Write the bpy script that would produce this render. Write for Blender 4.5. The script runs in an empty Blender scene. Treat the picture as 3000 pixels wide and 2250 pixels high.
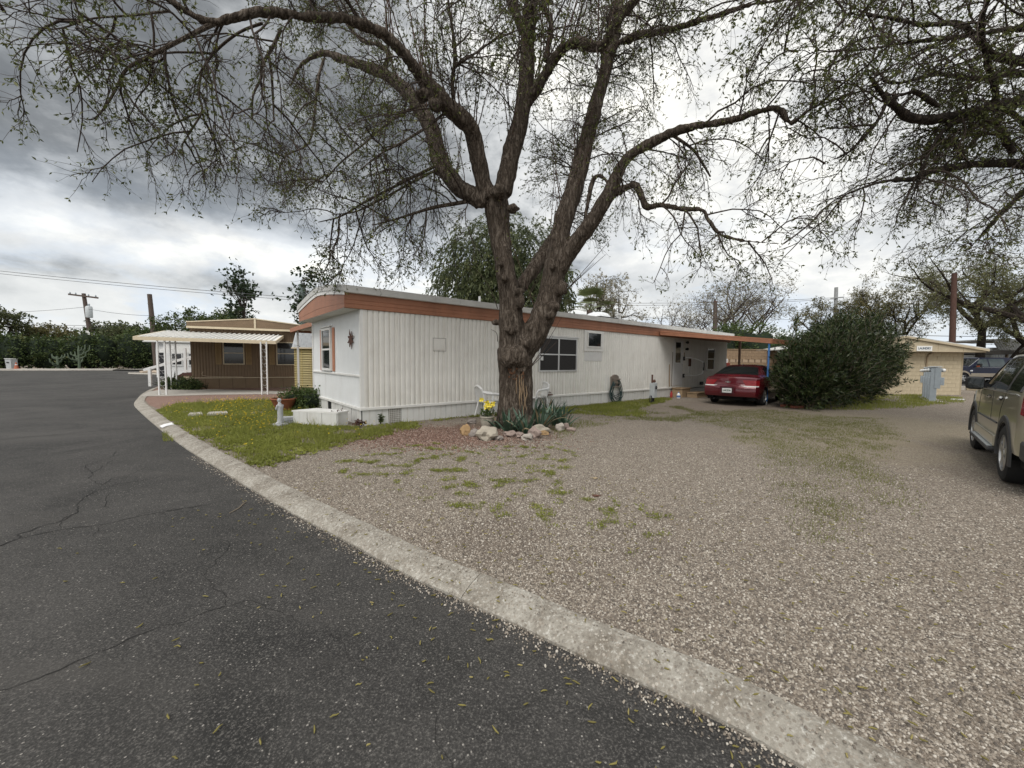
import bpy, bmesh, math, random
import numpy as np
from mathutils import Vector, Matrix, noise as mnoise

# ------------------------------------------------------------------ camera, sky, sun, exposure
SC = bpy.context.scene
COL = SC.collection
RNG = np.random.default_rng(7)
random.seed(7)
F_PX, CAM_H, PITCH, ROLL = 1150.0, 1.52, math.atan(67 / 1150.0), 0.010

cam = bpy.data.cameras.new('camera')
cam.sensor_width = 36.0
cam.lens = 36.0 * F_PX / 3000.0
cam.clip_start = 0.05
cam.clip_end = 3000.0
cam_o = bpy.data.objects.new('camera', cam)
COL.objects.link(cam_o)
fw = Vector((0, math.cos(PITCH), -math.sin(PITCH)))
r0 = Vector((1, 0, 0)); u0 = r0.cross(fw)
rt = r0 * math.cos(ROLL) + u0 * math.sin(ROLL)
up = u0 * math.cos(ROLL) - r0 * math.sin(ROLL)
cam_o.matrix_world = Matrix(((rt.x, up.x, -fw.x, 0), (rt.y, up.y, -fw.y, 0), (rt.z, up.z, -fw.z, CAM_H), (0, 0, 0, 1)))
SC.camera = cam_o

SUN_ELEV, SUN_BEARING = math.radians(56), math.radians(200)      # bearing clockwise from +Y
sun = bpy.data.lights.new('sun', 'SUN')
sun.energy = 1.5; sun.angle = math.radians(40); sun.color = (1.0, 0.965, 0.92)
sun_o = bpy.data.objects.new('sun', sun); COL.objects.link(sun_o)
sd = Vector((math.sin(SUN_BEARING) * math.cos(SUN_ELEV), math.cos(SUN_BEARING) * math.cos(SUN_ELEV), math.sin(SUN_ELEV)))
sun_o.rotation_euler = sd.to_track_quat('Z', 'Y').to_euler()
sun_o.location = sd * 60

SC.view_settings.view_transform = 'Standard'
SC.view_settings.look = 'None'
SC.view_settings.exposure = 0.82
SC.view_settings.gamma = 1.0
SC.view_settings.use_curve_mapping = False
SC.cycles.max_bounces = 6
SC.cycles.diffuse_bounces = 3
SC.cycles.glossy_bounces = 3
SC.cycles.transparent_max_bounces = 6
SC.cycles.use_denoising = True


class NT:
    """tiny helper around a node tree"""
    def __init__(self, tree):
        self.t = tree; self.n = tree.nodes; self.l = tree.links
    def add(self, typ, **kw):
        nd = self.n.new(typ)
        for k, v in kw.items():
            if k == 'inp':
                for kk, vv in v.items():
                    if isinstance(vv, bpy.types.NodeSocket): self.l.new(vv, nd.inputs[kk])
                    else: nd.inputs[kk].default_value = vv
            else: setattr(nd, k, v)
        return nd
    def math(self, op, a, b=None, c=None, clamp=False):
        nd = self.n.new('ShaderNodeMath'); nd.operation = op; nd.use_clamp = clamp
        for i, x in enumerate((a, b, c)):
            if x is None: continue
            if isinstance(x, bpy.types.NodeSocket): self.l.new(x, nd.inputs[i])
            else: nd.inputs[i].default_value = x
        return nd.outputs[0]
    def mix(self, fac, a, b, blend='MIX'):
        nd = self.n.new('ShaderNodeMix'); nd.data_type = 'RGBA'; nd.blend_type = blend
        for i, x in ((0, fac), (6, a), (7, b)):
            if isinstance(x, bpy.types.NodeSocket): self.l.new(x, nd.inputs[i])
            else: nd.inputs[i].default_value = (x if i == 0 else (*x[:3], 1))
        return nd.outputs[2]
    def ramp(self, fac, stops, interp='LINEAR'):
        nd = self.n.new('ShaderNodeValToRGB'); nd.color_ramp.interpolation = interp
        el = nd.color_ramp.elements
        while len(el) < len(stops): el.new(0.5)
        for e, (p, c) in zip(el, stops):
            e.position = p; e.color = (*c, 1) if len(c) == 3 else c
        self.l.new(fac, nd.inputs[0])
        return nd.outputs[0]
    def noise(self, vec, scale, detail=4, rough=.55, dist=0.0, out=0):
        nd = self.n.new('ShaderNodeTexNoise'); nd.noise_dimensions = '3D'
        nd.inputs['Scale'].default_value = scale; nd.inputs['Detail'].default_value = detail
        nd.inputs['Roughness'].default_value = rough; nd.inputs['Distortion'].default_value = dist
        if vec is not None: self.l.new(vec, nd.inputs['Vector'])
        return nd.outputs[out]
    def mapping(self, vec, loc=(0, 0, 0), scale=(1, 1, 1), rot=(0, 0, 0)):
        nd = self.n.new('ShaderNodeMapping'); self.l.new(vec, nd.inputs[0])
        nd.inputs[1].default_value = loc; nd.inputs[2].default_value = rot; nd.inputs[3].default_value = scale
        return nd.outputs[0]


def build_world():
    w = bpy.data.worlds.new('World'); SC.world = w; w.use_nodes = True
    t = NT(w.node_tree); t.n.clear()
    out = t.add('ShaderNodeOutputWorld'); bg = t.add('ShaderNodeBackground')
    t.l.new(bg.outputs[0], out.inputs[0])
    sky = t.add('ShaderNodeTexSky', sky_type='NISHITA', sun_disc=False)
    sky.sun_elevation = SUN_ELEV; sky.sun_rotation = SUN_BEARING
    blue = t.add('ShaderNodeVectorMath', operation='SCALE', inp={0: sky.outputs[0], 'Scale': 0.10}).outputs[0]
    d = t.add('ShaderNodeTexCoord').outputs['Generated']
    sep = t.add('ShaderNodeSeparateXYZ', inp={0: d}).outputs
    zc = t.math('MAXIMUM', sep[2], 0.0)
    den = t.math('ADD', zc, 0.16)
    px = t.math('DIVIDE', sep[0], den); py = t.math('DIVIDE', sep[1], den)
    pv = t.add('ShaderNodeCombineXYZ', inp={0: px, 1: py, 2: 0.0}).outputs[0]
    pv = t.mapping(pv, loc=(3.1, 1.7, 0.0))
    n1 = t.noise(pv, 0.55, 3, .5, 0.2)             # large cloud masses
    n2 = t.noise(t.mapping(d, loc=(.3, .1, .2), scale=(1, 1, 1.7)), 2.6, 6, .55, 0.15)              # billows
    n3 = t.noise(t.mapping(d, scale=(1, 1, 2.0)), 6.5, 7, .6, 0.1)
    v = t.math('ADD', t.math('MULTIPLY', n1, 0.28), t.math('ADD', t.math('MULTIPLY', n2, 0.42), t.math('MULTIPLY', n3, 0.36)))
    n4 = t.noise(t.mapping(d, loc=(1.3, .7, .1), scale=(1, 1, 1.8)), 14.0, 6, .62, .2)
    v = t.math('ADD', v, t.math('MULTIPLY', t.math('SUBTRACT', n4, .5), .10))
    v = t.math('MULTIPLY_ADD', t.math('SUBTRACT', v, .5), 1.32, .515)
    # the big dark cloud bank that hangs over the left of the view
    def blob(bear, elev, r_in, r_out, ax=1.0, ay=1.0):
        b, e = math.radians(bear), math.radians(elev)
        c = Vector((math.sin(b) * math.cos(e), math.cos(b) * math.cos(e), math.sin(e)))
        rgt = Vector((math.cos(b), -math.sin(b), 0)); upv = rgt.cross(c) * -1
        upv = c.cross(rgt) * -1
        dx = t.add('ShaderNodeVectorMath', operation='DOT_PRODUCT', inp={0: d, 1: rgt}).outputs['Value']
        dy0 = t.add('ShaderNodeVectorMath', operation='DOT_PRODUCT', inp={0: d, 1: upv}).outputs['Value']
        dc = t.add('ShaderNodeVectorMath', operation='DOT_PRODUCT', inp={0: d, 1: c}).outputs['Value']
        q = t.math('SQRT', t.math('ADD', t.math('POWER', t.math('ABSOLUTE', t.math('DIVIDE', dx, ax)), 2.0), t.math('POWER', t.math('ABSOLUTE', t.math('DIVIDE', dy0, ay)), 2.0)))
        wob = t.math('ADD', q, t.math('MULTIPLY', t.math('SUBTRACT', n3, 0.5), 0.55))
        wob = t.math('ADD', wob, t.math('MULTIPLY', t.math('SUBTRACT', n2, 0.5), 0.5))
        mr = t.add('ShaderNodeMapRange', interpolation_type='SMOOTHSTEP', inp={0: wob, 1: r_in, 2: r_out, 3: 1.0, 4: 0.0}).outputs[0]
        return t.math('MULTIPLY', mr, t.math('GREATER_THAN', dc, 0.0))
    dark = blob(-34, 26, 0.5, 1.2, .64, .27)
    dark2 = blob(-36, 8.6, 0.3, 1.1, .42, .030)
    dark3 = blob(44, 19, 0.2, 1.2, .30, .06)
    glow = blob(-36, 12.5, 0.1, 1.3, .42, .055)
    v = t.math('SUBTRACT', v, t.math('MULTIPLY', dark, 0.21))
    v = t.math('SUBTRACT', v, t.math('MULTIPLY', dark2, 0.11))
    v = t.math('SUBTRACT', v, t.math('MULTIPLY', dark3, 0.07))
    v = t.math('ADD', v, t.math('MULTIPLY', glow, 0.23))
    cl = t.ramp(v, [(0.18, (.085, .089, .090)), (0.30, (.150, .156, .158)), (0.40, (.29, .298, .300)), (0.48, (.42, .427, .425)), (0.57, (.50, .503, .495)), (0.66, (.64, .632, .595)), (0.76, (.92, .895, .79))])
    # thin breaks low over the horizon where pale blue shows
    gap = t.math('MULTIPLY', t.add('ShaderNodeMapRange', interpolation_type='SMOOTHSTEP', inp={0: t.noise(t.mapping(pv, loc=(5, 2, 3)), 0.9, 5, .6, .4), 1: .46, 2: .62, 3: 0.0, 4: 0.8}).outputs[0],
                 t.add('ShaderNodeMapRange', inp={0: zc, 1: .05, 2: .34, 3: 1.0, 4: 0.0}).outputs[0])
    col = t.mix(gap, cl, (.40, .46, .54))
    col = t.mix(0.06, col, blue)
    hz = t.add('ShaderNodeMapRange', inp={0: zc, 1: 0.0, 2: .11, 3: 0.5, 4: 0.0}).outputs[0]
    col = t.mix(hz, col, (.62, .64, .65))
    t.l.new(col, bg.inputs[0]); bg.inputs[1].default_value = 1.0


build_world()

# ------------------------------------------------------------------ helpers
PI = math.pi


def ray(u, v):
    return fw + rt * ((u - 1500) / F_PX) - up * ((v - 1125) / F_PX)


def G(u, v, z=0.0):
    d = ray(u, v); k = (z - CAM_H) / d.z
    return Vector((d.x * k, d.y * k, z))


def P(u, v, Y):
    d = ray(u, v); k = Y / d.y
    return Vector((d.x * k, Y, CAM_H + d.z * k))


def np_mesh(name, V, Fq, smooth=False, rnd=None):
    """fast mesh from (n,3) verts and (m,k) faces"""
    me = bpy.data.meshes.new(name)
    V = np.asarray(V, np.float32); Fq = np.asarray(Fq, np.int32)
    m, k = Fq.shape
    me.vertices.add(len(V)); me.vertices.foreach_set('co', V.ravel())
    me.loops.add(m * k); me.loops.foreach_set('vertex_index', Fq.ravel())
    me.polygons.add(m)
    me.polygons.foreach_set('loop_start', np.arange(0, m * k, k, dtype=np.int32))
    me.polygons.foreach_set('loop_total', np.full(m, k, np.int32))
    if smooth: me.polygons.foreach_set('use_smooth', np.ones(m, bool))
    me.update(calc_edges=True)
    if rnd is not None:
        a = me.attributes.new('rnd', 'FLOAT', 'FACE')
        a.data.foreach_set('value', np.asarray(rnd, np.float32))
    return me


def link(name, me, mat=None, parent=None):
    o = bpy.data.objects.new(name, me); COL.objects.link(o)
    if mat is not None:
        if isinstance(mat, (list, tuple)):
            if not me.materials:
                for m_ in mat: me.materials.append(m_)
        elif not me.materials: me.materials.append(mat)
    if parent is not None: o.parent = parent
    return o


class MB:
    """collects shapes, builds ONE mesh object"""
    def __init__(self):
        self.v = []; self.f = []; self.sm = []
    def poly(self, pts, faces, smooth=False):
        b = len(self.v); self.v += [tuple(p) for p in pts]
        for f in faces:
            self.f.append(tuple(b + i for i in f)); self.sm.append(smooth)
        return self
    def box(self, x0, x1, y0, y1, z0, z1):
        p = [(x0, y0, z0), (x1, y0, z0), (x1, y1, z0), (x0, y1, z0), (x0, y0, z1), (x1, y0, z1), (x1, y1, z1), (x0, y1, z1)]
        return self.poly(p, [(0, 3, 2, 1), (4, 5, 6, 7), (0, 1, 5, 4), (1, 2, 6, 5), (2, 3, 7, 6), (3, 0, 4, 7)])
    def cbox(self, x0, x1, y0, y1, z0, z1, b=.01):
        """box with chamfered edges"""
        bm = bmesh.new()
        bmesh.ops.create_cube(bm, size=1)
        for w_ in bm.verts:
            w_.co = Vector(((x0 + x1) / 2 + w_.co.x * (x1 - x0), (y0 + y1) / 2 + w_.co.y * (y1 - y0), (z0 + z1) / 2 + w_.co.z * (z1 - z0)))
        bmesh.ops.bevel(bm, geom=bm.edges[:], offset=b, segments=2, affect='EDGES', profile=.5)
        return self.bm(bm)
    def bm(self, bm, M=None, smooth=False):
        bm.verts.index_update()
        p = [(M @ q.co if M else q.co) for q in bm.verts]
        fs = [tuple(q.index for q in f.verts) for f in bm.faces]
        bm.free()
        return self.poly(p, fs, smooth)
    def bar(self, a, b, w, h=None, upv=(0, 0, 1)):
        """rectangular bar from a to b"""
        a, b = Vector(a), Vector(b); h = w if h is None else h
        d = (b - a).normalized(); s = d.cross(Vector(upv))
        if s.length < 1e-4: s = d.cross(Vector((1, 0, 0)))
        s.normalize(); n = s.cross(d)
        p = []
        for q in (a, b):
            for i, j in ((-1, -1), (1, -1), (1, 1), (-1, 1)): p.append(q + s * (i * w / 2) + n * (j * h / 2))
        return self.poly(p, [(0, 1, 2, 3), (7, 6, 5, 4), (0, 4, 5, 1), (1, 5, 6, 2), (2, 6, 7, 3), (3, 7, 4, 0)])
    def tube(self, pts, r, n=8, smooth=True, cap=True):
        pts = [Vector(p) for p in pts]; K = len(pts)
        rs = [r] * K if not hasattr(r, '__len__') else r
        P_, prev = [], None
        for i, p in enumerate(pts):
            d = (pts[min(i + 1, K - 1)] - pts[max(i - 1, 0)]).normalized()
            if prev is None:
                s = d.cross(Vector((0, 0, 1)))
                if s.length < 1e-3: s = d.cross(Vector((1, 0, 0)))
            else: s = prev - d * prev.dot(d)
            s.normalize(); prev = s; q = d.cross(s)
            for k in range(n):
                a = 2 * PI * k / n
                P_.append(p + (s * math.cos(a) + q * math.sin(a)) * rs[i])
        fs = [(i * n + k, i * n + (k + 1) % n, (i + 1) * n + (k + 1) % n, (i + 1) * n + k) for i in range(K - 1) for k in range(n)]
        self.poly(P_, fs, smooth)
        if cap:
            self.poly(P_[:n], [tuple(range(n))[::-1]]); self.poly(P_[-n:], [tuple(range(n))])
        return self
    def lathe(self, prof, n=16, c=(0, 0, 0), axis='z', smooth=True):
        """prof: list of (radius, height)"""
        P_ = []
        for r, h in prof:
            for k in range(n):
                a = 2 * PI * k / n; x, y = r * math.cos(a), r * math.sin(a)
                q = (x, y, h) if axis == 'z' else ((h, x, y) if axis == 'x' else (x, h, y))
                P_.append((q[0] + c[0], q[1] + c[1], q[2] + c[2]))
        fs = [(i * n + k, i * n + (k + 1) % n, (i + 1) * n + (k + 1) % n, (i + 1) * n + k) for i in range(len(prof) - 1) for k in range(n)]
        return self.poly(P_, fs, smooth)
    def prism(self, pts, d):
        """pts: planar 3d polygon; extruded by vector d"""
        n = len(pts); d = Vector(d)
        P_ = [Vector(p) for p in pts] + [Vector(p) + d for p in pts]
        return self.poly(P_, [tuple(range(n))[::-1], tuple(range(n, 2 * n))] + [(i, (i + 1) % n, n + (i + 1) % n, n + i) for i in range(n)])
    def frame(self, x0, x1, z0, z1, w, y0, y1):
        """rectangular frame in the xz plane"""
        self.box(x0, x1, y0, y1, z0, z0 + w); self.box(x0, x1, y0, y1, z1 - w, z1)
        self.box(x0, x0 + w, y0, y1, z0 + w, z1 - w); return self.box(x1 - w, x1, y0, y1, z0 + w, z1 - w)
    def blob(self, c, r, sub=2, rough=.2, seed=0, sq=(1, 1, 1), smooth=False):
        bm = bmesh.new(); bmesh.ops.create_icosphere(bm, subdivisions=sub, radius=1)
        for w_ in bm.verts:
            k = 1 + rough * mnoise.noise(w_.co * 1.6 + Vector((seed * 3.7, seed * 1.3, seed)))
            w_.co = Vector((w_.co.x * sq[0] * r * k + c[0], w_.co.y * sq[1] * r * k + c[1], w_.co.z * sq[2] * r * k + c[2]))
        return self.bm(bm, None, smooth)
    def mesh(self, name, sharp=40):
        me = bpy.data.meshes.new(name)
        me.from_pydata(self.v, [], self.f)
        me.polygons.foreach_set('use_smooth', np.array(self.sm, bool))
        me.update()
        if any(self.sm) and sharp: me.set_sharp_from_angle(angle=math.radians(sharp))
        return me
    def build(self, name, mat, parent=None, sharp=40, fix=True):
        me = self.mesh(name, sharp)
        if fix:
            bm = bmesh.new(); bm.from_mesh(me); bmesh.ops.recalc_face_normals(bm, faces=bm.faces); bm.to_mesh(me); bm.free()
        return link(name, me, mat, parent)


def tag(o, label=None, cat=None, group=None, kind=None):
    if label: o['label'] = label
    if cat: o['category'] = cat
    if group: o['group'] = group
    if kind: o['kind'] = kind
    return o


def thing(name, label, cat, loc=(0, 0, 0), rz=0.0, group=None):
    o = bpy.data.objects.new(name, None); COL.objects.link(o)
    o.empty_display_size = .2
    o.location = loc; o.rotation_euler = (0, 0, rz)
    return tag(o, label, cat, group)


def part(name, mat, parent, fn, **kw):
    m = MB(); fn(m); return m.build(name, mat, parent, **kw)


def inst(name, src, parent, loc=(0, 0, 0), rz=0.0, scale=(1, 1, 1), rot=None):
    """another object sharing src's mesh"""
    o = bpy.data.objects.new(name, src.data if hasattr(src, 'data') else src); COL.objects.link(o)
    o.location = loc; o.rotation_euler = rot if rot else (0, 0, rz); o.scale = scale
    o.parent = parent; return o


def copy_tree(o, parent=None):
    c = o.copy(); COL.objects.link(c); c.parent = parent
    for ch in list(o.children): copy_tree(ch, c)
    return c


def rz_of(bearing):
    return PI / 2 - math.radians(bearing)


# ------------------------------------------------------------------ materials
MATS = {}


def mat(name, col, rough=.7, var=.12, scale=6, bump=0.0, bscale=60, metal=0.0, spec=.4, coat=0.0, dirt=0.0, dirtcol=(.16, .13, .10), emis=None, stretch=(1, 1, 1), trans=0.0, streak=0.0):
    m = bpy.data.materials.new(name); m.use_nodes = True; MATS[name] = m
    t = NT(m.node_tree); b = t.n['Principled BSDF']
    tc = t.add('ShaderNodeTexCoord').outputs['Object']
    v = t.mapping(tc, scale=stretch)
    n = t.noise(v, scale, 5, .6)
    c = t.mix(t.add('ShaderNodeMapRange', inp={0: n, 1: .3, 2: .7}).outputs[0], [x * (1 - var) for x in col], [min(1, x * (1 + var)) for x in col])
    if dirt:
        n2 = t.noise(t.mapping(tc, scale=(1, 1, .35)), 2.3, 7, .68, .4)
        c = t.mix(t.math('MULTIPLY', t.add('ShaderNodeMapRange', interpolation_type='SMOOTHSTEP', inp={0: n2, 1: .48, 2: .78}).outputs[0], dirt), c, dirtcol)
    if streak:
        n3 = t.noise(t.mapping(tc, scale=(5, 5, .22)), 2.0, 6, .65, .2)
        c = t.mix(t.math('MULTIPLY', t.add('ShaderNodeMapRange', interpolation_type='SMOOTHSTEP', inp={0: n3, 1: .52, 2: .74}).outputs[0], streak), c, dirtcol)
    t.l.new(c, b.inputs['Base Color'])
    b.inputs['Roughness'].default_value = rough; b.inputs['Metallic'].default_value = metal
    b.inputs['Specular IOR Level'].default_value = spec
    if coat: b.inputs['Coat Weight'].default_value = coat; b.inputs['Coat Roughness'].default_value = .04
    if bump:
        bp = t.add('ShaderNodeBump', inp={'Strength': bump, 'Distance': .01, 'Height': t.noise(v, bscale, 6, .65)})
        t.l.new(bp.outputs[0], b.inputs['Normal'])
    if emis: b.inputs['Emission Color'].default_value = (*emis, 1); b.inputs['Emission Strength'].default_value = 1
    return m


def leafmat(name, c1, c2, rough=.55, trans=.25, c3=None):
    """foliage: colour varies per leaf through the rnd attribute"""
    m = bpy.data.materials.new(name); m.use_nodes = True; MATS[name] = m
    t = NT(m.node_tree); b = t.n['Principled BSDF']; out = t.n['Material Output']
    a = t.add('ShaderNodeAttribute', attribute_name='rnd').outputs['Fac']
    st = [(0.0, c1), (.75, c2)] + ([(.93, c3)] if c3 else [])
    c = t.ramp(a, st)
    t.l.new(c, b.inputs['Base Color']); b.inputs['Roughness'].default_value = rough
    b.inputs['Specular IOR Level'].default_value = .3
    if trans:
        tr = t.add('ShaderNodeBsdfTranslucent', inp={0: t.mix(.5, c, c2)})
        mx = t.add('ShaderNodeMixShader', inp={0: trans, 1: b.outputs[0], 2: tr.outputs[0]})
        t.l.new(mx.outputs[0], out.inputs[0])
    return m


def glass_dark(name, col=(.018, .02, .022), rough=.06):
    return mat(name, col, rough, .25, 3, spec=.6)


M_WHITE = mat('white_siding', (.78, .76, .71), .55, .06, 2.5, .08, 130, dirt=.50, dirtcol=(.50, .45, .37), streak=.40)
M_WHITE2 = mat('white_end_siding', (.75, .76, .76), .5, .04, 3, .06, 140, dirt=.22, dirtcol=(.55, .53, .49))
M_SKIRT = mat('skirt_white', (.66, .655, .63), .6, .08, 3, .1, 90, dirt=.5, dirtcol=(.42, .37, .30), streak=.45)
M_TRIM = mat('white_trim', (.76, .75, .72), .45, .05, 5, dirt=.3, dirtcol=(.5, .46, .4))
M_FASCIA = mat('terracotta_fascia', (.35, .155, .088), .55, .14, 2, .05, 80, dirt=.4, dirtcol=(.22, .10, .06), streak=.35)
M_ROOF = mat('roof_grey', (.56, .555, .53), .6, .10, 2, .08, 60, dirt=.45, dirtcol=(.27, .26, .24))
M_SOFFIT = mat('soffit', (.60, .585, .54), .6, .06, 3)
M_GLASS = glass_dark('window_glass')
M_SCREEN = mat('window_screen', (.030, .028, .028), .55, .2, 30, spec=.25)
M_ALU = mat('aluminium', (.62, .62, .61), .35, .06, 12, metal=.6)
M_RUST = mat('rust_iron', (.10, .045, .03), .75, .3, 40, .2, 90)
M_BLACK = mat('black_plastic', (.018, .018, .02), .5, .15, 10)
M_DARK = mat('dark_void', (.012, .012, .012), .9, .1, 4)
M_GREYMETAL = mat('grey_enclosure', (.30, .34, .37), .5, .07, 6, .03, 80, dirt=.25)
M_LTGREY = mat('light_grey_enclosure', (.50, .53, .54), .45, .06, 6, dirt=.2)
M_CONC = mat('concrete', (.40, .375, .335), .9, .14, 7, .4, 90, dirt=.45, dirtcol=(.24, .22, .19))
M_WOODTAN = mat('tan_wood', (.36, .26, .16), .8, .16, 4, .2, 50, stretch=(1, 1, 6), dirt=.3)
M_PLASTICW = mat('white_plastic', (.72, .72, .71), .4, .03, 8)
M_BROWNSID = mat('brown_siding', (.205, .142, .088), .6, .08, 3, .05, 80)
M_BROWNSK = mat('brown_skirt', (.225, .16, .10), .7, .09, 3, .08, 70, dirt=.25)
M_CREAM = mat('cream_trim', (.62, .53, .38), .55, .05, 5, dirt=.2)
M_YELLOW = mat('yellow_slat', (.40, .335, .155), .6, .08, 5, dirt=.25)
M_SHINGLE = mat('pale_shingle', (.45, .47, .49), .8, .12, 8, .15, 60)
M_TANBLK = mat('tan_block', (.45, .38, .265), .85, .10, 5, .3, 70, dirt=.2, dirtcol=(.27, .2, .12))
M_TANWD = mat('tan_fascia', (.46, .39, .275), .7, .07, 4, .08, 60, dirt=.25)
M_BLKWALL = mat('brown_block', (.27, .19, .12), .9, .14, 5, .35, 60)
M_BLKPALE = mat('pale_block', (.40, .30, .21), .9, .10, 6, .3, 60)
M_POLE = mat('pole_wood', (.095, .072, .06), .9, .25, 6, .4, 40, stretch=(4, 4, .6))
M_POLEGREY = mat('pole_steel', (.30, .31, .31), .6, .1, 5)
M_WIRE = mat('wire', (.05, .05, .055), .6, .1, 5)
M_TERRA = mat('terracotta_pot', (.25, .085, .04), .7, .15, 9, .15, 60, dirt=.3)
M_STONEG = mat('statue_stone', (.42, .43, .44), .8, .12, 14, .2, 70)


def gravel_mat(name, pal, dirt=(.17, .135, .105), patch=None):
    m = bpy.data.materials.new(name); m.use_nodes = True
    t = NT(m.node_tree); b = t.n['Principled BSDF']
    tc = t.add('ShaderNodeTexCoord').outputs['Object']
    wv = t.add('ShaderNodeVectorMath', operation='ADD', inp={0: tc, 1: t.add('ShaderNodeVectorMath', operation='SCALE', inp={0: t.noise(tc, 40, 2, .5, out=1), 'Scale': .012}).outputs[0]}).outputs[0]
    vo = t.add('ShaderNodeTexVoronoi', inp={'Vector': wv, 'Scale': 78.0, 'Randomness': 1.0})
    vo2 = t.add('ShaderNodeTexVoronoi', inp={'Vector': wv, 'Scale': 170.0})
    cr = t.add('ShaderNodeSeparateXYZ', inp={0: vo.outputs['Color']}).outputs[0]
    cr2 = t.add('ShaderNodeSeparateXYZ', inp={0: vo2.outputs['Color']}).outputs[1]
    c = t.ramp(cr, pal); c2 = t.ramp(cr2, pal)
    c = t.mix(.30, c, c2)
    edge = t.add('ShaderNodeMapRange', inp={0: vo.outputs['Distance'], 1: .35, 2: .75, 3: 0.0, 4: .62}).outputs[0]
    c = t.mix(edge, c, dirt)
    big = t.noise(tc, .9, 6, .65, .6)
    c = t.mix(t.add('ShaderNodeMapRange', interpolation_type='SMOOTHSTEP', inp={0: big, 1: .50, 2: .74, 3: 0, 4: .42}).outputs[0], c, dirt)
    mid = t.noise(tc, 7, 4, .6)
    c = t.mix(t.add('ShaderNodeMapRange', inp={0: mid, 1: .45, 2: .8, 3: 0, 4: .3}).outputs[0], c, [x * 1.5 for x in dirt])
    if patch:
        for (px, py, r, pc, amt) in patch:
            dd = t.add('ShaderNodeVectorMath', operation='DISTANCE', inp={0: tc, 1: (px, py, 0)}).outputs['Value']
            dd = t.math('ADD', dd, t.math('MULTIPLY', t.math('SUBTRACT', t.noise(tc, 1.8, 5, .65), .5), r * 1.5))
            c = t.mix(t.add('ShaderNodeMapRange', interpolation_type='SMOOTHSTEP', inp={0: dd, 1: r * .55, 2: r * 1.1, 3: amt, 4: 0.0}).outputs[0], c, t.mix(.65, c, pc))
    t.l.new(c, b.inputs['Base Color']); b.inputs['Roughness'].default_value = .9; b.inputs['Specular IOR Level'].default_value = .2
    h = t.math('ADD', t.math('MULTIPLY', vo.outputs['Distance'], -1.0), t.math('MULTIPLY', vo2.outputs['Distance'], -.35))
    bp = t.add('ShaderNodeBump', inp={'Strength': .8, 'Distance': .012, 'Height': h})
    t.l.new(bp.outputs[0], b.inputs['Normal'])
    return m


PAL_GRAVEL = [(0, (.052, .044, .037)), (.22, (.122, .102, .083)), (.45, (.210, .177, .142)), (.66, (.298, .256, .208)), (.84, (.41, .368, .308)), (1.0, (.58, .54, .475))]
PAL_RED = [(0, (.12, .078, .064)), (.3, (.225, .142, .115)), (.65, (.31, .205, .165)), (1.0, (.44, .33, .28))]
tree_xy = Vector((.12, 9.0))
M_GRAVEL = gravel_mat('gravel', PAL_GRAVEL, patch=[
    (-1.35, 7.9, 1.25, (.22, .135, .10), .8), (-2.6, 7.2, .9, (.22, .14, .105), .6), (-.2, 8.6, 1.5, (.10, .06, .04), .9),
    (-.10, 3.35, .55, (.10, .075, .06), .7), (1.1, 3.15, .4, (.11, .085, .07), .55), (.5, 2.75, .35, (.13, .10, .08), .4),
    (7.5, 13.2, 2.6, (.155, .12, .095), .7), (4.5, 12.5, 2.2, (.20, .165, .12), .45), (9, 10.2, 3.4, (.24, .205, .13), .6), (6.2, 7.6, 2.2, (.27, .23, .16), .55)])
M_REDGRAVEL = gravel_mat('red_gravel', PAL_RED, dirt=(.17, .10, .075))


def asphalt_mat():
    m = bpy.data.materials.new('asphalt'); m.use_nodes = True
    t = NT(m.node_tree); b = t.n['Principled BSDF']
    tc = t.add('ShaderNodeTexCoord').outputs['Object']
    big = t.noise(tc, .45, 5, .6, .8); mid = t.noise(tc, 3.5, 5, .65)
    fine = t.noise(tc, 95, 4, .75); vo = t.add('ShaderNodeTexVoronoi', inp={'Vector': tc, 'Scale': 80.0})
    c = t.mix(t.add('ShaderNodeMapRange', inp={0: big, 1: .36, 2: .64}).outputs[0], (.020, .0195, .0185), (.056, .053, .0495))
    c = t.mix(t.add('ShaderNodeMapRange', inp={0: mid, 1: .4, 2: .75, 3: 0, 4: .45}).outputs[0], c, (.062, .059, .055))
    sp = t.add('ShaderNodeMapRange', inp={0: fine, 1: .52, 2: .66, 3: 0, 4: .8}).outputs[0]
    c = t.mix(sp, c, (.155, .146, .134))
    rc = t.add('ShaderNodeSeparateXYZ', inp={0: vo.outputs['Color']}).outputs[0]
    wh = t.math('MULTIPLY', t.math('GREATER_THAN', rc, .965), t.math('LESS_THAN', vo.outputs['Distance'], .36))
    c = t.mix(t.math('MULTIPLY', wh, .55), c, (.45, .42, .38))
    c = t.mix(t.add('ShaderNodeMapRange', inp={0: fine, 1: .32, 2: .47, 3: .75, 4: 0}).outputs[0], c, (.012, .0115, .011))
    # long faint streaks of older patching
    st = t.noise(t.mapping(tc, rot=(0, 0, .75), scale=(.25, 2.2, 1)), 1.3, 4, .6)
    c = t.mix(t.add('ShaderNodeMapRange', interpolation_type='SMOOTHSTEP', inp={0: st, 1: .5, 2: .7, 3: 0, 4: .4}).outputs[0], c, (.072, .067, .061))
    t.l.new(c, b.inputs['Base Color']); b.inputs['Roughness'].default_value = .82; b.inputs['Specular IOR Level'].default_value = .3
    bp = t.add('ShaderNodeBump', inp={'Strength': .7, 'Distance': .006, 'Height': t.math('ADD', fine, t.math('MULTIPLY', vo.outputs['Distance'], -.6))})
    t.l.new(bp.outputs[0], b.inputs['Normal'])
    return m


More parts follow.
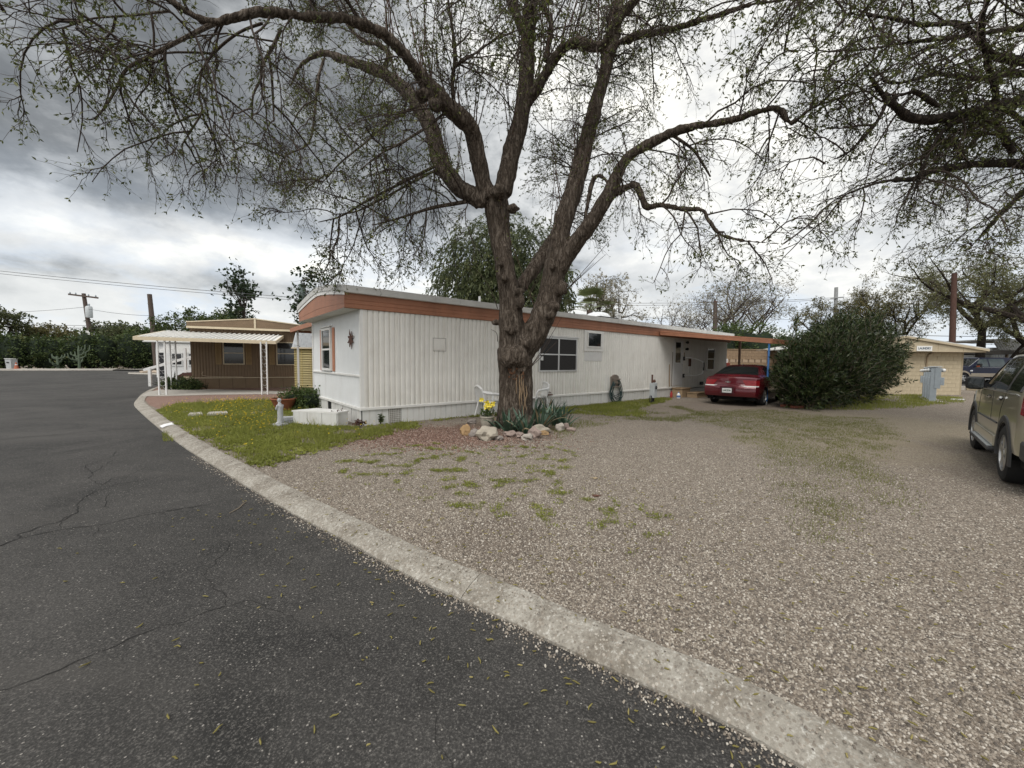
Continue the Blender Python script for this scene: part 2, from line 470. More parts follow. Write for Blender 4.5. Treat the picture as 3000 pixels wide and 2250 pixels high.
def kerb_mat():
    m = bpy.data.materials.new('kerb_concrete'); m.use_nodes = True
    t = NT(m.node_tree); b = t.n['Principled BSDF']
    tc = t.add('ShaderNodeTexCoord').outputs['Object']
    vo = t.add('ShaderNodeTexVoronoi', inp={'Vector': tc, 'Scale': 60.0})
    n = t.noise(tc, 3.2, 8, .72, .6); f = t.noise(tc, 38, 6, .75)
    c = t.mix(t.add('ShaderNodeMapRange', inp={0: n, 1: .34, 2: .70}).outputs[0], (.165, .142, .112), (.40, .378, .33))
    rc = t.add('ShaderNodeSeparateXYZ', inp={0: vo.outputs['Color']}).outputs[0]
    agg = t.math('MULTIPLY', t.add('ShaderNodeMapRange', inp={0: rc, 1: .50, 2: .60}).outputs[0], t.math('LESS_THAN', vo.outputs['Distance'], .46))
    c = t.mix(t.math('MULTIPLY', agg, .62), c, t.ramp(rc, [(.5, (.10, .085, .07)), (.8, (.22, .18, .14)), (1.0, (.50, .46, .40))]))
    c = t.mix(t.add('ShaderNodeMapRange', inp={0: f, 1: .54, 2: .68, 3: 0, 4: .8}).outputs[0], c, (.58, .565, .515))
    c = t.mix(t.add('ShaderNodeMapRange', inp={0: f, 1: .30, 2: .46, 3: .85, 4: 0}).outputs[0], c, (.10, .088, .075))
    t.l.new(c, b.inputs['Base Color']); b.inputs['Roughness'].default_value = .92
    bp = t.add('ShaderNodeBump', inp={'Strength': .9, 'Distance': .008, 'Height': t.math('ADD', f, t.math('MULTIPLY', vo.outputs['Distance'], -.5))})
    t.l.new(bp.outputs[0], b.inputs['Normal'])
    return m


M_ASPH = asphalt_mat(); M_KERB = kerb_mat()
M_DIRT = mat('far_dirt', (.20, .165, .125), .95, .25, .6, .2, 20)
M_CRACK = mat('crack_dark', (.018, .017, .016), .95, .3, 20)

# ------------------------------------------------------------------ ground, road, kerb
def sheet(name, pts, z, m, kind='structure', parent=None):
    b = MB(); b.poly([(p[0], p[1], z) for p in pts], [tuple(range(len(pts)))])
    o = b.build(name, m, parent)
    if o.data.polygons and o.data.polygons[0].normal.z < 0: o.data.flip_normals()
    if parent is None: tag(o, kind=kind)
    return o


def catmull(pts, n=8):
    pts = [Vector(p) for p in pts]; out = []
    for i in range(len(pts) - 1):
        p0, p1, p2, p3 = pts[max(i - 1, 0)], pts[i], pts[i + 1], pts[min(i + 2, len(pts) - 1)]
        for k in range(n):
            s = k / n
            out.append(.5 * ((2 * p1) + (p2 - p0) * s + (2 * p0 - 5 * p1 + 4 * p2 - p3) * s * s + (3 * p1 - p0 - 3 * p2 + p3) * s ** 3))
    out.append(pts[-1]); return out


KY = catmull([(7, -2.3), (4.2, -.2), (2.55, .72), (1.55, 1.40), (1.08, 1.81), (.55, 2.17), (0, 2.56), (-.62, 2.98), (-1.28, 3.50), (-1.97, 4.03), (-2.9, 4.78), (-4.1, 5.78), (-5.4, 6.86), (-7.0, 8.26), (-8.7, 9.78), (-10.7, 11.6), (-12.5, 13.3), (-14.1, 15.1), (-16.2, 17.6), (-18.5, 20.8), (-19.6, 24.0), (-19.2, 29.0), (-16.5, 36.0)], 6)
KR = []
for i, p in enumerate(KY):
    d = (KY[min(i + 1, len(KY) - 1)] - KY[max(i - 1, 0)]); d = Vector((d.x, d.y)).normalized()
    w_ = .215 + .05 * min(1, max(0, (i - 30) / 60))
    KR.append(Vector((p.x, p.y)) + Vector((-d.y, d.x)) * -w_ * (1 if True else 1))
# road side is to the left of travel direction (towards -x,-y)
if (KR[40] - Vector((KY[40].x, KY[40].y))).dot(Vector((-1, -1))) < 0:
    KR = [Vector((KY[i].x, KY[i].y)) * 2 - KR[i] for i in range(len(KY))]
KYa = np.array([(p.x, p.y) for p in KY]); KRa = np.array([(p.x, p.y) for p in KR])


def side(pts, line=KYa):
    """signed distance: positive on the yard side"""
    pts = np.asarray(pts, float); best = np.full(len(pts), 1e9); sg = np.zeros(len(pts))
    for a, b in zip(line[:-1], line[1:]):
        ab = b - a; L2 = ab @ ab
        tt = np.clip(((pts - a) @ ab) / L2, 0, 1)
        q = a + tt[:, None] * ab; dd = np.hypot(*(pts - q).T)
        cr = ab[0] * (pts[:, 1] - a[1]) - ab[1] * (pts[:, 0] - a[0])
        u_ = dd < best - 1e-9
        best = np.where(u_, dd, best); sg = np.where(u_, -np.sign(cr), sg)
    return best * sg


sheet('ground', [(-1500, -1500), (1500, -1500), (1500, 1500), (-1500, 1500)], -.12, M_DIRT)
road_pts = [tuple(p) for p in KRa] + [(-30, 60), (-47.2, 56.5), (-60.5, 45.6), (-95, 17), (-95, -60), (40, -60), (40, -14)]
ROAD = sheet('road', road_pts, -.07, M_ASPH)
yard_pts = [tuple(p) for p in KYa] + [(-14, 60), (10, 80), (110, 80), (110, -14), (40, -14)]
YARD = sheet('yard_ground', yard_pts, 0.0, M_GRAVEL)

kerb = bpy.data.objects.new('kerb', None); COL.objects.link(kerb); tag(kerb, kind='structure')
joints = [0, 38, 69, 84, 97, 108, 120, len(KY) - 1]
for a, b in zip(joints[:-1], joints[1:]):
    m = MB(); P_ = []
    for i in range(a, b + 1):
        y = Vector((KY[i].x, KY[i].y)); r = KR[i]
        tn = Vector(KY[min(i + 1, len(KY) - 1)][:2]) - Vector(KY[max(i - 1, 0)][:2]); tn.normalize()
        off = tn * (.0025 if i == a else (-.0025 if i == b else 0))
        for f, z in ((1.0, -.12), (1.0, -.052), (.93, -.038), (.6, -.002), (.12, .024), (0.0, .019), (0.0, -.06)):
            q = y.lerp(r, f) + off
            jz = .004 * mnoise.noise(Vector((q.x * 3, q.y * 3, f * 5)))
            q2 = q + (r - y).normalized() * (.010 * mnoise.noise(Vector((q.x * 6, q.y * 6, 3))) if f in (1.0, 0.0) else 0)
            P_.append((q2.x, q2.y, z + jz))
    n = b - a + 1
    m.poly(P_, [(i * 7 + k, i * 7 + k + 1, (i + 1) * 7 + k + 1, (i + 1) * 7 + k) for i in range(n - 1) for k in range(6)] + [tuple(range(7)), tuple(range((n - 1) * 7, n * 7))[::-1]], True)
    m.build('kerb_segment', M_KERB, kerb, sharp=35)
# small white painted number plate on the kerb
pk = G(510, 1243, .01)
tag(part('painted_marker', mat('marker_white', (.72, .72, .72), .6, .06, 12, dirt=.3), kerb, lambda m: m.poly([(*(Vector(KY[a_][:2]).lerp(KR[a_], f_)), z_) for a_ in (80, 81) for f_, z_ in ((.08, .033), (.6, .009), (.9, -.024))], [(0, 1, 4, 3), (1, 2, 5, 4)])), 'white painted patch on the kerb')

# cracks in the asphalt: shallow dark seams
def crack(uv, w=.012, jit=.03, n=10):
    pts = [G(u, v, -.066) for u, v in uv]
    pts = catmull(pts, n); P_ = []; K = len(pts)
    for i, p in enumerate(pts):
        d = pts[min(i + 1, K - 1)] - pts[max(i - 1, 0)]; d = Vector((d.x, d.y, 0)).normalized(); s = Vector((-d.y, d.x, 0))
        j = s * jit * (mnoise.noise(p * 9) + .6 * mnoise.noise(p * 23))
        ww = w * .55 * (.35 + .9 * abs(mnoise.noise(p * 6 + Vector((5, 1, 0))))) * min(1, .25 + min(i, K - 1 - i) / 6)
        P_ += [p + j + s * ww / 2, p + j - s * ww / 2]
    m = MB(); m.poly(P_, [(2 * i, 2 * i + 1, 2 * i + 3, 2 * i + 2) for i in range(K - 1)])
    o = m.build('crack', M_CRACK, ROAD)


def c5(*a): return [(x * .678, 1250 + y * .678) for x, y in a]
crack(c5((-30, 520), (0, 512), (100, 480), (260, 445), (430, 425), (600, 385), (760, 360), (930, 330)), .030)
crack(c5((95, 478), (95, 462), (180, 430), (265, 405), (330, 365), (345, 322), (400, 285), (470, 262)), .03)
crack(c5((265, 440), (262, 405), (325, 368)), .022)
crack(c5((470, 262), (500, 250), (620, 230), (780, 195)), .02)
crack(c5((385, 225), (440, 250), (480, 225), (560, 205), (640, 170)), .025)
crack(c5((385, 225), (400, 200), (368, 168), (430, 150), (480, 130), (505, 100)), .03)
crack(c5((400, 200), (450, 165), (490, 140)), .022)
crack(c5((470, 285), (455, 330), (470, 350)), .02)
crack(c5((-20, 1145), (60, 1125), (250, 1050), (400, 985), (520, 935), (680, 860), (800, 835), (910, 795), (980, 770)), .014)
crack(c5((965, 770), (970, 735), (920, 690), (890, 640), (930, 580), (990, 510), (950, 480)), .012)
crack(c5((980, 770), (1080, 755), (1180, 790), (1290, 835)), .008)
crack(c5((1420, 870), (1470, 930), (1525, 1025), (1590, 1045), (1650, 1085)), .007)
crack(c5((1800, 920), (1840, 1000), (1790, 1090), (1830, 1160), (1880, 1230), (1890, 1340), (1950, 1460), (1990, 1500)), .006)
crack(c5((425, 425), (415, 470)), .02)
crack(c5((720, 380), (710, 370), (760, 350)), .02)
crack(c5((-30, 60), (100, 45), (300, 30), (500, 12), (680, 5)), .05)
crack([(0, 1290), (120, 1278), (240, 1272)], .03)
crack([(150, 1170), (280, 1175), (370, 1168)], .06)

# concrete walk under the porch of the brown home, red gravel bed round it
rg = [tuple(G(u, v)[:2]) for u, v in ((437, 1186), (420, 1166), (432, 1147), (470, 1128), (560, 1118), (620, 1120), (700, 1128), (905, 1142), (915, 1158), (905, 1176), (800, 1172), (700, 1171), (560, 1184), (475, 1203))]
sheet('red_gravel_bed', rg, .004, M_REDGRAVEL)
cw = [tuple(G(u, v)[:2]) for u, v in ((413, 1162), (436, 1149), (480, 1142), (620, 1142), (860, 1149), (835, 1151), (812, 1155), (640, 1157), (500, 1161))]
part('front_walk', M_CONC, None, lambda m: m.prism([(x, y, .008) for x, y in cw], (0, 0, .022)))
tag(bpy.data.objects['front_walk'], kind='structure')
# far kerb and verge in front of the hedge
fk = [G(-200, 1085, 0), G(0, 1084.5, 0), G(200, 1084.5, 0), G(330, 1084, 0), G(420, 1082, 0)]
m = MB()
for a, b in zip(fk[:-1], fk[1:]):
    n_ = Vector((b - a)); n_ = Vector((-n_.y, n_.x, 0)).normalized()
    if n_.y < 0: n_ = -n_
    m.poly([a + Vector((0, 0, -.1)), b + Vector((0, 0, -.1)), b + Vector((0, 0, .06)), a + Vector((0, 0, .06)), a + n_ * 3.2 + Vector((0, 0, .1)), b + n_ * 3.2 + Vector((0, 0, .1))], [(0, 1, 2, 3), (3, 2, 5, 4)])
tag(m.build('far_kerb_verge', M_CONC), kind='structure')

# ------------------------------------------------------------------ the white mobile home
A0 = Vector((-3.43, 8.93, 0)); BEAR = 50.4
LD = Vector((math.sin(math.radians(BEAR)), math.cos(math.radians(BEAR)), 0))
ED = Vector((-LD.y, LD.x, 0))


def T(s, n, z=0.0):
    """world point from metres along the long wall (s) and metres out from it (n)"""
    return A0 + LD * s - ED * n + Vector((0, 0, z))


def corrugated(W, z0, z1, pitch, depth, flat=.55, rows=1, seed=0, dent=0.0):
    """vertical-ribbed sheet, local x 0..W, rib tops at y=-depth, valleys y=0 (outside is -y)"""
    xs = []; n = max(1, round(W / pitch)); p = W / n
    for i in range(n):
        a = i * p
        xs += [(a + p * (1 - flat) * .12, 0), (a + p * (1 - flat) * .34, 0), (a + p * (1 - flat) * .75, -depth * .85), (a + p * (1 - flat), -depth), (a + p * .5 + p * (1 - flat) * .5, -depth * 1.0), (a + p * .97, -depth * .9)]
    xs = [(0, -depth * .5)] + xs + [(W, -depth * .5)]
    K = len(xs); P_ = []
    for r in range(rows + 1):
        z = z0 + (z1 - z0) * r / rows
        for x, y in xs:
            dy = dent * mnoise.noise(Vector((x * 1.7 + seed * 9.1, z * 1.9, seed))) if dent else 0
            P_.append((x, y + dy, z))
    m = MB()
    m.poly(P_, [(r * K + i, r * K + i + 1, (r + 1) * K + i + 1, (r + 1) * K + i) for r in range(rows) for i in range(K - 1)], True)
    return m


HOME = thing('mobile_home', 'long white corrugated mobile home with terracotta roof band behind the big tree', 'mobile home', A0, rz_of(BEAR))
HL, HW = 19.5, 4.4
part('wall_core', M_SOFFIT, HOME, lambda m: m.box(.04, HL - .02, .012, HW - .02, .40, 2.66))
for i in range(15):
    me = corrugated(1.292, .42, 2.65, .13, .032 if i < 5 else .022, .62, 8, i, .006).mesh('siding_panel', 30)
    me.materials.append(M_WHITE)
    o = link('siding_panel', me, None, HOME); o.location = (i * 1.3 + .004, 0, 0)
# end wall: finer ribs, upper and lower panels, split at a seam
for (y0, y1) in ((.05, 1.5), (1.506, 3.0), (3.006, 4.38)):
    for (z0, z1) in ((.42, 1.125), (1.165, 2.68)):
        me = corrugated(y1 - y0, z0, z1, .075, .006, .6, 4, y0 + z0, .003).mesh('end_panel', 30); me.materials.append(M_WHITE2)
        o = link('end_panel', me, None, HOME); o.location = (0, y1, 0); o.rotation_euler = (0, 0, -PI / 2)
part('wall_end_far', M_WHITE2, HOME, lambda m: m.box(HL - .02, HL + .01, 0, HW, .40, 2.66))
part('wall_rear', M_WHITE2, HOME, lambda m: m.box(0, HL, HW - .02, HW + .01, .40, 2.66))
part('corner_trim', M_TRIM, HOME, lambda m: (m.box(-.018, .085, -.028, -.020, .42, 2.65), m.box(-.026, -.018, -.028, .06, .42, 2.65)))
part('corner_trim', M_TRIM, HOME, lambda m: (m.box(HL - .07, HL + .03, -.028, -.018, .42, 2.65), m.box(HL + .02, HL + .03, -.018, .06, .42, 2.65)))
part('corner_trim', M_TRIM, HOME, lambda m: m.box(-.022, -.012, HW - .08, HW + .02, .42, 2.68))
part('base_trim', M_TRIM, HOME, lambda m: m.cbox(-.045, HL + .02, -.045, -.0, .355, .42, .008))
part('base_trim', M_TRIM, HOME, lambda m: m.cbox(-.045, -.002, .002, HW + .02, .355, .42, .008))
part('belt_trim', M_TRIM, HOME, lambda m: m.cbox(-.034, -.004, .06, HW - .02, 1.12, 1.17, .008))
# skirting: separate upright panels, each a little crooked
rg_ = random.Random(3)
sk = MB().box(0, .305, 0, .012, -.14, .352).mesh('skirt_panel'); sk.materials.append(M_SKIRT)
x = 0.01; k = 0
while x < HL - .1:
    if not (1.9 < k < 2.9):
        inst('skirt_panel', sk, HOME, (x, -.012 + rg_.uniform(-.006, .012), 0), rot=(rg_.uniform(-.035, .03), rg_.uniform(-.006, .006), rg_.uniform(-.012, .012)))
    else:
        lat = part('lattice_vent', M_TRIM, HOME, lambda m: ([m.bar((x + .02 + i * .045 - .0, -.004, -.1), (x + .02 + i * .045 + .0, -.004, .35), .012, .006) for i in range(7)], [m.bar((x + .01, -.009, -.1 + j * .045), (x + .3, -.009, -.1 + j * .045), .012, .006) for j in range(11)]))
        part('skirt_void', M_CONC, HOME, lambda m: m.box(x, x + .305, .01, .016, -.14, .352))
    x += .312; k += 1
y = .02; k = 0
while y < HW - .1:
    if k != 7:
        o = inst('skirt_panel', sk, HOME, (-.012 + rg_.uniform(-.01, .006), y + .33, 0), rot=(rg_.uniform(-.03, .03), 0, -PI / 2 + rg_.uniform(-.015, .015)), scale=(1.06, 1, 1))
    y += .342; k += 1
part('underfloor', M_DARK, HOME, lambda m: m.box(.08, HL - .05, .08, HW - .05, -.14, .40))
# roof: shallow bow across the width, pale metal edge, terracotta band below it
def roof_z(y): return 3.13 + .25 * (1 - min(1, abs((y - 2.2) / 2.36)) ** 1.35)
ys = [-.14 + i * (4.68 / 14) for i in range(15)]
def _roof(m):
    P_ = []
    for xx in (-.40, 5, 10, 15, 20.1):
        for yy in ys: P_.append((xx, yy, roof_z(yy)))
    m.poly(P_, [(i * 15 + k, i * 15 + k + 1, (i + 1) * 15 + k + 1, (i + 1) * 15 + k) for i in range(4) for k in range(14)], True)
part('roof', M_ROOF, HOME, _roof)
for xx in (-.40, 20.09):
    part('roof_edge', M_ROOF, HOME, lambda m: m.prism([(xx, yy, roof_z(yy) + .004) for yy in ys] + [(xx, yy, roof_z(yy) - .13) for yy in reversed(ys)], (.012, 0, 0)))
for j in range(7):
    a, b = -.40 + j * 2.93, -.40 + (j + 1) * 2.93 - .006
    part('roof_edge', M_ROOF, HOME, lambda m: m.box(a, b, -.152, -.141, 2.985, 3.135))
part('roof_edge', M_ROOF, HOME, lambda m: m.box(-.40, 20.1, 4.541, 4.552, 2.985, 3.135))
part('eave_soffit', M_SOFFIT, HOME, lambda m: m.box(-.385, 20.05, -.14, -.055, 2.975, 2.984))
def _band(m):          # terracotta band with two shallow grooves
    prof = [(-.052, 2.65), (-.060, 2.665), (-.060, 2.735), (-.052, 2.742), (-.052, 2.748), (-.060, 2.755), (-.060, 2.825), (-.052, 2.832), (-.052, 2.838), (-.060, 2.845), (-.060, 2.975)]
    m.poly([(xx, yy, zz) for xx in (-.36, HL + .35) for yy, zz in prof], [(k, k + 1, 11 + k + 1, 11 + k) for k in range(10)])
    m.box(-.36, HL + .35, -.05, .0, 2.652, 2.97)
part('fascia_band', M_FASCIA, HOME, _band)
def _endband(m):
    zt = lambda yy: roof_z(yy) - .215
    yy_ = [-.06 + i * (4.52 / 12) for i in range(13)]
    for a_, b_, xx in ((0, .33, -.368), (.335, .66, -.372), (.665, 1, -.368)):
        m.prism([(xx, q, 2.66 + (zt(q) - 2.66) * a_) for q in yy_] + [(xx, q, 2.66 + (zt(q) - 2.66) * b_) for q in reversed(yy_)], (.01, 0, 0))
part('fascia_band', M_FASCIA, HOME, _endband)
def _endrim(m):
    yy_ = [-.10 + i * (4.60 / 12) for i in range(13)]
    m.prism([(-.385, q, roof_z(q) - .215) for q in yy_] + [(-.385, q, roof_z(q) - .125) for q in reversed(yy_)], (.012, 0, 0))
part('rake_trim', M_TRIM, HOME, _endrim)
part('end_soffit', M_SOFFIT, HOME, lambda m: m.box(-.36, .02, -.05, 4.46, 2.652, 2.664))
part('gable_infill', M_SOFFIT, HOME, lambda m: m.prism([(-.355, q, 2.665) for q in (-.05, 4.45)] + [(-.355, q, roof_z(q) - .14) for q in reversed([-.05 + i * .45 for i in range(11)])], (.02, 0, 0)))


def window(parent, x0, x1, z0, z1, yo=0.0, frame=M_TRIM, w=.045, mid='h', glass=M_GLASS, sill=True, dep=.05):
    """window facing local -y; yo is the wall face"""
    f = part('window', frame, parent, lambda m: m.frame(x0, x1, z0, z1, w, yo - dep, yo + .0))
    zc, xc = (z0 + z1) / 2, (x0 + x1) / 2
    cells = [(x0 + w, x1 - w, z0 + w, zc - w * .4), (x0 + w, x1 - w, zc + w * .4, z1 - w)] if mid == 'h' else [(x0 + w, x1 - w, z0 + w, z1 - w)]
    if mid == 'hv': cells = [(a, b, c, d) for a, b in ((x0 + w, xc - w * .6), (xc + w * .6, x1 - w)) for c, d in ((z0 + w, zc - w * .4), (zc + w * .4, z1 - w))]
    if mid in ('h', 'hv'): part('meeting_rail', frame, f, lambda m: m.box(x0 + w, x1 - w, yo - dep * .85, yo - dep * .2, zc - w * .4, zc + w * .4))
    if mid == 'hv': part('mullion', frame, f, lambda m: (m.box(xc - w * .6, xc + w * .6, yo - dep * .9, yo - dep * .1, z0 + w, zc - w * .4 - .001), m.box(xc - w * .6, xc + w * .6, yo - dep * .9, yo - dep * .1, zc + w * .4 + .001, z1 - w)))
    for i, (a, b, c, d) in enumerate(cells):
        yy = yo - dep * (.35 if i % 2 == 0 else .55)
        part('pane', glass, f, lambda m: m.box(a, b, yy - .004, yy, c, d))
    if sill: part('sill', frame, f, lambda m: m.cbox(x0 - .02, x1 + .02, yo - dep - .02, yo, z0 - .03, z0 - .002, .006))
    return f


W1 = window(HOME, 5.50, 7.30, 1.19, 2.31, -.02, M_ALU, .05, 'hv', M_SCREEN, False, .04)
part('drip_cap', M_ALU, W1, lambda m: m.prism([(5.35, -.02, 2.36), (5.35, -.11, 2.325), (5.35, -.11, 2.315), (5.35, -.02, 2.335)], (2.05, 0, 0)))
W2 = window(HOME, 7.84, 8.62, 2.04, 2.58, -.045, M_TRIM, .04, '', M_GLASS, False, .03)
part('mounting_board', M_TRIM, W2, lambda m: m.box(7.69, 8.78, -.044, -.016, 1.90, 2.63))
part('patch_panel', mat('patch_white', (.66, .655, .64), .6, .05, 4, dirt=.4, dirtcol=(.5, .46, .42)), HOME, lambda m: m.box(7.72, 8.71, -.027, -.014, 1.56, 1.875))
window(HOME, 17.14, 18.03, 1.15, 2.30, -.014, M_TRIM, .07, 'h', M_GLASS, True, .05)
hatch = part('vent_hatch', M_WHITE, HOME, lambda m: (m.box(1.81, 2.16, -.030, -.018, 1.77, 2.08), m.cbox(1.83, 2.14, -.040, -.030, 1.79, 2.06, .004)))
part('hatch_frame', mat('hatch_grey', (.36, .34, .31), .6), hatch, lambda m: m.frame(1.795, 2.175, 1.755, 2.095, .012, -.036, -.02))
part('hatch_rim', M_RUST, hatch, lambda m: m.box(1.805, 1.95, -.034, -.018, 2.081, 2.088))
# door
DOOR = part('door', M_TRIM, HOME, lambda m: (m.box(13.80, 14.74, -.030, -.012, .47, 2.58),))
part('door_leaf', M_WHITE2, DOOR, lambda m: (m.box(13.85, 14.69, -.044, -.031, .50, 1.52), m.box(13.85, 14.02, -.044, -.031, 1.52, 2.54), m.box(14.50, 14.69, -.044, -.031, 1.52, 2.54), m.box(14.02, 14.50, -.044, -.031, 2.46, 2.54)))
part('door_window', M_GLASS, DOOR, lambda m: m.box(14.03, 14.49, -.039, -.0315, 1.53, 2.45))
part('handle', M_ALU, DOOR, lambda m: m.lathe([(.0, -.10), (.028, -.10), (.03, -.08), (.012, -.07), (.012, -.044)], 10, (14.62, 0, 1.45), 'y'))
part('door_stain', M_RUST, DOOR, lambda m: m.box(13.795, 13.80, -.03, -.01, .47, 2.0))
# porch lamps and meter niches beside the door
for zz in (2.47, 2.16):
    part('porch_lamp', M_BLACK, HOME, lambda m: (m.lathe([(0, -.16), (.05, -.15), (.065, -.10), (.05, -.05), (.03, -.013)], 10, (14.98, 0, zz), 'y')))
part('house_number_plate', M_WOODTAN, HOME, lambda m: m.box(14.84, 14.90, -.026, -.014, 1.74, 2.0))
part('letter_box', M_RUST, HOME, lambda m: m.cbox(15.28, 15.42, -.09, -.014, 1.36, 1.72, .01))
part('letter_box_base', M_TRIM, HOME, lambda m: m.box(15.30, 15.44, -.05, -.014, 1.02, 1.34))
# folding grab rail, white tube with black grip
gr = part('grab_rail', M_PLASTICW, HOME, lambda m: m.tube([(14.82, -.03, 1.74), (14.95, -.22, 1.76), (15.15, -.52, 1.70), (15.28, -.70, 1.58), (15.30, -.74, 1.30), (15.27, -.70, 1.02), (15.12, -.46, .94), (14.95, -.22, .93), (14.82, -.03, .93)], .020, 8))
part('grip', M_BLACK, gr, lambda m: m.tube([(15.295, -.735, 1.55), (15.302, -.745, 1.35), (15.295, -.735, 1.17)], .030, 8))
for zz in (1.72, .92): part('bracket', M_BLACK, gr, lambda m: m.cbox(14.74, 14.88, -.07, -.014, zz - .09, zz + .09, .01))
part('small_thermometer', M_PLASTICW, HOME, lambda m: m.cbox(5.56, 5.66, -.09, -.055, 1.55, 1.68, .008))
part('leaning_strip', M_WOODTAN, HOME, lambda m: m.bar((13.55, -.05, .45), (13.52, -.03, 1.45), .03))
# cable sagging along the base trim
part('cable', M_BLACK, HOME, lambda m: m.tube([(15.0, -.05, .36), (15.6, -.06, .30), (16.1, -.06, .33), (16.8, -.06, .28), (17.6, -.06, .34), (19.0, -.05, .33)], .012, 6))
part('faucet', M_BLACK, HOME, lambda m: (m.tube([(16.6, -.02, .52), (16.6, -.14, .54), (16.6, -.17, .48)], .02, 6), m.box(16.5, 16.7, -.12, -.02, .44, .60)))
# end window with terracotta shutters; end wall faces -x
def _rot_end(o): o.rotation_euler = (0, 0, -PI / 2); return o
ew = window(HOME, -3.18, -2.27, 1.21, 2.38, -.012, M_TRIM, .06, 'h', M_GLASS, False, .055); _rot_end(ew)
for a, b in ((-3.43, -3.24), (-2.20, -2.02)):
    sh = part('shutter', mat('shutter_terracotta', (.45, .20, .12), .6, .08, 5), HOME, lambda m: (m.box(a, b, -.03, -.010, 1.20, 2.37), [m.box(a + .025, b - .025, -.036, -.030, 1.25 + j * .09, 1.30 + j * .09) for j in range(12)])); _rot_end(sh)
part('drip_cap', M_TRIM, ew, lambda m: m.box(-3.24, -2.21, -.075, -.01, 2.40, 2.43))
# end skirt opening
part('skirt_gap', M_DARK, HOME, lambda m: m.box(-.004, .002, 2.40, 2.78, .02, .35))
# roof furniture
sky_o = part('skylight', mat('skylight_acrylic', (.78, .80, .82), .25, .03, 4), HOME, lambda m: m.lathe([(.0, .26), (.25, .245), (.42, .19), (.52, .09), (.55, .0)], 20, (10.6, 1.7, 3.39)))
part('kerb_frame', M_BLACK, sky_o, lambda m: m.box(9.98, 11.22, 1.08, 2.32, 3.33, 3.40))
part('flue', M_ALU, HOME, lambda m: (m.lathe([(.10, 3.25), (.10, 3.62), (.17, 3.63), (.17, 3.69), (.08, 3.72), (.0, 3.73)], 14, (12.1, 1.7, 0))))
part('vent_pipe', M_PLASTICW, HOME, lambda m: m.lathe([(.035, 3.2), (.035, 3.50), (0, 3.50)], 10, (3.95, 1.0, 0)))

# ------------------------------------------------------------------ carport on the right, awning on the far left side
CP = thing('carport', 'terracotta edged carport roof over the red car beside the white home', 'carport', A0, rz_of(BEAR))
c0, c1, c2, c3 = (12.55, -.10, 2.80), (13.45, -4.0, 2.36), (20.4, -4.0, 2.36), (20.4, -.10, 2.80)
part('roof_panel', M_ROOF, CP, lambda m: m.prism([c0, c1, c2, c3], (0, 0, .05)))
ribs = part('underside', mat('carport_underside', (.20, .17, .14), .8, .1, 4), CP, lambda m: [m.bar(Vector(c0).lerp(Vector(c3), f) + Vector((0, 0, -.02)), Vector(c1).lerp(Vector(c2), f) + Vector((0, 0, -.02)), .05, .035) for f in [j / 22 for j in range(1, 22)]])
def _cf(m):
    for a_, b_ in ((c0, c1), (c1, c2)):
        a_, b_ = Vector(a_), Vector(b_)
        for k, (z0, z1, o_) in enumerate(((-.10, -.045, .03), (-.04, .02, .022), (.025, .075, .03))):
            d = (b_ - a_).normalized(); n_ = Vector((d.y, -d.x, 0)).normalized()
            m.bar(a_ + Vector((0, 0, (z0 + z1) / 2)) + n_ * o_ * .5, b_ + Vector((0, 0, (z0 + z1) / 2)) + n_ * o_ * .5, o_, z1 - z0)
part('fascia', M_FASCIA, CP, _cf)
part('post', mat('post_brown', (.24, .15, .10), .6, .1, 6), CP, lambda m: m.box(20.28, 20.38, -.42, -.32, -.05, 2.72))
part('post', mat('post_blue', (.05, .17, .42), .5, .15, 8, dirt=.35, dirtcol=(.35, .36, .38)), CP, lambda m: (m.tube([(13.45, -3.92, .12), (13.45, -3.92, 2.36)], .035, 10)))
part('post_foot', M_ALU, CP, lambda m: m.tube([(13.45, -3.92, -.02), (13.45, -3.92, .13)], .022, 8))
part('post', M_ALU, CP, lambda m: m.tube([(20.3, -3.92, -.02), (20.3, -3.92, 2.36)], .035, 10))
part('beam', M_FASCIA, CP, lambda m: m.box(13.4, 20.4, -3.99, -3.93, 2.26, 2.352))

AW = thing('side_awning', 'terracotta edged awning roof on the far side of the white home', 'awning', A0, rz_of(BEAR))
part('roof_panel', M_ROOF, AW, lambda m: m.prism([(.25, 4.46, 2.74), (.25, 9.1, 2.70), (13, 9.1, 2.70), (13, 4.46, 2.74)], (0, 0, .05)))
part('fascia', M_FASCIA, AW, lambda m: (m.bar((.235, 4.46, 2.72), (.235, 9.12, 2.68), .03, .16), m.bar((.25, 9.115, 2.68), (13, 9.115, 2.68), .03, .16)))
part('underside', M_SOFFIT, AW, lambda m: [m.bar((.3 + j * .35, 4.5, 2.725), (.3 + j * .35, 9.08, 2.685), .10, .02) for j in range(36)])
for yy in (8.83, 9.01): part('post', M_PLASTICW, AW, lambda m: m.box(.44, .475, yy - .018, yy + .018, 0, 2.66))
part('post_scroll', M_BLACK, AW, lambda m: m.tube([(.458, 8.60 + .0, 2.02), (.458, 8.8, 2.06), (.458, 9.05, 2.08)], .012, 6))
for xx in (4.5, 9.0, 12.8): part('post', M_PLASTICW, AW, lambda m: m.box(xx, xx + .04, 8.98, 9.02, 0, 2.66))

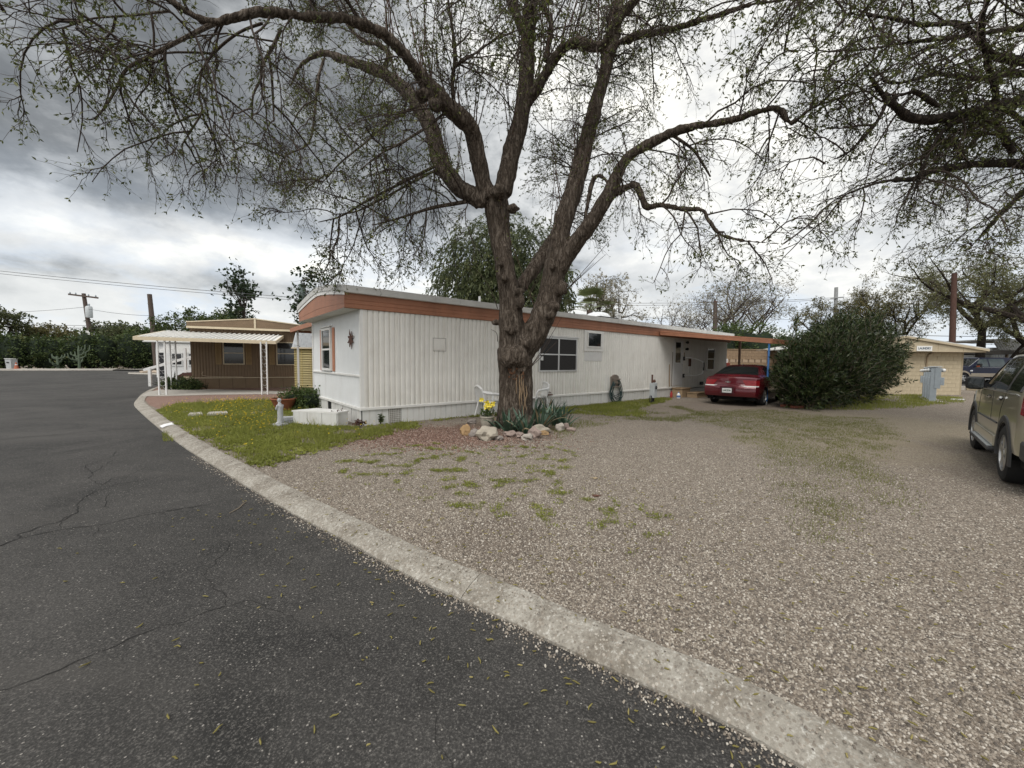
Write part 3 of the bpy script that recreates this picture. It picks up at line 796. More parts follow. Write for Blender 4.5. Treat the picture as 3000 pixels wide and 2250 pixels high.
# ------------------------------------------------------------------ things on and beside the home
SUNO = thing('sun_ornament', 'rusty brown metal sun hanging on the end wall of the white home', 'wall ornament', A0 + ED * .62 + LD * -.03 + Vector((0, 0, 2.0)), rz_of(BEAR) - PI / 2)
def _sun(m):      # local: x across, z up, faces -y
    n = 8
    m.prism([(.10 * math.cos(2 * PI * k / 20), -.012, .10 * math.sin(2 * PI * k / 20)) for k in range(20)], (0, .010, 0))
part('disc', M_RUST, SUNO, _sun)
for k in range(8):
    a = 2 * PI * k / 8 + .2; L_ = .25 if k % 2 == 0 else .20
    def _ry(m):
        pts = []
        for s_, w_ in ((.085, .030), (.13, .034), (.18, .020), (L_, .0)):
            bend = .035 * math.sin((s_ - .085) / .16 * 2.4)
            pts.append((s_, w_, bend))
        lft = [(s_ * math.cos(a) - (w_ + b_) * math.sin(a), s_ * math.sin(a) + (w_ + b_) * math.cos(a)) for s_, w_, b_ in pts]
        rgt = [(s_ * math.cos(a) - (-w_ + b_) * math.sin(a), s_ * math.sin(a) + (-w_ + b_) * math.cos(a)) for s_, w_, b_ in pts[:-1]]
        m.prism([(p[0], -.012, p[1]) for p in lft + rgt[::-1]], (0, .008, 0))
    part('sun_ray', M_RUST, SUNO, _ry)

HR = thing('hose_hanger', 'grey brown plastic hose hanger on the white corrugated wall', 'hose hanger', T(9.5, .02), rz_of(BEAR))
part('backplate', mat('hanger_plastic', (.20, .165, .135), .55, .1, 8), HR, lambda m: (m.cbox(-.25, .22, -.06, 0, .58, .96, .02), m.prism([(-.25 + .47 * k / 10, -.06, .96 + .09 * math.sin(PI * k / 10)) for k in range(11)], (0, .06, 0)), m.cbox(-.20, .17, -.14, -.06, .70, .84, .02)))
part('ledge', MATS['hanger_plastic'], HR, lambda m: m.cbox(-.26, .23, -.16, -.02, .575, .605, .008))
part('shelf_rim', MATS['hanger_plastic'], HR, lambda m: m.cbox(-.22, .19, -.155, -.13, .84, .90, .008))
part('access_panel', M_SKIRT, HR, lambda m: m.box(-.62, -.28, .002, .012, .52, 1.02))
HOSE = thing('garden_hose', 'dark green garden hose hanging in coils below the hose hanger', 'hose', T(9.5, .02), rz_of(BEAR))
M_HOSE = mat('hose_green', (.02, .045, .045), .4, .2, 9)
rr = random.Random(5)
for k in range(9):
    w_, h_ = rr.uniform(.22, .36), rr.uniform(.30, .46) + (.12 if k > 6 else 0); cx, top = rr.uniform(-.05, .06), .86
    part('hose_coil', M_HOSE, HOSE, lambda m: m.tube([(cx + w_ * math.sin(2 * PI * i / 24) * (1.05 - .25 * math.cos(2 * PI * i / 24)), -.09 - .012 * (k % 4) - .02 * math.sin(i), max(.03, top - h_ + h_ * math.cos(2 * PI * i / 24))) for i in range(25)], .0125, 6))
part('hose_tail', M_HOSE, HOSE, lambda m: m.tube([(.30, -.1, .5), (.32, -.12, .25), (.18, -.2, .03), (-.05, -.22, .02), (-.22, -.18, .08), (-.30, -.1, .35)], .0125, 6))

MT = thing('electric_pedestal', 'light grey electric meter box on a post before the white wall', 'meter box', T(10.45, 1.1), rz_of(38))
part('cabinet', M_LTGREY, MT, lambda m: m.cbox(-.17, .17, -.09, .09, .20, .76, .012))
part('meter_dial', M_BLACK, MT, lambda m: m.lathe([(0, -.135), (.055, -.13), (.068, -.11), (.07, -.09)], 16, (.0, 0, .585), 'y'))
part('conduit', M_RUST, MT, lambda m: (m.tube([(-.10, .02, .76), (-.10, .02, 1.07)], .032, 10),))
part('weatherhead', M_RUST, MT, lambda m: (m.tube([(-.02, 0, .78), (-.02, 0, .83)], .05, 10), m.tube([(.02, 0, .80), (.08, 0, .84), (.13, 0, .80)], .045, 8)))
part('fittings', M_ALU, MT, lambda m: [m.tube([(xx, 0, .76), (xx, 0, .80)], .018, 8) for xx in (.08, .13)])
part('post', M_BLACK, MT, lambda m: (m.box(-.14, -.09, -.03, .03, -.02, .20), m.box(-.05, -.0, -.05, .0, -.02, .20)))
part('coiled_cable', M_BLACK, MT, lambda m: m.tube([(-.27 + .11 * math.cos(i * .55), .02 * math.sin(i * .3), .17 + .12 * math.sin(i * .55)) for i in range(24)] + [(-.16, 0, .4), (-.12, .05, .6)], .010, 5))

ST = thing('door_steps', 'tan wooden step boxes below the white entry door', 'steps', T(14.3, .10), rz_of(BEAR))
part('landing_box', M_WOODTAN, ST, lambda m: (m.box(-.62, .10, -.48, -.02, 0, .37), m.cbox(-.66, .14, -.52, 0, .372, .41, .006)))
part('lower_step', M_WOODTAN, ST, lambda m: (m.box(-.30, .75, -.98, -.53, 0, .19), m.cbox(-.34, .79, -1.02, -.53, .192, .23, .006)))
for zz in (.09, .15): part('board_joint', M_DARK, ST, lambda m: m.box(-.30, .75, -.983, -.980, zz, zz + .008))
def jug(loc, cap, lab):
    j = thing('plastic_jug', lab, 'jug', loc)
    part('body', M_PLASTICW, j, lambda m: m.lathe([(0, 0), (.07, 0), (.078, .03), (.078, .15), (.05, .21), (.022, .235), (.022, .26), (0, .26)], 12))
    part('label_band', cap, j, lambda m: m.lathe([(.079, .05), (.080, .05), (.080, .13), (.079, .13)], 12))
    part('cap', cap, j, lambda m: m.lathe([(.026, .24), (.026, .275), (0, .275)], 10))
jug(T(13.1, .72), mat('blue_plastic', (.10, .20, .45), .5), 'small white jug with blue label left of the door steps')
jug(T(15.25, 1.05), M_PLASTICW, 'small plain white jug right of the door steps')
tb = thing('red_bottle', 'small red bottle between the white jug and the door steps', 'bottle', T(13.05, .42))
part('body', mat('red_plastic', (.35, .03, .03), .4), tb, lambda m: m.lathe([(0, 0), (.05, 0), (.055, .02), (.055, .2), (.02, .26), (.02, .30), (0, .3)], 10))
bk = thing('black_bucket', 'small dark bucket beside the plain white jug', 'bucket', T(15.62, .80))
part('body', M_BLACK, bk, lambda m: m.lathe([(0, 0), (.08, 0), (.10, .2), (.092, .2), (.075, .02)], 14))

# ------------------------------------------------------------------ plant machinery
def unit(v):
    return v / (np.linalg.norm(v, axis=-1, keepdims=True) + 1e-9)


def tube_batch(Pn, R, S=3):
    """Pn (N,K,3) polylines, R (N,K) radii -> verts, quad faces"""
    N, K, _ = Pn.shape
    tg = np.gradient(Pn, axis=1); tg = unit(tg)
    ch = unit(Pn[:, -1] - Pn[:, 0])
    ref = np.where(np.abs(ch[:, 2:3]) > .9, np.array([[1., 0, 0]]), np.array([[0., 0, 1.]]))
    s = unit(np.cross(tg, ref[:, None, :])); q = np.cross(tg, s)
    a = np.arange(S) * 2 * np.pi / S
    V = Pn[:, :, None, :] + R[:, :, None, None] * (np.cos(a)[None, None, :, None] * s[:, :, None, :] + np.sin(a)[None, None, :, None] * q[:, :, None, :])
    V = V.reshape(-1, 3)
    base = (np.arange(N) * K * S)[:, None, None]
    i = np.arange(K - 1)[None, :, None]; k = np.arange(S)[None, None, :]; k2 = (k + 1) % S
    f = np.stack([base + i * S + k, base + i * S + k2, base + (i + 1) * S + k2, base + (i + 1) * S + k], -1).reshape(-1, 4)
    return V, f


def leaf_batch(pos, dr, L, W, rng, fold=True):
    """one lance-shaped quad per leaf"""
    N = len(pos); dr = unit(dr)
    rv = unit(rng.normal(size=(N, 3))); s = unit(np.cross(dr, rv))
    L = np.broadcast_to(L, (N,))[:, None]; W = np.broadcast_to(W, (N,))[:, None]
    nrm = np.cross(dr, s)
    mid = pos + dr * L * .45
    V = np.stack([pos, mid + s * W * .5 + nrm * W * .12, pos + dr * L - nrm * L * .10, mid - s * W * .5 + nrm * W * .12], 1).reshape(-1, 3)
    f = (np.arange(N) * 4)[:, None] + np.arange(4)[None]
    return V, f


def grow(starts, dirs, lens, K, rng, droop=.15, jit=.25, lift=0.0):
    """random-walk polylines"""
    N = len(starts); P_ = np.zeros((N, K, 3)); P_[:, 0] = starts
    d = unit(dirs); step = (np.broadcast_to(lens, (N,)) / (K - 1))[:, None]
    for k in range(1, K):
        d = unit(d + rng.normal(size=(N, 3)) * jit + np.array([0, 0, -droop * k / K + lift]))
        P_[:, k] = P_[:, k - 1] + d * step
    return P_


def pick_on(Pn, per, rng, lo=.25, hi=1.0, lens=None):
    """random points along polylines with their directions"""
    N, K, _ = Pn.shape
    idx = np.repeat(np.arange(N), per) if np.isscalar(per) else np.repeat(np.arange(N), per)
    tt = rng.uniform(lo, hi, len(idx)) * (K - 1)
    i = np.minimum(tt.astype(int), K - 2); fr = (tt - i)[:, None]
    a, b = Pn[idx, i], Pn[idx, i + 1]
    return a * (1 - fr) + b * fr, unit(b - a), tt / (K - 1), idx


def perp(d, rng):
    return unit(np.cross(d, rng.normal(size=d.shape)))


def bark_mat(name, c1, c2, c3, stretch=(9, 9, 1.6), bump=1.0):
    m = bpy.data.materials.new(name); m.use_nodes = True
    t = NT(m.node_tree); b = t.n['Principled BSDF']
    tc = t.add('ShaderNodeTexCoord').outputs['Object']
    w = t.add('ShaderNodeVectorMath', operation='ADD', inp={0: tc, 1: t.add('ShaderNodeVectorMath', operation='SCALE', inp={0: t.noise(tc, 3.5, 4, .6, out=1), 'Scale': .16}).outputs[0]}).outputs[0]
    v = t.mapping(w, scale=stretch)
    rn = t.noise(v, 1.9, 4, .55); n = t.noise(v, 4.5, 8, .72); n2 = t.noise(tc, 1.6, 5, .6)
    rid = t.math('MULTIPLY', t.math('ABSOLUTE', t.math('SUBTRACT', rn, .5)), 5.0, clamp=True)
    h = t.math('ADD', t.math('MULTIPLY', rid, .55), t.math('MULTIPLY', n, .75))
    c = t.ramp(h, [(.30, c1), (.58, c2), (1.0, c3)])
    c = t.mix(t.add('ShaderNodeMapRange', inp={0: n2, 1: .4, 2: .75, 3: 0, 4: .45}).outputs[0], c, [x * .6 for x in c2])
    t.l.new(c, b.inputs['Base Color']); b.inputs['Roughness'].default_value = .95; b.inputs['Specular IOR Level'].default_value = .15
    bp = t.add('ShaderNodeBump', inp={'Strength': bump, 'Distance': .035, 'Height': h})
    t.l.new(bp.outputs[0], b.inputs['Normal'])
    return m


M_BARK = bark_mat('bark_grey_brown', (.020, .015, .011), (.105, .083, .065), (.22, .186, .154), (8, 8, 1.1))
M_BARKD = bark_mat('bark_dark', (.012, .010, .008), (.045, .036, .029), (.095, .078, .064))
M_TWIG = mat('twig', (.050, .036, .028), .9, .25, 9)
M_LEAFNEW = leafmat('new_leaf', (.050, .062, .016), (.115, .135, .036), .5, .28, (.17, .17, .055))


def remeshed(limbs, lumps, voxel, name, m, parent, amp=.02):
    """limbs: list of (points, radii) -> one fused, knobbly surface"""
    mb = MB()
    for pts, rs in limbs: mb.tube(pts, rs, 12, True, True)
    for c, r, sq in lumps: mb.blob(c, r, 2, .35, c[2] * 7, sq, True)
    me = mb.mesh('tmp', 0)
    ob = bpy.data.objects.new('tmp', me); COL.objects.link(ob)
    md = ob.modifiers.new('r', 'REMESH'); md.mode = 'VOXEL'; md.voxel_size = voxel; md.use_smooth_shade = True
    sm = ob.modifiers.new('s', 'SMOOTH'); sm.iterations = 2; sm.factor = .4
    dg = bpy.context.evaluated_depsgraph_get(); ev = ob.evaluated_get(dg)
    me2 = bpy.data.meshes.new_from_object(ev)
    bpy.data.objects.remove(ob); bpy.data.meshes.remove(me)
    n = len(me2.vertices); co = np.empty(n * 3, np.float32); me2.vertices.foreach_get('co', co); co = co.reshape(-1, 3)
    no = np.empty(n * 3, np.float32); me2.vertices.foreach_get('normal', no); no = no.reshape(-1, 3)
    dv = np.array([mnoise.noise(Vector((c[0] * 3.1, c[1] * 3.1, c[2] * 1.6))) * .9 + mnoise.noise(Vector((c[0] * 13, c[1] * 13, c[2] * 2.6))) * .75 + mnoise.noise(Vector((c[0] * 9, c[1] * 9, c[2] * 8))) * .45 for c in co])
    co = co + no * (dv * amp)[:, None]
    me2.vertices.foreach_set('co', co.astype(np.float32).ravel())
    me2.polygons.foreach_set('use_smooth', np.ones(len(me2.polygons), bool)); me2.update()
    me2.name = name
    if me2.materials: me2.materials.clear()
    return link(name, me2, m, parent)


def limb_px(pts, Y0, org, slim=1.0):
    """traced limb: (u, v, depth offset, half width px) -> local points and radii"""
    P_ = [P(u, v, Y0 + dy) - org for u, v, dy, hw in pts]
    R_ = [max(.006, hw * slim * (Y0 + dy) / F_PX) for u, v, dy, hw in pts]
    n = 4
    Q = catmull(P_, n); RR = []
    for i in range(len(R_) - 1):
        for k in range(n): RR.append(R_[i] + (R_[i + 1] - R_[i]) * k / n)
    RR.append(R_[-1])
    return Q, RR


def resample(pts, K):
    a = np.array([tuple(p) for p in pts]); d = np.r_[0, np.cumsum(np.linalg.norm(np.diff(a, axis=0), axis=1))]
    t_ = np.linspace(0, d[-1], K)
    return np.stack([np.interp(t_, d, a[:, i]) for i in range(3)], 1), d[-1]


def crown_on(limbs, root, rng, nb_per_m=3.2, blen=(.7, 2.0), sub=7, tw=7, leaves=5, leafL=.055, droop=.16, bias=(0, 0, 0), start=.12, m_leaf=None, m_twig=None, keep=None, leafW=.38, twl=(.14, .5)):
    """branches, sub-branches, twigs and young leaves along the limbs"""
    K = 30
    arr, ln = zip(*[resample(p, K) for p, r in limbs]); arr = np.array(arr); ln = np.array(ln)
    per = np.maximum(1, (ln * nb_per_m).astype(int))
    p, d, f, idx = pick_on(arr, per, rng, start, 1.0)
    bl = rng.uniform(*blen, len(p)) * (1.15 - .45 * f)
    bd = d * .55 + perp(d, rng) * .85 + np.array([0, 0, .12]) + np.array(bias)
    B = grow(p, bd, bl, 8, rng, droop * 1.1, .17)
    p2, d2, f2, i2 = pick_on(B, sub, rng, .12, 1.0)
    sl = rng.uniform(.25, .95, len(p2)) * (1.1 - .4 * f2)
    S_ = grow(p2, d2 * .8 + perp(d2, rng) * .75 + np.array(bias) * .5, sl, 6, rng, droop * 1.5, .22)
    p3, d3, f3, i3 = pick_on(S_, tw, rng, .1, 1.0)
    tl = rng.uniform(*twl, len(p3))
    T_ = grow(p3, d3 * .8 + perp(d3, rng) * .7, tl, 4, rng, droop * 1.2, .22)
    if keep is not None:
        T_ = T_[keep(T_[:, -1])]; S_ = S_[keep(S_[:, -1])]; B = B[keep(B[:, -1])]
    def rad(n, k, a, b): return np.linspace(a, b, k)[None].repeat(n, 0) * rng.uniform(.7, 1.3, (n, 1))
    Vb, Fb = tube_batch(B, rad(len(B), 8, .017, .006), 5)
    tag(link('branches', np_mesh('branches', Vb, Fb, True), m_twig, root), kind='stuff')
    Vs, Fs = tube_batch(S_, rad(len(S_), 6, .0075, .0032), 4)
    Vt, Ft = tube_batch(T_, rad(len(T_), 4, .0036, .0016), 3)
    V = np.vstack([Vs, Vt]); Ff = np.vstack([Fs, Ft + len(Vs)])
    o = link('twigs', np_mesh('twigs', V, Ff, True), m_twig, root); tag(o, kind='stuff')
    p4, d4, f4, i4 = pick_on(T_, leaves, rng, .3, 1.0)
    pe = T_[:, -1]; de = unit(T_[:, -1] - T_[:, -2])
    p4 = np.vstack([p4, pe, pe, pe]); d4 = np.vstack([d4, de, de, de])
    ld = d4 * .7 + perp(d4, rng) * .8 + np.array([0, 0, -.1])
    LL = rng.uniform(.6, 1.25, len(p4)) * leafL
    # leaf density varies from bough to bough
    kp = np.array([mnoise.noise(Vector(q * .7)) for q in p4[:: 1]]) > -.08
    kp |= rng.random(len(p4)) < .28
    p4, ld, LL = p4[kp], ld[kp], LL[kp]
    Vl, Fl = leaf_batch(p4, ld, LL, LL * leafW, rng)
    o = link('leaves', np_mesh('leaves', Vl, Fl, False, rng.random(len(p4))), m_leaf, root); tag(o, kind='stuff')
    return len(p4), len(T_)


# ------------------------------------------------------------------ the big shade tree
TB = Vector((.12, 9.0, 0))
TREE = thing('shade_tree', 'big old shade tree with knobbly forked trunk in front of the white home', 'tree', TB)
Y0 = 9.0
def up_px(a): return [(1000 + x * .452, y * .452, dy, hw) for x, y, dy, hw in a]
def lf_px(a): return [(x * .452, y * .452, dy, hw) for x, y, dy, hw in a]
def rg_px(a): return [(2000 + x * .452, y * .452, dy, hw) for x, y, dy, hw in a]
TL = {}
TL['trunk'] = [(1512, 1275, 0, 66), (1511, 1225, 0, 56), (1511, 1160, 0, 50), (1511, 1088, 0, 49), (1508, 1020, 0, 50)]
TL['left_trunk'] = [(1504, 1040, 0, 44), (1496, 907, 0, 34), (1484, 816, 0, 28), (1474, 745, .05, 27), (1463, 681, .1, 30), (1456, 613, .1, 36), (1450, 575, .1, 34)]
TL['right_trunk'] = [(1528, 1030, 0, 36), (1568, 975, 0, 38), (1605, 884, 0, 34), (1625, 794, .05, 32), (1643, 681, .1, 27), (1662, 613, .2, 27), (1687, 542, .3, 26), (1719, 407, .5, 21), (1750, 294, .7, 19), (1782, 181, .9, 16), (1800, 113, 1.0, 14), (1813, 0, 1.2, 12), (1832, -140, 1.3, 8), (1860, -330, 1.4, 4)]
TL['right_fork'] = [(1640, 790, 0, 26), (1664, 745, -.05, 26), (1693, 703, -.1, 25), (1743, 636, -.2, 23), (1788, 559, -.3, 22), (1809, 511, -.4, 18), (1845, 457, -.5, 15), (1904, 420, -.6, 14), (2000, 378, -.9, 12), (2136, 353, -1.2, 10), (2272, 316, -1.5, 8), (2316, 360, -1.55, 5), (2380, 316, -1.6, 4), (2480, 280, -1.7, 3)]
TL['limb_a'] = up_px([(900, 1300, .1, 26), (800, 1240, .2, 24), (730, 1180, .3, 24), (640, 1050, .5, 24), (590, 850, .7, 22), (500, 690, 1.0, 20), (420, 590, 1.2, 18), (280, 480, 1.5, 15), (150, 430, 1.7, 13), (0, 380, 2.0, 11), (-120, 345, 2.2, 9), (-260, 420, 2.3, 5), (-330, 560, 2.4, 3)])
TL['limb_b'] = up_px([(960, 1290, 0, 30), (920, 1180, -.05, 26), (870, 950, -.2, 25), (830, 820, -.4, 25), (720, 720, -.6, 26), (620, 620, -.75, 26), (550, 540, -.9, 22), (430, 380, -1.2, 17), (270, 220, -1.5, 15), (80, 140, -1.8, 13), (0, 115, -1.9, 13), (-210, 110, -2.2, 13), (-510, 80, -2.5, 13), (-810, 140, -2.8, 13), (-960, 100, -2.9, 10), (-1130, -10, -3.0, 8), (-1350, -160, -3.1, 4)])
TL['centre'] = up_px([(1040, 1260, .1, 26), (1080, 1100, .15, 26), (1120, 930, .2, 26), (1165, 760, .3, 24), (1190, 600, .35, 24), (1200, 450, .4, 21), (1210, 250, .5, 20), (1230, 0, .6, 20), (1250, -300, .8, 14), (1300, -700, 1.0, 6)])
TL['centre_l'] = up_px([(1190, 210, .5, 14), (1150, 130, .4, 13), (1090, 0, .3, 12), (1020, -200, .1, 8), (960, -450, -.2, 4)])
TL['centre_m'] = up_px([(1320, 400, .4, 9), (1350, 250, .4, 10), (1360, 120, .4, 10), (1310, 40, .4, 9), (1330, -200, .3, 5)])
TL['centre_r'] = up_px([(1190, 690, .3, 16), (1290, 540, .1, 16), (1370, 400, -.1, 15), (1440, 310, -.2, 14), (1530, 275, -.4, 14), (1640, 305, -.5, 15), (1710, 280, -.6, 14), (1780, 150, -.8, 13), (1900, 0, -1.0, 12), (2060, -200, -1.3, 7), (2200, -380, -1.5, 3)])
TL['right_hi'] = up_px([(1760, 300, .9, 10), (1900, 235, .6, 12), (2060, 205, .3, 11), (2212, 170, .1, 9), (2400, 110, -.2, 9), (2650, 30, -.6, 8), (2850, 0, -.9, 5), (3050, -60, -1.2, 3)])
TL['low_r'] = up_px([(1770, 1260, -.25, 11), (1850, 1215, -.5, 14), (1910, 1200, -.7, 14), (1950, 1290, -.8, 13), (1985, 1340, -.85, 14), (2080, 1330, -.95, 10), (2212, 1355, -1.1, 9), (2340, 1360, -1.3, 8), (2390, 1440, -1.35, 8), (2460, 1520, -1.45, 7), (2610, 1560, -1.6, 6), (2870, 1582, -1.9, 3)])
TL['drop_r'] = rg_px([(-60, 880, -.6, 8), (30, 940, -.7, 7), (80, 985, -.75, 6), (130, 1060, -.8, 6), (180, 1145, -.85, 4)])
TL['stub_r'] = up_px([(1570, 1460, .0, 9), (1600, 1300, -.05, 10), (1630, 1170, -.1, 10), (1680, 1140, -.2, 10), (1740, 1200, -.25, 8)])
TL['behind'] = [(1520, 850, .35, 20), (1555, 800, .6, 22), (1589, 753, .8, 22), (1625, 690, 1.1, 18), (1665, 600, 1.5, 15), (1700, 470, 1.9, 12), (1730, 330, 2.3, 9), (1770, 160, 2.6, 6), (1800, -60, 2.9, 3)]
TL['left_low1'] = up_px([(850, 1300, .2, 11), (740, 1320, 0, 10), (600, 1345, -.2, 9), (450, 1390, -.4, 6), (320, 1430, -.5, 4), (200, 1460, -.6, 2.5)])
TL['left_low2'] = up_px([(640, 1060, .5, 8), (590, 1085, .3, 8), (400, 1180, 0, 7), (150, 1310, -.3, 6), (0, 1400, -.5, 4), (-150, 1440, -.6, 2)])
TL['left_low3'] = up_px([(640, 1090, .4, 7), (500, 1160, .1, 6), (300, 1270, -.3, 5), (100, 1370, -.6, 4), (-60, 1390, -.8, 2)])
TL['left_mid1'] = up_px([(660, 740, -.6, 6), (560, 820, -.8, 7), (400, 920, -1.1, 6), (250, 1000, -1.3, 4), (100, 1120, -1.5, 2)])
TL['left_mid2'] = up_px([(560, 680, .9, 6), (440, 710, .7, 7), (300, 800, .4, 6), (150, 930, .1, 5), (0, 1050, -.2, 4), (-120, 1180, -.4, 2)])
TL['up_twig'] = up_px([(725, 640, -.6, 9), (720, 520, -.7, 10), (735, 400, -.8, 9), (735, 290, -.9, 8), (700, 60, -1.1, 6), (680, -120, -1.3, 4), (640, -350, -1.5, 2)])
TL['up_twig2'] = up_px([(735, 430, -.8, 6), (830, 370, -.9, 6), (940, 295, -1.0, 4), (1080, 180, -1.2, 3)])
TL['left_end'] = lf_px([(1390, 150, -2.8, 12), (1200, 245, -3.0, 9), (950, 375, -3.2, 9), (820, 450, -3.3, 7), (760, 560, -3.3, 6), (700, 665, -3.35, 5), (610, 770, -3.4, 3), (520, 765, -3.4, 2)])
TL['left_end2'] = lf_px([(1820, 190, -2.4, 8), (1770, 300, -2.4, 8), (1700, 420, -2.4, 7), (1690, 510, -2.4, 6), (1640, 620, -2.4, 5), (1635, 760, -2.4, 3)])
TL['left_end3'] = lf_px([(1740, 350, -2.4, 6), (1760, 480, -2.3, 6), (1770, 640, -2.2, 5), (1775, 790, -2.2, 3)])
TL['left_end4'] = lf_px([(2100, 380, 1.5, 6), (2060, 520, 1.4, 6), (2040, 720, 1.3, 6), (2000, 930, 1.2, 4), (1830, 1030, 1.1, 3), (1800, 1240, 1.0, 2)])
TL['left_arch'] = lf_px([(1700, 150, -2.3, 7), (1550, 210, -2.3, 6), (1400, 330, -2.2, 6), (1310, 460, -2.1, 5), (1290, 620, -2.0, 5), (1310, 720, -2.0, 5), (1230, 860, -2.0, 4), (1180, 960, -2.0, 3), (1220, 1150, -2.0, 1.5)])
TL['left_arch2'] = lf_px([(1100, 70, -2.9, 5), (850, 100, -3.1, 5), (600, 120, -3.3, 4), (350, 190, -3.5, 3), (130, 135, -3.6, 2.5), (0, 60, -3.7, 2)])
TL['left_arch3'] = lf_px([(480, 0, -3.4, 4), (520, 120, -3.4, 4), (580, 280, -3.4, 3), (620, 430, -3.4, 2)])
TL['left_far'] = up_px([(130, 150, -1.7, 9), (60, 40, -1.9, 8), (0, -40, -2.1, 6), (-150, -250, -2.4, 3)])
TL['left_far2'] = up_px([(240, 480, 1.5, 12), (310, 360, 1.5, 10), (240, 290, 1.6, 11), (130, 260, 1.8, 10), (20, 130, 2.0, 7), (-80, -60, 2.2, 4)])
TL['over'] = up_px([(1215, 300, .5, 10), (1240, 100, -.6, 10), (1200, -200, -2.4, 9), (1100, -500, -3.8, 6), (950, -900, -4.8, 3)])
TL['over_r'] = up_px([(1800, 120, 1.0, 9), (1950, -120, -.2, 8), (2200, -400, -1.8, 6), (2500, -700, -3.0, 3)])
SLIM = {'trunk': 1, 'left_trunk': 1, 'right_trunk': 1, 'right_fork': .95, 'limb_a': 1, 'limb_b': .94, 'centre': 1, 'centre_r': .95, 'centre_l': .9, 'centre_m': .8, 'low_r': .78, 'behind': .9, 'right_hi': .8}
LIMBS = {k: limb_px(v, Y0, TB, SLIM.get(k, .58)) for k, v in TL.items()}
lump = []
def lp(u, v, dy, r, sq=(1, 1, 1)): lump.append((P(u, v, Y0 + dy * 1.25) - TB, r * 1.22, sq))
lp(1512, 1045, -.30, .20, (1.1, .8, 1)); lp(1488, 1055, -.30, .13); lp(1535, 1060, -.25, .13); lp(1498, 968, -.28, .10, (1.1, .8, .7)); lp(1525, 885, -.22, .10, (.8, .8, 1.3)); lp(1522, 855, -.2, .08)
lp(1625, 900, -.24, .10); lp(1614, 925, -.26, .08); lp(1645, 850, -.18, .10); lp(1652, 838, -.12, .08); lp(1478, 815, -.25, .07); lp(1466, 775, -.22, .06); lp(1528, 1085, -.28, .09, (1, .8, .6)); lp(1556, 960, -.18, .08)
lp(1505, 612, -.25, .10, (1.2, 1, .8)); lp(1408, 590, -.1, .12); lp(1460, 560, -.2, .14); lp(1280, 290, .0, .12); lp(1240, 280, -.7, .12, (1.3, 1, .8)); lp(1275, 310, -.7, .11); lp(1285, 470, .4, .12); lp(1620, 780, -.2, .06); lp(1540, 1005, -.25, .09)
lp(1480, 1235, -.2, .14, (1, 1, .8)); lp(1552, 1240, -.2, .14, (1, 1, .8)); lp(1515, 1250, -.38, .12); lp(1450, 945, 0, .07); lp(1700, 690, -.2, .08)
BIG = ['trunk', 'left_trunk', 'right_trunk', 'right_fork', 'limb_a', 'limb_b', 'centre', 'centre_l', 'centre_m', 'centre_r', 'low_r', 'behind', 'stub_r', 'left_far2', 'right_hi', 'over', 'over_r']
TRUNK = remeshed([LIMBS[k] for k in BIG], lump, .028, 'trunk', M_BARK, TREE, .028)
for k in LIMBS:
    if k not in BIG:
        m = MB(); m.tube(LIMBS[k][0], LIMBS[k][1], 7); m.build('limb', M_BARK, TREE)
# torn pale heartwood and fresh orange rot on the trunk
def on_trunk(u, v, dy): return P(u, v, Y0 + dy) - TB
part('exposed_wood', mat('heartwood', (.24, .17, .105), .9, .45, 9, .8, 40, stretch=(6, 6, 1)), TREE, lambda m: [m.tube(catmull([on_trunk(u_ + random.uniform(-3, 3), v_, -.40 + abs(u_ - 1511) * .0012) for v_ in range(v0_, v1_, 24)], 3), [.004 + .010 * math.sin(PI * (i + .5) / (3 * (len(range(v0_, v1_, 24)) - 1) + 1)) for i in range(3 * (len(range(v0_, v1_, 24)) - 1) + 1)], 6) for u_, v0_, v1_ in ((1524, 1098, 1210), (1530, 1092, 1195), (1536, 1104, 1225), (1520, 1120, 1190), (1541, 1130, 1210), (1515, 1105, 1160))])
M_ROT = mat('rotted_wood', (.105, .05, .026), .95, .5, 30, .8, 60)
rr = random.Random(12)
part('rotted_bark', M_ROT, TREE, lambda m: [m.blob(on_trunk(1512 + rr.uniform(-22, 24), 1100 + rr.uniform(-20, 12), -.40 + rr.uniform(-.03, .03)), rr.uniform(.008, .024), 1, .6, i, (1, .6, rr.uniform(.6, 1.4))) for i in range(46)])
g = np.random.default_rng(11)
crown_limbs = [LIMBS[k] for k in LIMBS if k not in ('trunk', 'left_trunk', 'behind', 'right_trunk', 'stub_r', 'right_fork', 'limb_a', 'limb_b', 'centre')]
def tail(k, n): return (LIMBS[k][0][n:], LIMBS[k][1][n:])
crown_limbs += [tail('right_trunk', 22), tail('right_fork', 16), tail('limb_a', 10), tail('limb_b', 12), tail('centre', 8), tail('behind', 12)]
def keep_main(p):      # the crown hangs no lower than head room
    return (p[:, 2] > 2.9 + .0 * p[:, 0])
print('tree', crown_on(crown_limbs, TREE, g, 3.7, (.8, 2.3), 7, 7, 2, .064, .17, start=.03, m_leaf=M_LEAFNEW, m_twig=M_TWIG, keep=keep_main))
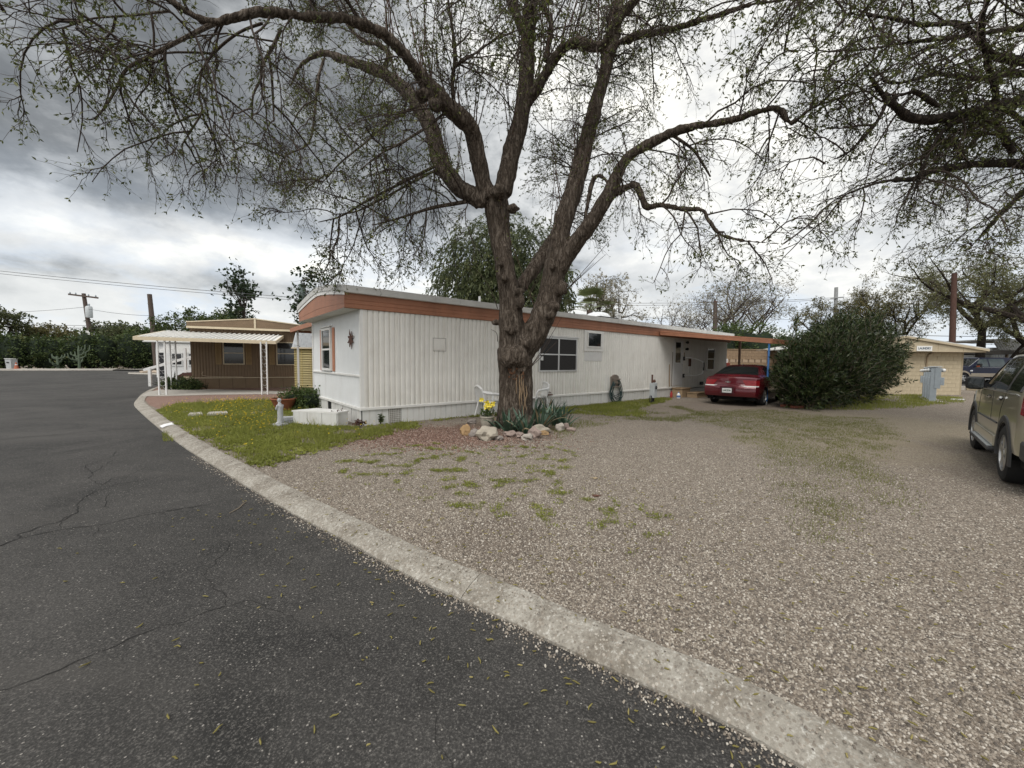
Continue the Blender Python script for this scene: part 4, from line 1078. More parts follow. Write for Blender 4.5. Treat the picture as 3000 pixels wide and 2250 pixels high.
# upright water shoots springing from the crotch and the lower limbs
src = np.array([resample(LIMBS[k][0], 30)[0] for k in ('limb_a', 'limb_b', 'centre', 'centre_r', 'right_trunk')])
p, d, f_, _ = pick_on(src, 22, g, .05, .55)
WS = grow(p, np.array([[0, 0, 1.]]) + d * .25 + g.normal(size=d.shape) * .16, g.uniform(1.2, 3.4, len(p)), 9, g, -.02, .07)
V, f = tube_batch(WS, np.linspace(.013, .004, 9)[None].repeat(len(WS), 0) * g.uniform(.7, 1.3, (len(WS), 1)), 5)
tag(link('water_shoots', np_mesh('water_shoots', V, f, True), mat('shoot_bark', (.085, .05, .038), .85, .2, 9), TREE), kind='stuff')
p, d, _, _ = pick_on(WS, 26, g, .2, 1); LL = g.uniform(.03, .07, len(p)); V, f = leaf_batch(p, d * .6 + perp(d, g), LL, LL * .4, g)
tag(link('shoot_leaves', np_mesh('shoot_leaves', V, f, False, g.random(len(p))), M_LEAFNEW, TREE), kind='stuff')
# suckers sprouting from the trunk
def sucker(u, v, dy, n, tops):
    for (u2, v2, d2) in tops:
        a, b = on_trunk(u, v, dy), on_trunk(u2, v2, d2); mid = a.lerp(b, .5) + Vector((.05, -.06, .05))
        m = MB(); m.tube(catmull([a, mid, b], 5), [.009, .0085, .008, .0075, .007, .0065, .006, .0055, .005, .004, .003], 5); m.build('sucker', M_TWIG, TREE)
sucker(1551, 1080, -.3, 3, [(1620, 985, -.6), (1645, 930, -.55), (1632, 1000, -.4)])
sucker(1458, 905, -.2, 2, [(1395, 790, -.5), (1420, 850, -.4)])
sucker(1458, 1000, -.25, 1, [(1438, 965, -.4)])
sucker(1660, 850, -.1, 2, [(1775, 745, -.4), (1740, 770, -.3), (1790, 700, -.5)])
sucker(1545, 875, -.2, 2, [(1595, 740, -.5), (1584, 800, -.4), (1587, 870, -.35)])

# ------------------------------------------------------------------ second tree reaching in from the right
T2 = Vector((12.6, 8.6, 0))
TREE2 = thing('shade_tree', 'shade tree whose drooping branches reach in from the right edge above the tan car', 'tree', T2)
TR = {}
TR['trunk'] = [(0, 0, 0)]
def w2(p): return Vector(p) - T2
tr_limbs = [([w2((12.6, 8.6, -.1)), w2((12.55, 8.55, 1.5)), w2((12.4, 8.5, 3.0)), w2((12.2, 8.4, 4.2))], [.46, .40, .36, .33])]
def rl(a, Y=8.0, root=(12.2, 8.4, 4.0), hw0=14):
    pts, rs = limb_px(rg_px(a), Y, T2)
    rp = w2(root); first = pts[0]
    extra = [rp, rp.lerp(first, .5) + Vector((0, 0, .2))]
    return extra + pts, [hw0 * Y / F_PX * 1.4, hw0 * Y / F_PX * 1.2] + rs
tr_limbs.append(rl([(2300, 640, 0, 15), (2100, 670, -.1, 14), (1900, 720, -.2, 13), (1650, 770, -.4, 13), (1480, 765, -.5, 13), (1380, 690, -.6, 10), (1300, 620, -.7, 8), (1200, 470, -.9, 4), (1150, 330, -1.0, 3), (1000, 200, -1.2, 2)]))
tr_limbs.append(rl([(2300, 1080, .4, 15), (2150, 1060, .3, 13), (1900, 1065, .1, 10), (1600, 1110, -.2, 9), (1500, 1160, -.3, 8), (1350, 1170, -.4, 6), (1200, 1205, -.6, 5), (1000, 1290, -.8, 2)]))
tr_limbs.append(rl([(2400, 1050, .5, 9), (2212, 1240, .5, 8), (2050, 1400, .4, 6), (1850, 1620, .3, 3)]))
tr_limbs.append(rl([(2400, 380, .2, 14), (2212, 400, 0, 12), (2100, 380, -.2, 11), (2000, 345, -.3, 9), (1850, 190, -.5, 9), (1750, 150, -.6, 8), (1550, 160, -.9, 6), (1300, 110, -1.2, 5), (950, 80, -1.6, 3)]))
tr_limbs.append(rl([(2030, 660, -.2, 7), (2000, 480, -.4, 9), (1950, 300, -.6, 8), (1940, 130, -.8, 7), (2000, -60, -1.0, 5), (2050, -300, -1.2, 3)], root=(11.4, 8.0, 5.0), hw0=7))
tr_limbs.append(rl([(2350, 480, .8, 12), (2100, 480, .7, 9), (1900, 510, .6, 7), (1650, 480, .4, 6), (1400, 540, .2, 5), (1250, 500, .1, 3)]))
tr_limbs.append(rl([(2300, 180, .3, 9), (2100, 190, .2, 8), (1800, 240, 0, 6), (1500, 270, -.3, 5), (1100, 330, -.6, 3), (650, 330, -.9, 2)]))
tr_limbs.append(rl([(1900, 740, -.2, 6), (1750, 800, -.3, 7), (1650, 900, -.4, 6), (1550, 1100, -.5, 4), (1480, 1300, -.6, 2)], root=(9.6, 7.8, 5.6), hw0=7))
tr_limbs.append(rl([(1330, 640, -.7, 5), (1250, 800, -.7, 6), (1080, 980, -.8, 5), (920, 1060, -.9, 3), (780, 1180, -1.0, 2)], root=(7.7, 7.4, 6.2), hw0=5))
tr_limbs.append(rl([(2300, 0, -1.2, 10), (1900, -100, -1.8, 8), (1400, -200, -2.4, 6), (800, -300, -3.0, 3)]))
tr_limbs.append(rl([(2600, 300, 2.5, 10), (2212, 600, 2.4, 8), (1900, 900, 2.2, 6), (1700, 1150, 2.0, 4), (1560, 1330, 1.9, 2)]))
tr_limbs.append([[w2(p) for p in ((12.2, 8.4, 4.0), (13.5, 9.0, 6.0), (15.0, 10.0, 8.0), (16, 11, 9.3))], [.2, .15, .1, .03]])
tr_limbs.append([[w2(p) for p in ((12.2, 8.4, 4.0), (12.8, 7.2, 6.2), (13.4, 5.6, 8.2), (13.8, 4.2, 9.3))], [.2, .15, .1, .03]])
remeshed(tr_limbs, [], .035, 'trunk', M_BARKD, TREE2, .018)
def keep2(p):
    z = p[:, 2]; x = p[:, 0] + T2.x
    return (z > 3.35 - .07 * np.clip(x - 8, 0, 9))
print('tree2', crown_on([l for l in tr_limbs[1:]], TREE2, g, 2.5, (.9, 2.4), 6, 7, 2, .066, .20, bias=(-.22, 0, -.12), start=.10, m_leaf=M_LEAFNEW, m_twig=M_TWIG, keep=keep2))

# ------------------------------------------------------------------ the brown home with its porch roof
B0 = Vector((-15.36, 19.25, 0))
BH = thing('mobile_home', 'brown ribbed mobile home with low gable behind the white metal porch roof', 'mobile home', B0, rz_of(64))
part('wall_core', M_BROWNSID, BH, lambda m: m.box(-.28, 5.08, .02, 14, .02, 2.95))
for i in range(5):
    me = corrugated(1.076, .55, 2.94, .12, .018, .5, 1, i).mesh('siding_panel', 30); me.materials.append(M_BROWNSID)
    o = link('siding_panel', me, None, BH); o.location = (-.30 + i * 1.08, 0, 0)
part('wall_side', M_BROWNSID, BH, lambda m: m.box(-.30, -.285, .0, 14, .5, 2.95))
bsk = MB().box(0, .54, 0, .015, -.2, .525).mesh('skirt_panel'); bsk.materials.append(M_BROWNSK)
for i in range(10): inst('skirt_panel', bsk, BH, (-.30 + i * .553, -.012, 0), rz=0)
part('skirt_core', mat('brown_dark', (.07, .045, .03), .9), BH, lambda m: m.box(-.29, 5.1, .004, .018, -.2, .525))
part('base_trim', M_CREAM, BH, lambda m: m.cbox(-.31, 5.10, -.035, 0, .525, .56, .006))
def bz(x): return 3.24 + .29 * (1 - abs(x - 2.41) / 2.75)
part('gable', M_BROWNSID, BH, lambda m: [m.prism([(-.34, -.30, 3.06 + k * .06), (5.16, -.30, 3.06 + k * .06), (min(5.16, 5.16), -.30, 3.115 + k * .06), (-.34, -.30, 3.115 + k * .06)], (0, .02, 0)) for k in range(3)] + [m.prism([(-.34 + k * .5, -.296, 3.24), (5.16 - k * .5, -.296, 3.24), (2.41, -.296, bz(2.41) - .02)], (0, .012, 0)) for k in range(1)])
part('gable_band', M_CREAM, BH, lambda m: m.box(-.36, 5.18, -.32, -.302, 2.95, 3.05))
part('gable_edge', M_CREAM, BH, lambda m: (m.bar((-.36, -.31, bz(-.34)), (2.41, -.31, bz(2.41)), .03, .045), m.bar((2.41, -.31, bz(2.41)), (5.18, -.31, bz(5.16)), .03, .045)))
part('gable_post', M_CREAM, BH, lambda m: m.box(2.37, 2.45, -.325, -.305, 3.055, 3.50))
part('roof', M_ROOF, BH, lambda m: m.poly([(-.36, -.3, bz(-.34)), (2.41, -.3, bz(2.41)), (5.18, -.3, bz(5.16)), (-.36, 14.2, bz(-.34)), (2.41, 14.2, bz(2.41)), (5.18, 14.2, bz(5.16))], [(0, 1, 4, 3), (1, 2, 5, 4)]))
part('soffit', M_BROWNSID, BH, lambda m: m.box(-.35, 5.17, -.30, .02, 2.945, 2.955))
window(BH, .99, 1.89, 1.21, 2.36, -.012, M_CREAM, .045, 'h', M_GLASS, False, .045)
window(BH, 3.29, 4.20, 1.19, 2.40, -.012, M_CREAM, .045, 'h', M_GLASS, False, .045)
M_SHUT = mat('shutter_tan', (.36, .25, .125), .6, .1, 6)
for a in (.69, 1.95, 2.97, 4.26):
    s_ = part('shutter', M_SHUT, BH, lambda m: m.frame(a, a + .235, 1.21, 2.33, .03, -.04, -.015))
    part('slats', M_SHUT, s_, lambda m: [m.bar((a + .03, -.026, 1.26 + k * .052), (a + .205, -.026, 1.26 + k * .052), .012, .035, (0, .5, 1)) for k in range(20)])
part('cable', M_CREAM, BH, lambda m: m.tube([(.17, -.03, .85), (.12, -.04, .75), (.15, -.04, .66), (.35, -.04, .62), (.9, -.04, .60), (1.8, -.04, .58)], .010, 5))

PO = thing('porch_roof', 'white ribbed metal porch roof on paired white posts beside the brown home', 'porch')
pc = [Vector((-14.75, 15.35, 2.30)), Vector((-10.15, 16.9, 2.25)), Vector((-12.05, 20.75, 2.72)), Vector((-16.75, 19.0, 2.78))]
part('roof_panel', M_TRIM, PO, lambda m: m.prism(pc, (0, 0, .02)))
for k in range(1, 24):
    f = k / 24
    part('roof_rib', M_TRIM, PO, lambda m: m.bar(pc[0].lerp(pc[1], f) + Vector((0, 0, .05)), pc[3].lerp(pc[2], f) + Vector((0, 0, .05)), .045, .05))
def edge(a, b, h=.14): 
    return lambda m: m.bar(a + Vector((0, 0, -.03)), b + Vector((0, 0, -.03)), .04, h)
part('fascia', M_CREAM, PO, edge(pc[0] - (pc[1] - pc[0]).normalized() * .02, pc[1]))
part('fascia', M_CREAM, PO, edge(pc[1], pc[2])); part('fascia', M_CREAM, PO, edge(pc[0], pc[3]))
part('underside_shade', mat('porch_shade_grey', (.35, .33, .30), .7), PO, lambda m: m.prism([p + Vector((0, 0, -.012)) for p in pc], (0, 0, .008)))  # darker sheet paints the shade on the underside of the porch roof
for a, b, h in (((-14.06, 15.6), (-13.86, 15.70), 2.27), ((-15.96, 18.35), (-15.79, 18.46), 2.62), ((-10.54, 16.5), (-10.36, 16.6), 2.22)):
    for x_, y_ in (a, b): part('post', M_PLASTICW, PO, lambda m: m.box(x_ - .022, x_ + .022, y_ - .022, y_ + .022, 0, h))
    def _scr(m):
        pa, pb = Vector((*a, 0)), Vector((*b, 0))
        for q in range(7):
            z = .2 + q * .3
            m.tube([pa.lerp(pb, .5 + .42 * math.sin(i * .8)) + Vector((0, 0, z + .12 * math.cos(i * .8))) for i in range(8)], .006, 4)
    part('scroll_iron', M_PLASTICW, PO, _scr)

# white deck and stairs at the left of the brown home
DK = thing('entry_deck', 'white railed entry deck and stairs left of the brown home', 'deck', Vector((-17.75, 21.1, 0)), rz_of(72))
part('platform', mat('deck_maroon', (.075, .032, .025), .7), DK, lambda m: m.box(0, 1.15, 0, 2.2, .55, .72))
part('deck_skirt', M_CREAM, DK, lambda m: m.box(.03, 1.13, .05, .08, -.05, .549))
for xx in (.08, 1.0): part('rail_post', M_PLASTICW, DK, lambda m: m.box(xx, xx + .11, .02, .12, .72, 2.05 if xx < .5 else 1.0))
part('rail_post', M_PLASTICW, DK, lambda m: m.box(-1.5, -1.38, .02, .14, 0, .98))
part('handrail', M_PLASTICW, DK, lambda m: m.bar((-1.7, .07, .86), (1.05, .07, 1.80), .05, .13))
part('handrail', M_PLASTICW, DK, lambda m: m.bar((.2, .07, 1.45), (1.15, .07, 1.45), .05, .08))
part('handrail', M_PLASTICW, DK, lambda m: m.bar((.1, .05, .80), (1.15, .05, .90), .05, .1))
for k in range(3): part('step', M_PLASTICW, DK, lambda m: m.box(-.32 - k * .3, .0 - k * .3, .1, 1.2, .50 - k * .18, .55 - k * .18))
part('stringer', mat('maroon', (.075, .032, .025), .7), DK, lambda m: m.prism([(0, .06, .70), (0, .06, .2), (-1.0, .06, -.05), (-1.0, .06, .15)], (0, .05, 0)))
# white cottage glimpsed beyond the deck
WC = thing('cottage', 'small white house glimpsed behind the posts left of the brown home', 'house', Vector((-29.0, 31.5, 0)), rz_of(80))
part('wall', M_PLASTICW, WC, lambda m: m.box(.4, 6, 0, 5, -.1, 2.9))
part('roof', M_ROOF, WC, lambda m: m.prism([(-.3, -.3, 2.75), (6.3, -.3, 2.75), (6.3, 2.5, 3.5), (-.3, 2.5, 3.5)], (0, 0, .08)))
part('awning', M_TRIM, WC, lambda m: [m.bar((1.2, -1.0 + k * .13, 1.95 + k * .10), (4.2, -1.0 + k * .13, 1.95 + k * .10), .03, .07) for k in range(8)])
window(WC, 1.5, 2.3, .9, 1.9, 0, M_PLASTICW, .07, 'h'); window(WC, 2.7, 3.6, .9, 1.9, 0, M_PLASTICW, .07, 'h')
part('door', M_BLACK, WC, lambda m: m.box(.55, .95, -.02, 0, 0, 1.95))

# yellow slatted shed with pale shingled mansard
SHD = thing('storage_shed', 'yellow slatted shed with pale shingled top beside the white home', 'shed', Vector((-9.72, 17.45, 0)), rz_of(88))
part('core', mat('shed_core', (.30, .24, .09), .9), SHD, lambda m: m.box(.06, 2.2, .05, 1.9, .2, 2.1))
for k in range(17): part('slat', M_YELLOW, SHD, lambda m: m.prism([(.05, -.03, .27 + k * .105), (.05, .035, .27 + k * .105), (.05, .05, .365 + k * .105), (.05, .035, .365 + k * .105)], (2.15, 0, 0)))
for xx in (.06, .36, .75): part('batten', mat('batten_olive', (.36, .28, .09), .7), SHD, lambda m: m.box(xx, xx + .035, -.012, .0, .26, 2.05))
part('mansard', M_SHINGLE, SHD, lambda m: m.prism([(.0, -.10, 2.03), (.14, .10, 2.92), (2.25, .10, 2.92), (2.3, -.10, 2.03)], (0, .03, 0)))
for r in range(7):
    for c in range(8):
        f = (r + .5) / 7; x_ = .08 + .14 * f + c * .275 + (.13 if r % 2 else 0)
        part('shingle', M_SHINGLE, SHD, lambda m: m.box(x_, x_ + .265, -.118 + .2 * f, -.106 + .2 * f, 2.04 + r * .126, 2.04 + r * .126 + .12))
part('eave', M_CREAM, SHD, lambda m: m.box(-.02, 2.3, -.12, .02, 1.98, 2.028))
part('base_board', M_BROWNSK, SHD, lambda m: m.box(.05, 2.2, .03, .06, -.05, .26))

# ------------------------------------------------------------------ laundry building and electric pedestals at the right
LB = thing('laundry_building', 'tan painted block laundry building with low gable at the right', 'building', Vector((23.36, 20.35, 0)), rz_of(93))
part('wall_core', mat('mortar_tan', (.36, .30, .205), .9, .08, 8), LB, lambda m: m.box(-6.70, -.012, .012, 6, -.1, 2.2))
blk = MB().cbox(0, .393, -.004, .05, 0, .193, .006).mesh('block'); blk.materials.append(M_TANBLK)
hblk = MB().cbox(0, .193, -.004, .05, 0, .193, .006).mesh('block'); hblk.materials.append(M_TANBLK)
rr = random.Random(4)
for r in range(11):
    z = .0 + r * .2 - .02; x_ = -6.72
    if r % 2: inst('block', hblk, LB, (x_, rr.uniform(-.003, .003), z)); x_ += .2
    while x_ < -.35: inst('block', blk, LB, (x_, rr.uniform(-.003, .003), z)); x_ += .4
    if x_ < -.15: inst('block', hblk, LB, (x_, rr.uniform(-.003, .003), z))
def lz(x): return 2.99 - .162 * abs(x + 3.36)
part('gable_siding', M_TANWD, LB, lambda m: m.prism([(-7.3, -.42, 2.235), (.60, -.42, 2.235), (.60, -.42, lz(.60) - .02), (-3.36, -.42, lz(-3.36) - .02), (-7.3, -.42, lz(-7.3) - .02)], (0, .03, 0)))
for k in range(6): part('siding_joint', mat('joint_tan', (.25, .18, .10), .8), LB, lambda m: m.box(-6.6 + k * 1.22, -6.59 + k * 1.22, -.4235, -.42, 2.24, lz(-6.6 + k * 1.22) - .04))
part('roof', M_ROOF, LB, lambda m: (m.prism([(-7.35, -.5, lz(-7.35)), (-3.36, -.5, lz(-3.36)), (-3.36, 6.4, lz(-3.36)), (-7.35, 6.4, lz(-7.35))], (0, 0, .05)), m.prism([(-3.36, -.5, lz(-3.36)), (.66, -.5, lz(.66)), (.66, 6.4, lz(.66)), (-3.36, 6.4, lz(-3.36))], (0, 0, .05))))
part('rake_board', M_TANWD, LB, lambda m: (m.bar((-7.36, -.49, lz(-7.36) - .04), (-3.36, -.49, lz(-3.36) - .04), .03, .10), m.bar((-3.36, -.49, lz(-3.36) - .04), (.67, -.49, lz(.67) - .04), .03, .10)))
part('soffit', M_TANWD, LB, lambda m: m.box(-7.3, .6, -.42, .05, 2.205, 2.234))
part('painted_soffit_shadow', mat('soffit_shadow_brown', (.12, .085, .05), .8), LB, lambda m: m.box(-7.3, .6, -.435, -.40, 2.19, 2.2045))  # dark strip paints the shadow line under the soffit edge
sg = part('sign_board', mat('sign_white', (.74, .74, .72), .5, .03, 8), LB, lambda m: m.box(-2.76, -2.02, -.445, -.4245, 2.24, 2.50))


def text_mesh(txt, size, m, parent, loc, rot, extr=.003, sx=1.0, name='lettering'):
    cu = bpy.data.curves.new('txt', 'FONT'); cu.body = txt; cu.size = size; cu.extrude = extr; cu.align_x = 'CENTER'; cu.align_y = 'CENTER'; cu.offset = .006 * size / .2
    ob = bpy.data.objects.new('txt', cu); COL.objects.link(ob)
    me = bpy.data.meshes.new_from_object(ob.evaluated_get(bpy.context.evaluated_depsgraph_get()))
    bpy.data.objects.remove(ob); me.name = name
    if me.materials: me.materials.clear()
    o = link(name, me, m, parent); o.location = loc; o.rotation_euler = rot; o.scale = (sx, 1, 1)
    return o


text_mesh('LAUNDRY', .155, mat('sign_grey', (.13, .16, .20), .6), sg, (-2.39, -.449, 2.375), (PI / 2, 0, 0), .003, .86)
part('conduit', mat('conduit_tan', (.30, .23, .15), .5), LB, lambda m: m.tube([(-1.45, -.03, 2.20), (-1.62, -.035, 2.17), (-1.78, -.04, 2.06), (-1.84, -.04, 1.90), (-1.86, -.04, 1.2), (-1.88, -.04, .2)], .038, 8))


def pedestal(loc, lab, h=1.45, rot=0.0):
    p = thing('electric_pedestal', lab, 'electric pedestal', loc, rz_of(137) + rot, 'electric pedestals in a row before the laundry')
    part('column', M_GREYMETAL, p, lambda m: (m.cbox(-.14, .06, -.10, .10, -.02, h, .012),))
    part('meter_cabinet', M_GREYMETAL, p, lambda m: m.cbox(-.02, .16, -.115, .115, .56, h - .02, .012))
    part('cap', M_LTGREY, p, lambda m: m.cbox(-.16, .18, -.13, .13, h + .001, h + .035, .006))
    for sx in (-1, 1):
        mt_ = part('meter', M_GREYMETAL, p, lambda m: m.lathe([(.0, sx * .0), (.07, 0), (.075, sx * .05)], 14, (.16 if sx > 0 else -.14, 0, h - .13), 'x'))
        part('meter_glass', M_PLASTICW, mt_, lambda m: m.lathe([(.072, sx * .05), (.068, sx * .09), (.045, sx * .12), (0, sx * .13)], 14, (.16 if sx > 0 else -.14, 0, h - .13), 'x'))
        part('outlet_box', M_GREYMETAL, p, lambda m: m.cbox(*((.162, .26) if sx > 0 else (-.23, -.142)), -.08, .08, .70, 1.02, .01))
    part('base_pad', M_CONC, p, lambda m: m.box(-.26, .26, -.2, .2, -.03, .03))


for k, (f, lab) in enumerate(((0, 'frontmost of the grey electric meter pedestals before the laundry'), (.34, 'second grey electric meter pedestal behind the frontmost one'), (.68, 'third grey electric meter pedestal in the row before the laundry'), (1.0, 'rearmost grey electric meter pedestal nearest the laundry wall'))):
    pedestal(Vector((17.64 + 1.95 * f, 16.36 + 2.15 * f, 0)), lab, 1.45 - .02 * k, .02 * k)

# block wall behind the red car
BW = thing('block_wall', 'brown block wall with a pale pierced course behind the red car', 'wall', Vector((13.3, 25.2, 0)), rz_of(91))
part('core', mat('mortar_brown', (.20, .145, .10), .95), BW, lambda m: m.box(0, 9.0, .02, .18, -.1, 2.36))
bb = MB().cbox(0, .392, 0, .05, 0, .192, .006).mesh('block'); bb.materials.append(M_BLKWALL)
bp_ = MB().cbox(0, .30, -.01, .05, 0, .192, .01).mesh('block'); bp_.materials.append(M_BLKPALE)
for r in range(12):
    x_ = 0.0 if r % 2 else -.2
    while x_ < 8.9:
        if r in (8,): inst('block', bp_, BW, (x_ + .06, 0, r * .2 - .02))
        else: inst('block', bb, BW, (x_, rr.uniform(-.004, .004), r * .2 - .02))
        x_ += .4
part('cap', M_BLKWALL, BW, lambda m: m.box(-.05, 9.05, -.03, .22, 2.385, 2.44))
rb = thing('red_barrel', 'narrow dark red cabinet between the white home and the block wall', 'cabinet', Vector((12.75, 23.6, 0)))
part('body', mat('dark_red', (.20, .03, .02), .6), rb, lambda m: m.cbox(-.18, .22, -.2, .2, 0, 1.55, .02))
part('top_can', M_PLASTICW, rb, lambda m: m.lathe([(.12, 1.56), (.12, 1.78), (0, 1.80)], 12, (.05, 0, 0)))
part('door_line', M_BLACK, rb, lambda m: m.box(.01, .02, -.206, -.2, .1, 1.5))
gs = thing('green_roof_shed', 'small dark shed with green roof edge behind the white home', 'shed', Vector((12.7, 27.5, 0)))
part('wall', M_BLACK, gs, lambda m: m.box(-1.4, .9, 0, 3, -.05, 2.35))
part('roof', mat('green_metal', (.10, .24, .19), .5), gs, lambda m: m.prism([(-1.6, -.2, 2.36), (1.1, -.2, 2.50), (1.1, 3.2, 2.50), (-1.6, 3.2, 2.36)], (0, 0, .12)))

# street, sheds behind the laundry
part('rear_street', M_ASPH, None, lambda m: m.prism([(25.2, 25.4, -.05), (75, 23, -.05), (75, 40, -.05), (25.2, 42, -.05)], (0, 0, .22)))
tag(bpy.data.objects['rear_street'], kind='structure')
part('rear_kerb', M_CONC, None, lambda m: m.prism([(25.0, 24.6, -.05), (75, 22.2, -.05), (75, 23.0, -.05), (25.0, 25.4, -.05)], (0, 0, .27)))
tag(bpy.data.objects['rear_kerb'], kind='structure')
MS = thing('metal_shed', 'grey shed with ribbed metal mansard roof behind the blue truck', 'shed', Vector((42.6, 35, .15)), rz_of(95))
part('wall', mat('shed_white', (.50, .50, .48), .6), MS, lambda m: m.box(0, 9, 0, 5, 0, 3.0))
mm = corrugated(9.6, 0, 1.05, .22, .05, .5).mesh('mansard', 30); mm.materials.append(mat('mansard_grey', (.22, .22, .21), .55, .2, 3, dirt=.5, dirtcol=(.10, .09, .085)))
o = link('mansard', mm, None, MS); o.location = (-.3, -.75, 2.75); o.rotation_euler = (-.55, 0, 0)
part('roof_top', M_ROOF, MS, lambda m: m.box(-.25, 9.4, -.20, 5, 3.62, 3.75))
part('opening', M_DARK, MS, lambda m: m.box(2.2, 8.8, -.02, .01, .6, 2.6))
part('wall_rib', M_SHINGLE, MS, lambda m: [m.box(.1 + k * .22, .18 + k * .22, -.03, 0, 0, 2.75) for k in range(9)])
part('opening_rail', M_SHINGLE, MS, lambda m: m.box(2.2, 8.8, -.06, -.02, 2.1, 2.2))
DC = thing('low_carport', 'dark flat roofed carport with white low wall right of the laundry', 'carport', Vector((36.0, 33.5, .15)), rz_of(93))
part('roof', mat('carport_roof', (.10, .09, .08), .8), DC, lambda m: m.box(-1.0, 6.0, -.2, 5, 2.35, 2.65))
part('low_wall', M_PLASTICW, DC, lambda m: m.box(.3, 3.4, .3, .5, 0, 1.75))
part('dark_back', M_DARK, DC, lambda m: m.box(-1, 6, 4, 4.2, 0, 2.35))
part('post', M_BROWNSK, DC, lambda m: [m.box(x_, x_ + .14, 0, .14, 0, 2.35) for x_ in (.0, 5.7)])
TBX = thing('utility_box', 'small tan box on the ground left of the tan car mirror', 'box', Vector((28.6, 24.2, 0)), .2)
part('body', M_TANBLK, TBX, lambda m: m.cbox(-.28, .28, -.25, .25, 0, .62, .02)); part('lid', M_TANWD, TBX, lambda m: m.cbox(-.31, .31, -.28, .28, .621, .68, .012))
pp_ = thing('white_pipe', 'white plastic pipe lying on the ground before the laundry corner', 'pipe')
part('pipe', M_PLASTICW, pp_, lambda m: m.tube([G(2786, 1170, .03), G(2822, 1171, .03)], .03, 8))
part('end_cap', M_LTGREY, pp_, lambda m: m.tube([G(2822, 1171, .03), G(2824, 1171, .03)], .036, 8))

# ------------------------------------------------------------------ poles and wires
def pole(name, lab, u, vt, Y, r=.15, m=M_POLE, lean=0.0, cat='utility pole'):
    top = P(u, vt, Y); b = thing(name, lab, cat, Vector((top.x + lean, Y, 0)))
    part('shaft', m, b, lambda q: q.tube([(0, 0, -.2), (-lean * .5, 0, top.z * .5), (-lean, 0, top.z)], [r * 1.15, r * 1.05, r * .9], 10))
    return b, top
p1, t1 = pole('utility_pole', 'wooden utility pole with crossarm and transformer beyond the hedge', 245, 860, 56, .24, M_POLE, 1.1)
o1 = Vector((-1.1, 0, t1.z))
part('crossarm', M_POLE, p1, lambda m: m.bar(o1 + Vector((-1.9, -.2, -.15)), o1 + Vector((2.2, -.2, -.62)), .16, .22))
part('insulators', M_GREYMETAL, p1, lambda m: [m.lathe([(.07, 0), (.09, .1), (.05, .25), (0, .3)], 8, tuple(o1 + Vector((k, -.2, -.28 - .11 * k)))) for k in (-1.7, -.9, .9, 1.9)])
part('transformer', M_LTGREY, p1, lambda m: m.lathe([(0, 0), (.36, 0), (.38, .08), (.38, 1.45), (.28, 1.6), (0, 1.62)], 16, (o1.x + .95, -.3, o1.z - 3.4)))
part('bushings', M_GREYMETAL, p1, lambda m: [m.lathe([(.06, 0), (.06, .3), (0, .32)], 8, (o1.x + .85 + .2 * k, -.3, o1.z - 1.78)) for k in range(2)])
part('notice_plate', M_PLASTICW, p1, lambda m: m.box(-.75, -.2, -.32, -.28, 4.3, 5.2))
p2, t2 = pole('utility_pole', 'plain wooden pole stub left of the brown home', 438, 862, 50, .27, M_POLE, .55)
part('through_bolt', M_ALU, p2, lambda m: m.tube([(-.5, -.4, t2.z - 1.2), (-.5, .4, t2.z - 1.2)], .03, 6))
p3_, t3 = pole('steel_pole', 'grey steel pole rising behind the dark oleander', 2450, 842, 45, .20, M_POLEGREY, .25)
part('bracket', M_POLEGREY, p3_, lambda m: m.bar((-.95, -.2, t3.z - 1.25), (.5, -.2, t3.z - 1.12), .12, .12))
p4_, t4 = pole('utility_pole', 'reddish brown wooden pole behind the laundry roof', 2796, 800, 27, .155, mat('pole_red', (.085, .046, .036), .9, .25, 6, .4, 40, stretch=(4, 4, .6)), .35)
part('climb_bolt', M_ALU, p4_, lambda m: [m.tube([(.0, -.25, 3 + k * .5), (.0, -.1, 3 + k * .5)], .012, 5) for k in range(8)])
p5_, t5 = pole('wooden_post', 'brown wooden post in front of the bare fan shaped tree', 2096, 884, 33, .17, M_POLE, .1)
part('cap', M_RUST, p5_, lambda m: m.lathe([(.17, t5.z), (.15, t5.z + .05), (0, t5.z + .06)], 10, (-.1, 0, 0)))
p6_, t6 = pole('steel_pole', 'grey green steel pole behind the roof of the white home', 884, 833, 30, .24, mat('pole_green', (.16, .20, .19), .6), .1)
part('hook', M_WIRE, p6_, lambda m: m.tube([(-.1, -.2, t6.z - .8), (-.6, -.25, t6.z - .85), (-.9, -.25, t6.z - 1.1)], .03, 6))
p7_, t7 = pole('steel_pole', 'thin dark pole above the metal shed at the right edge', 2988, 975, 40, .16, M_POLEGREY, 0)
part('cap', M_POLEGREY, p7_, lambda m: m.lathe([(.16, t7.z), (.1, t7.z + .1), (0, t7.z + .1)], 10))


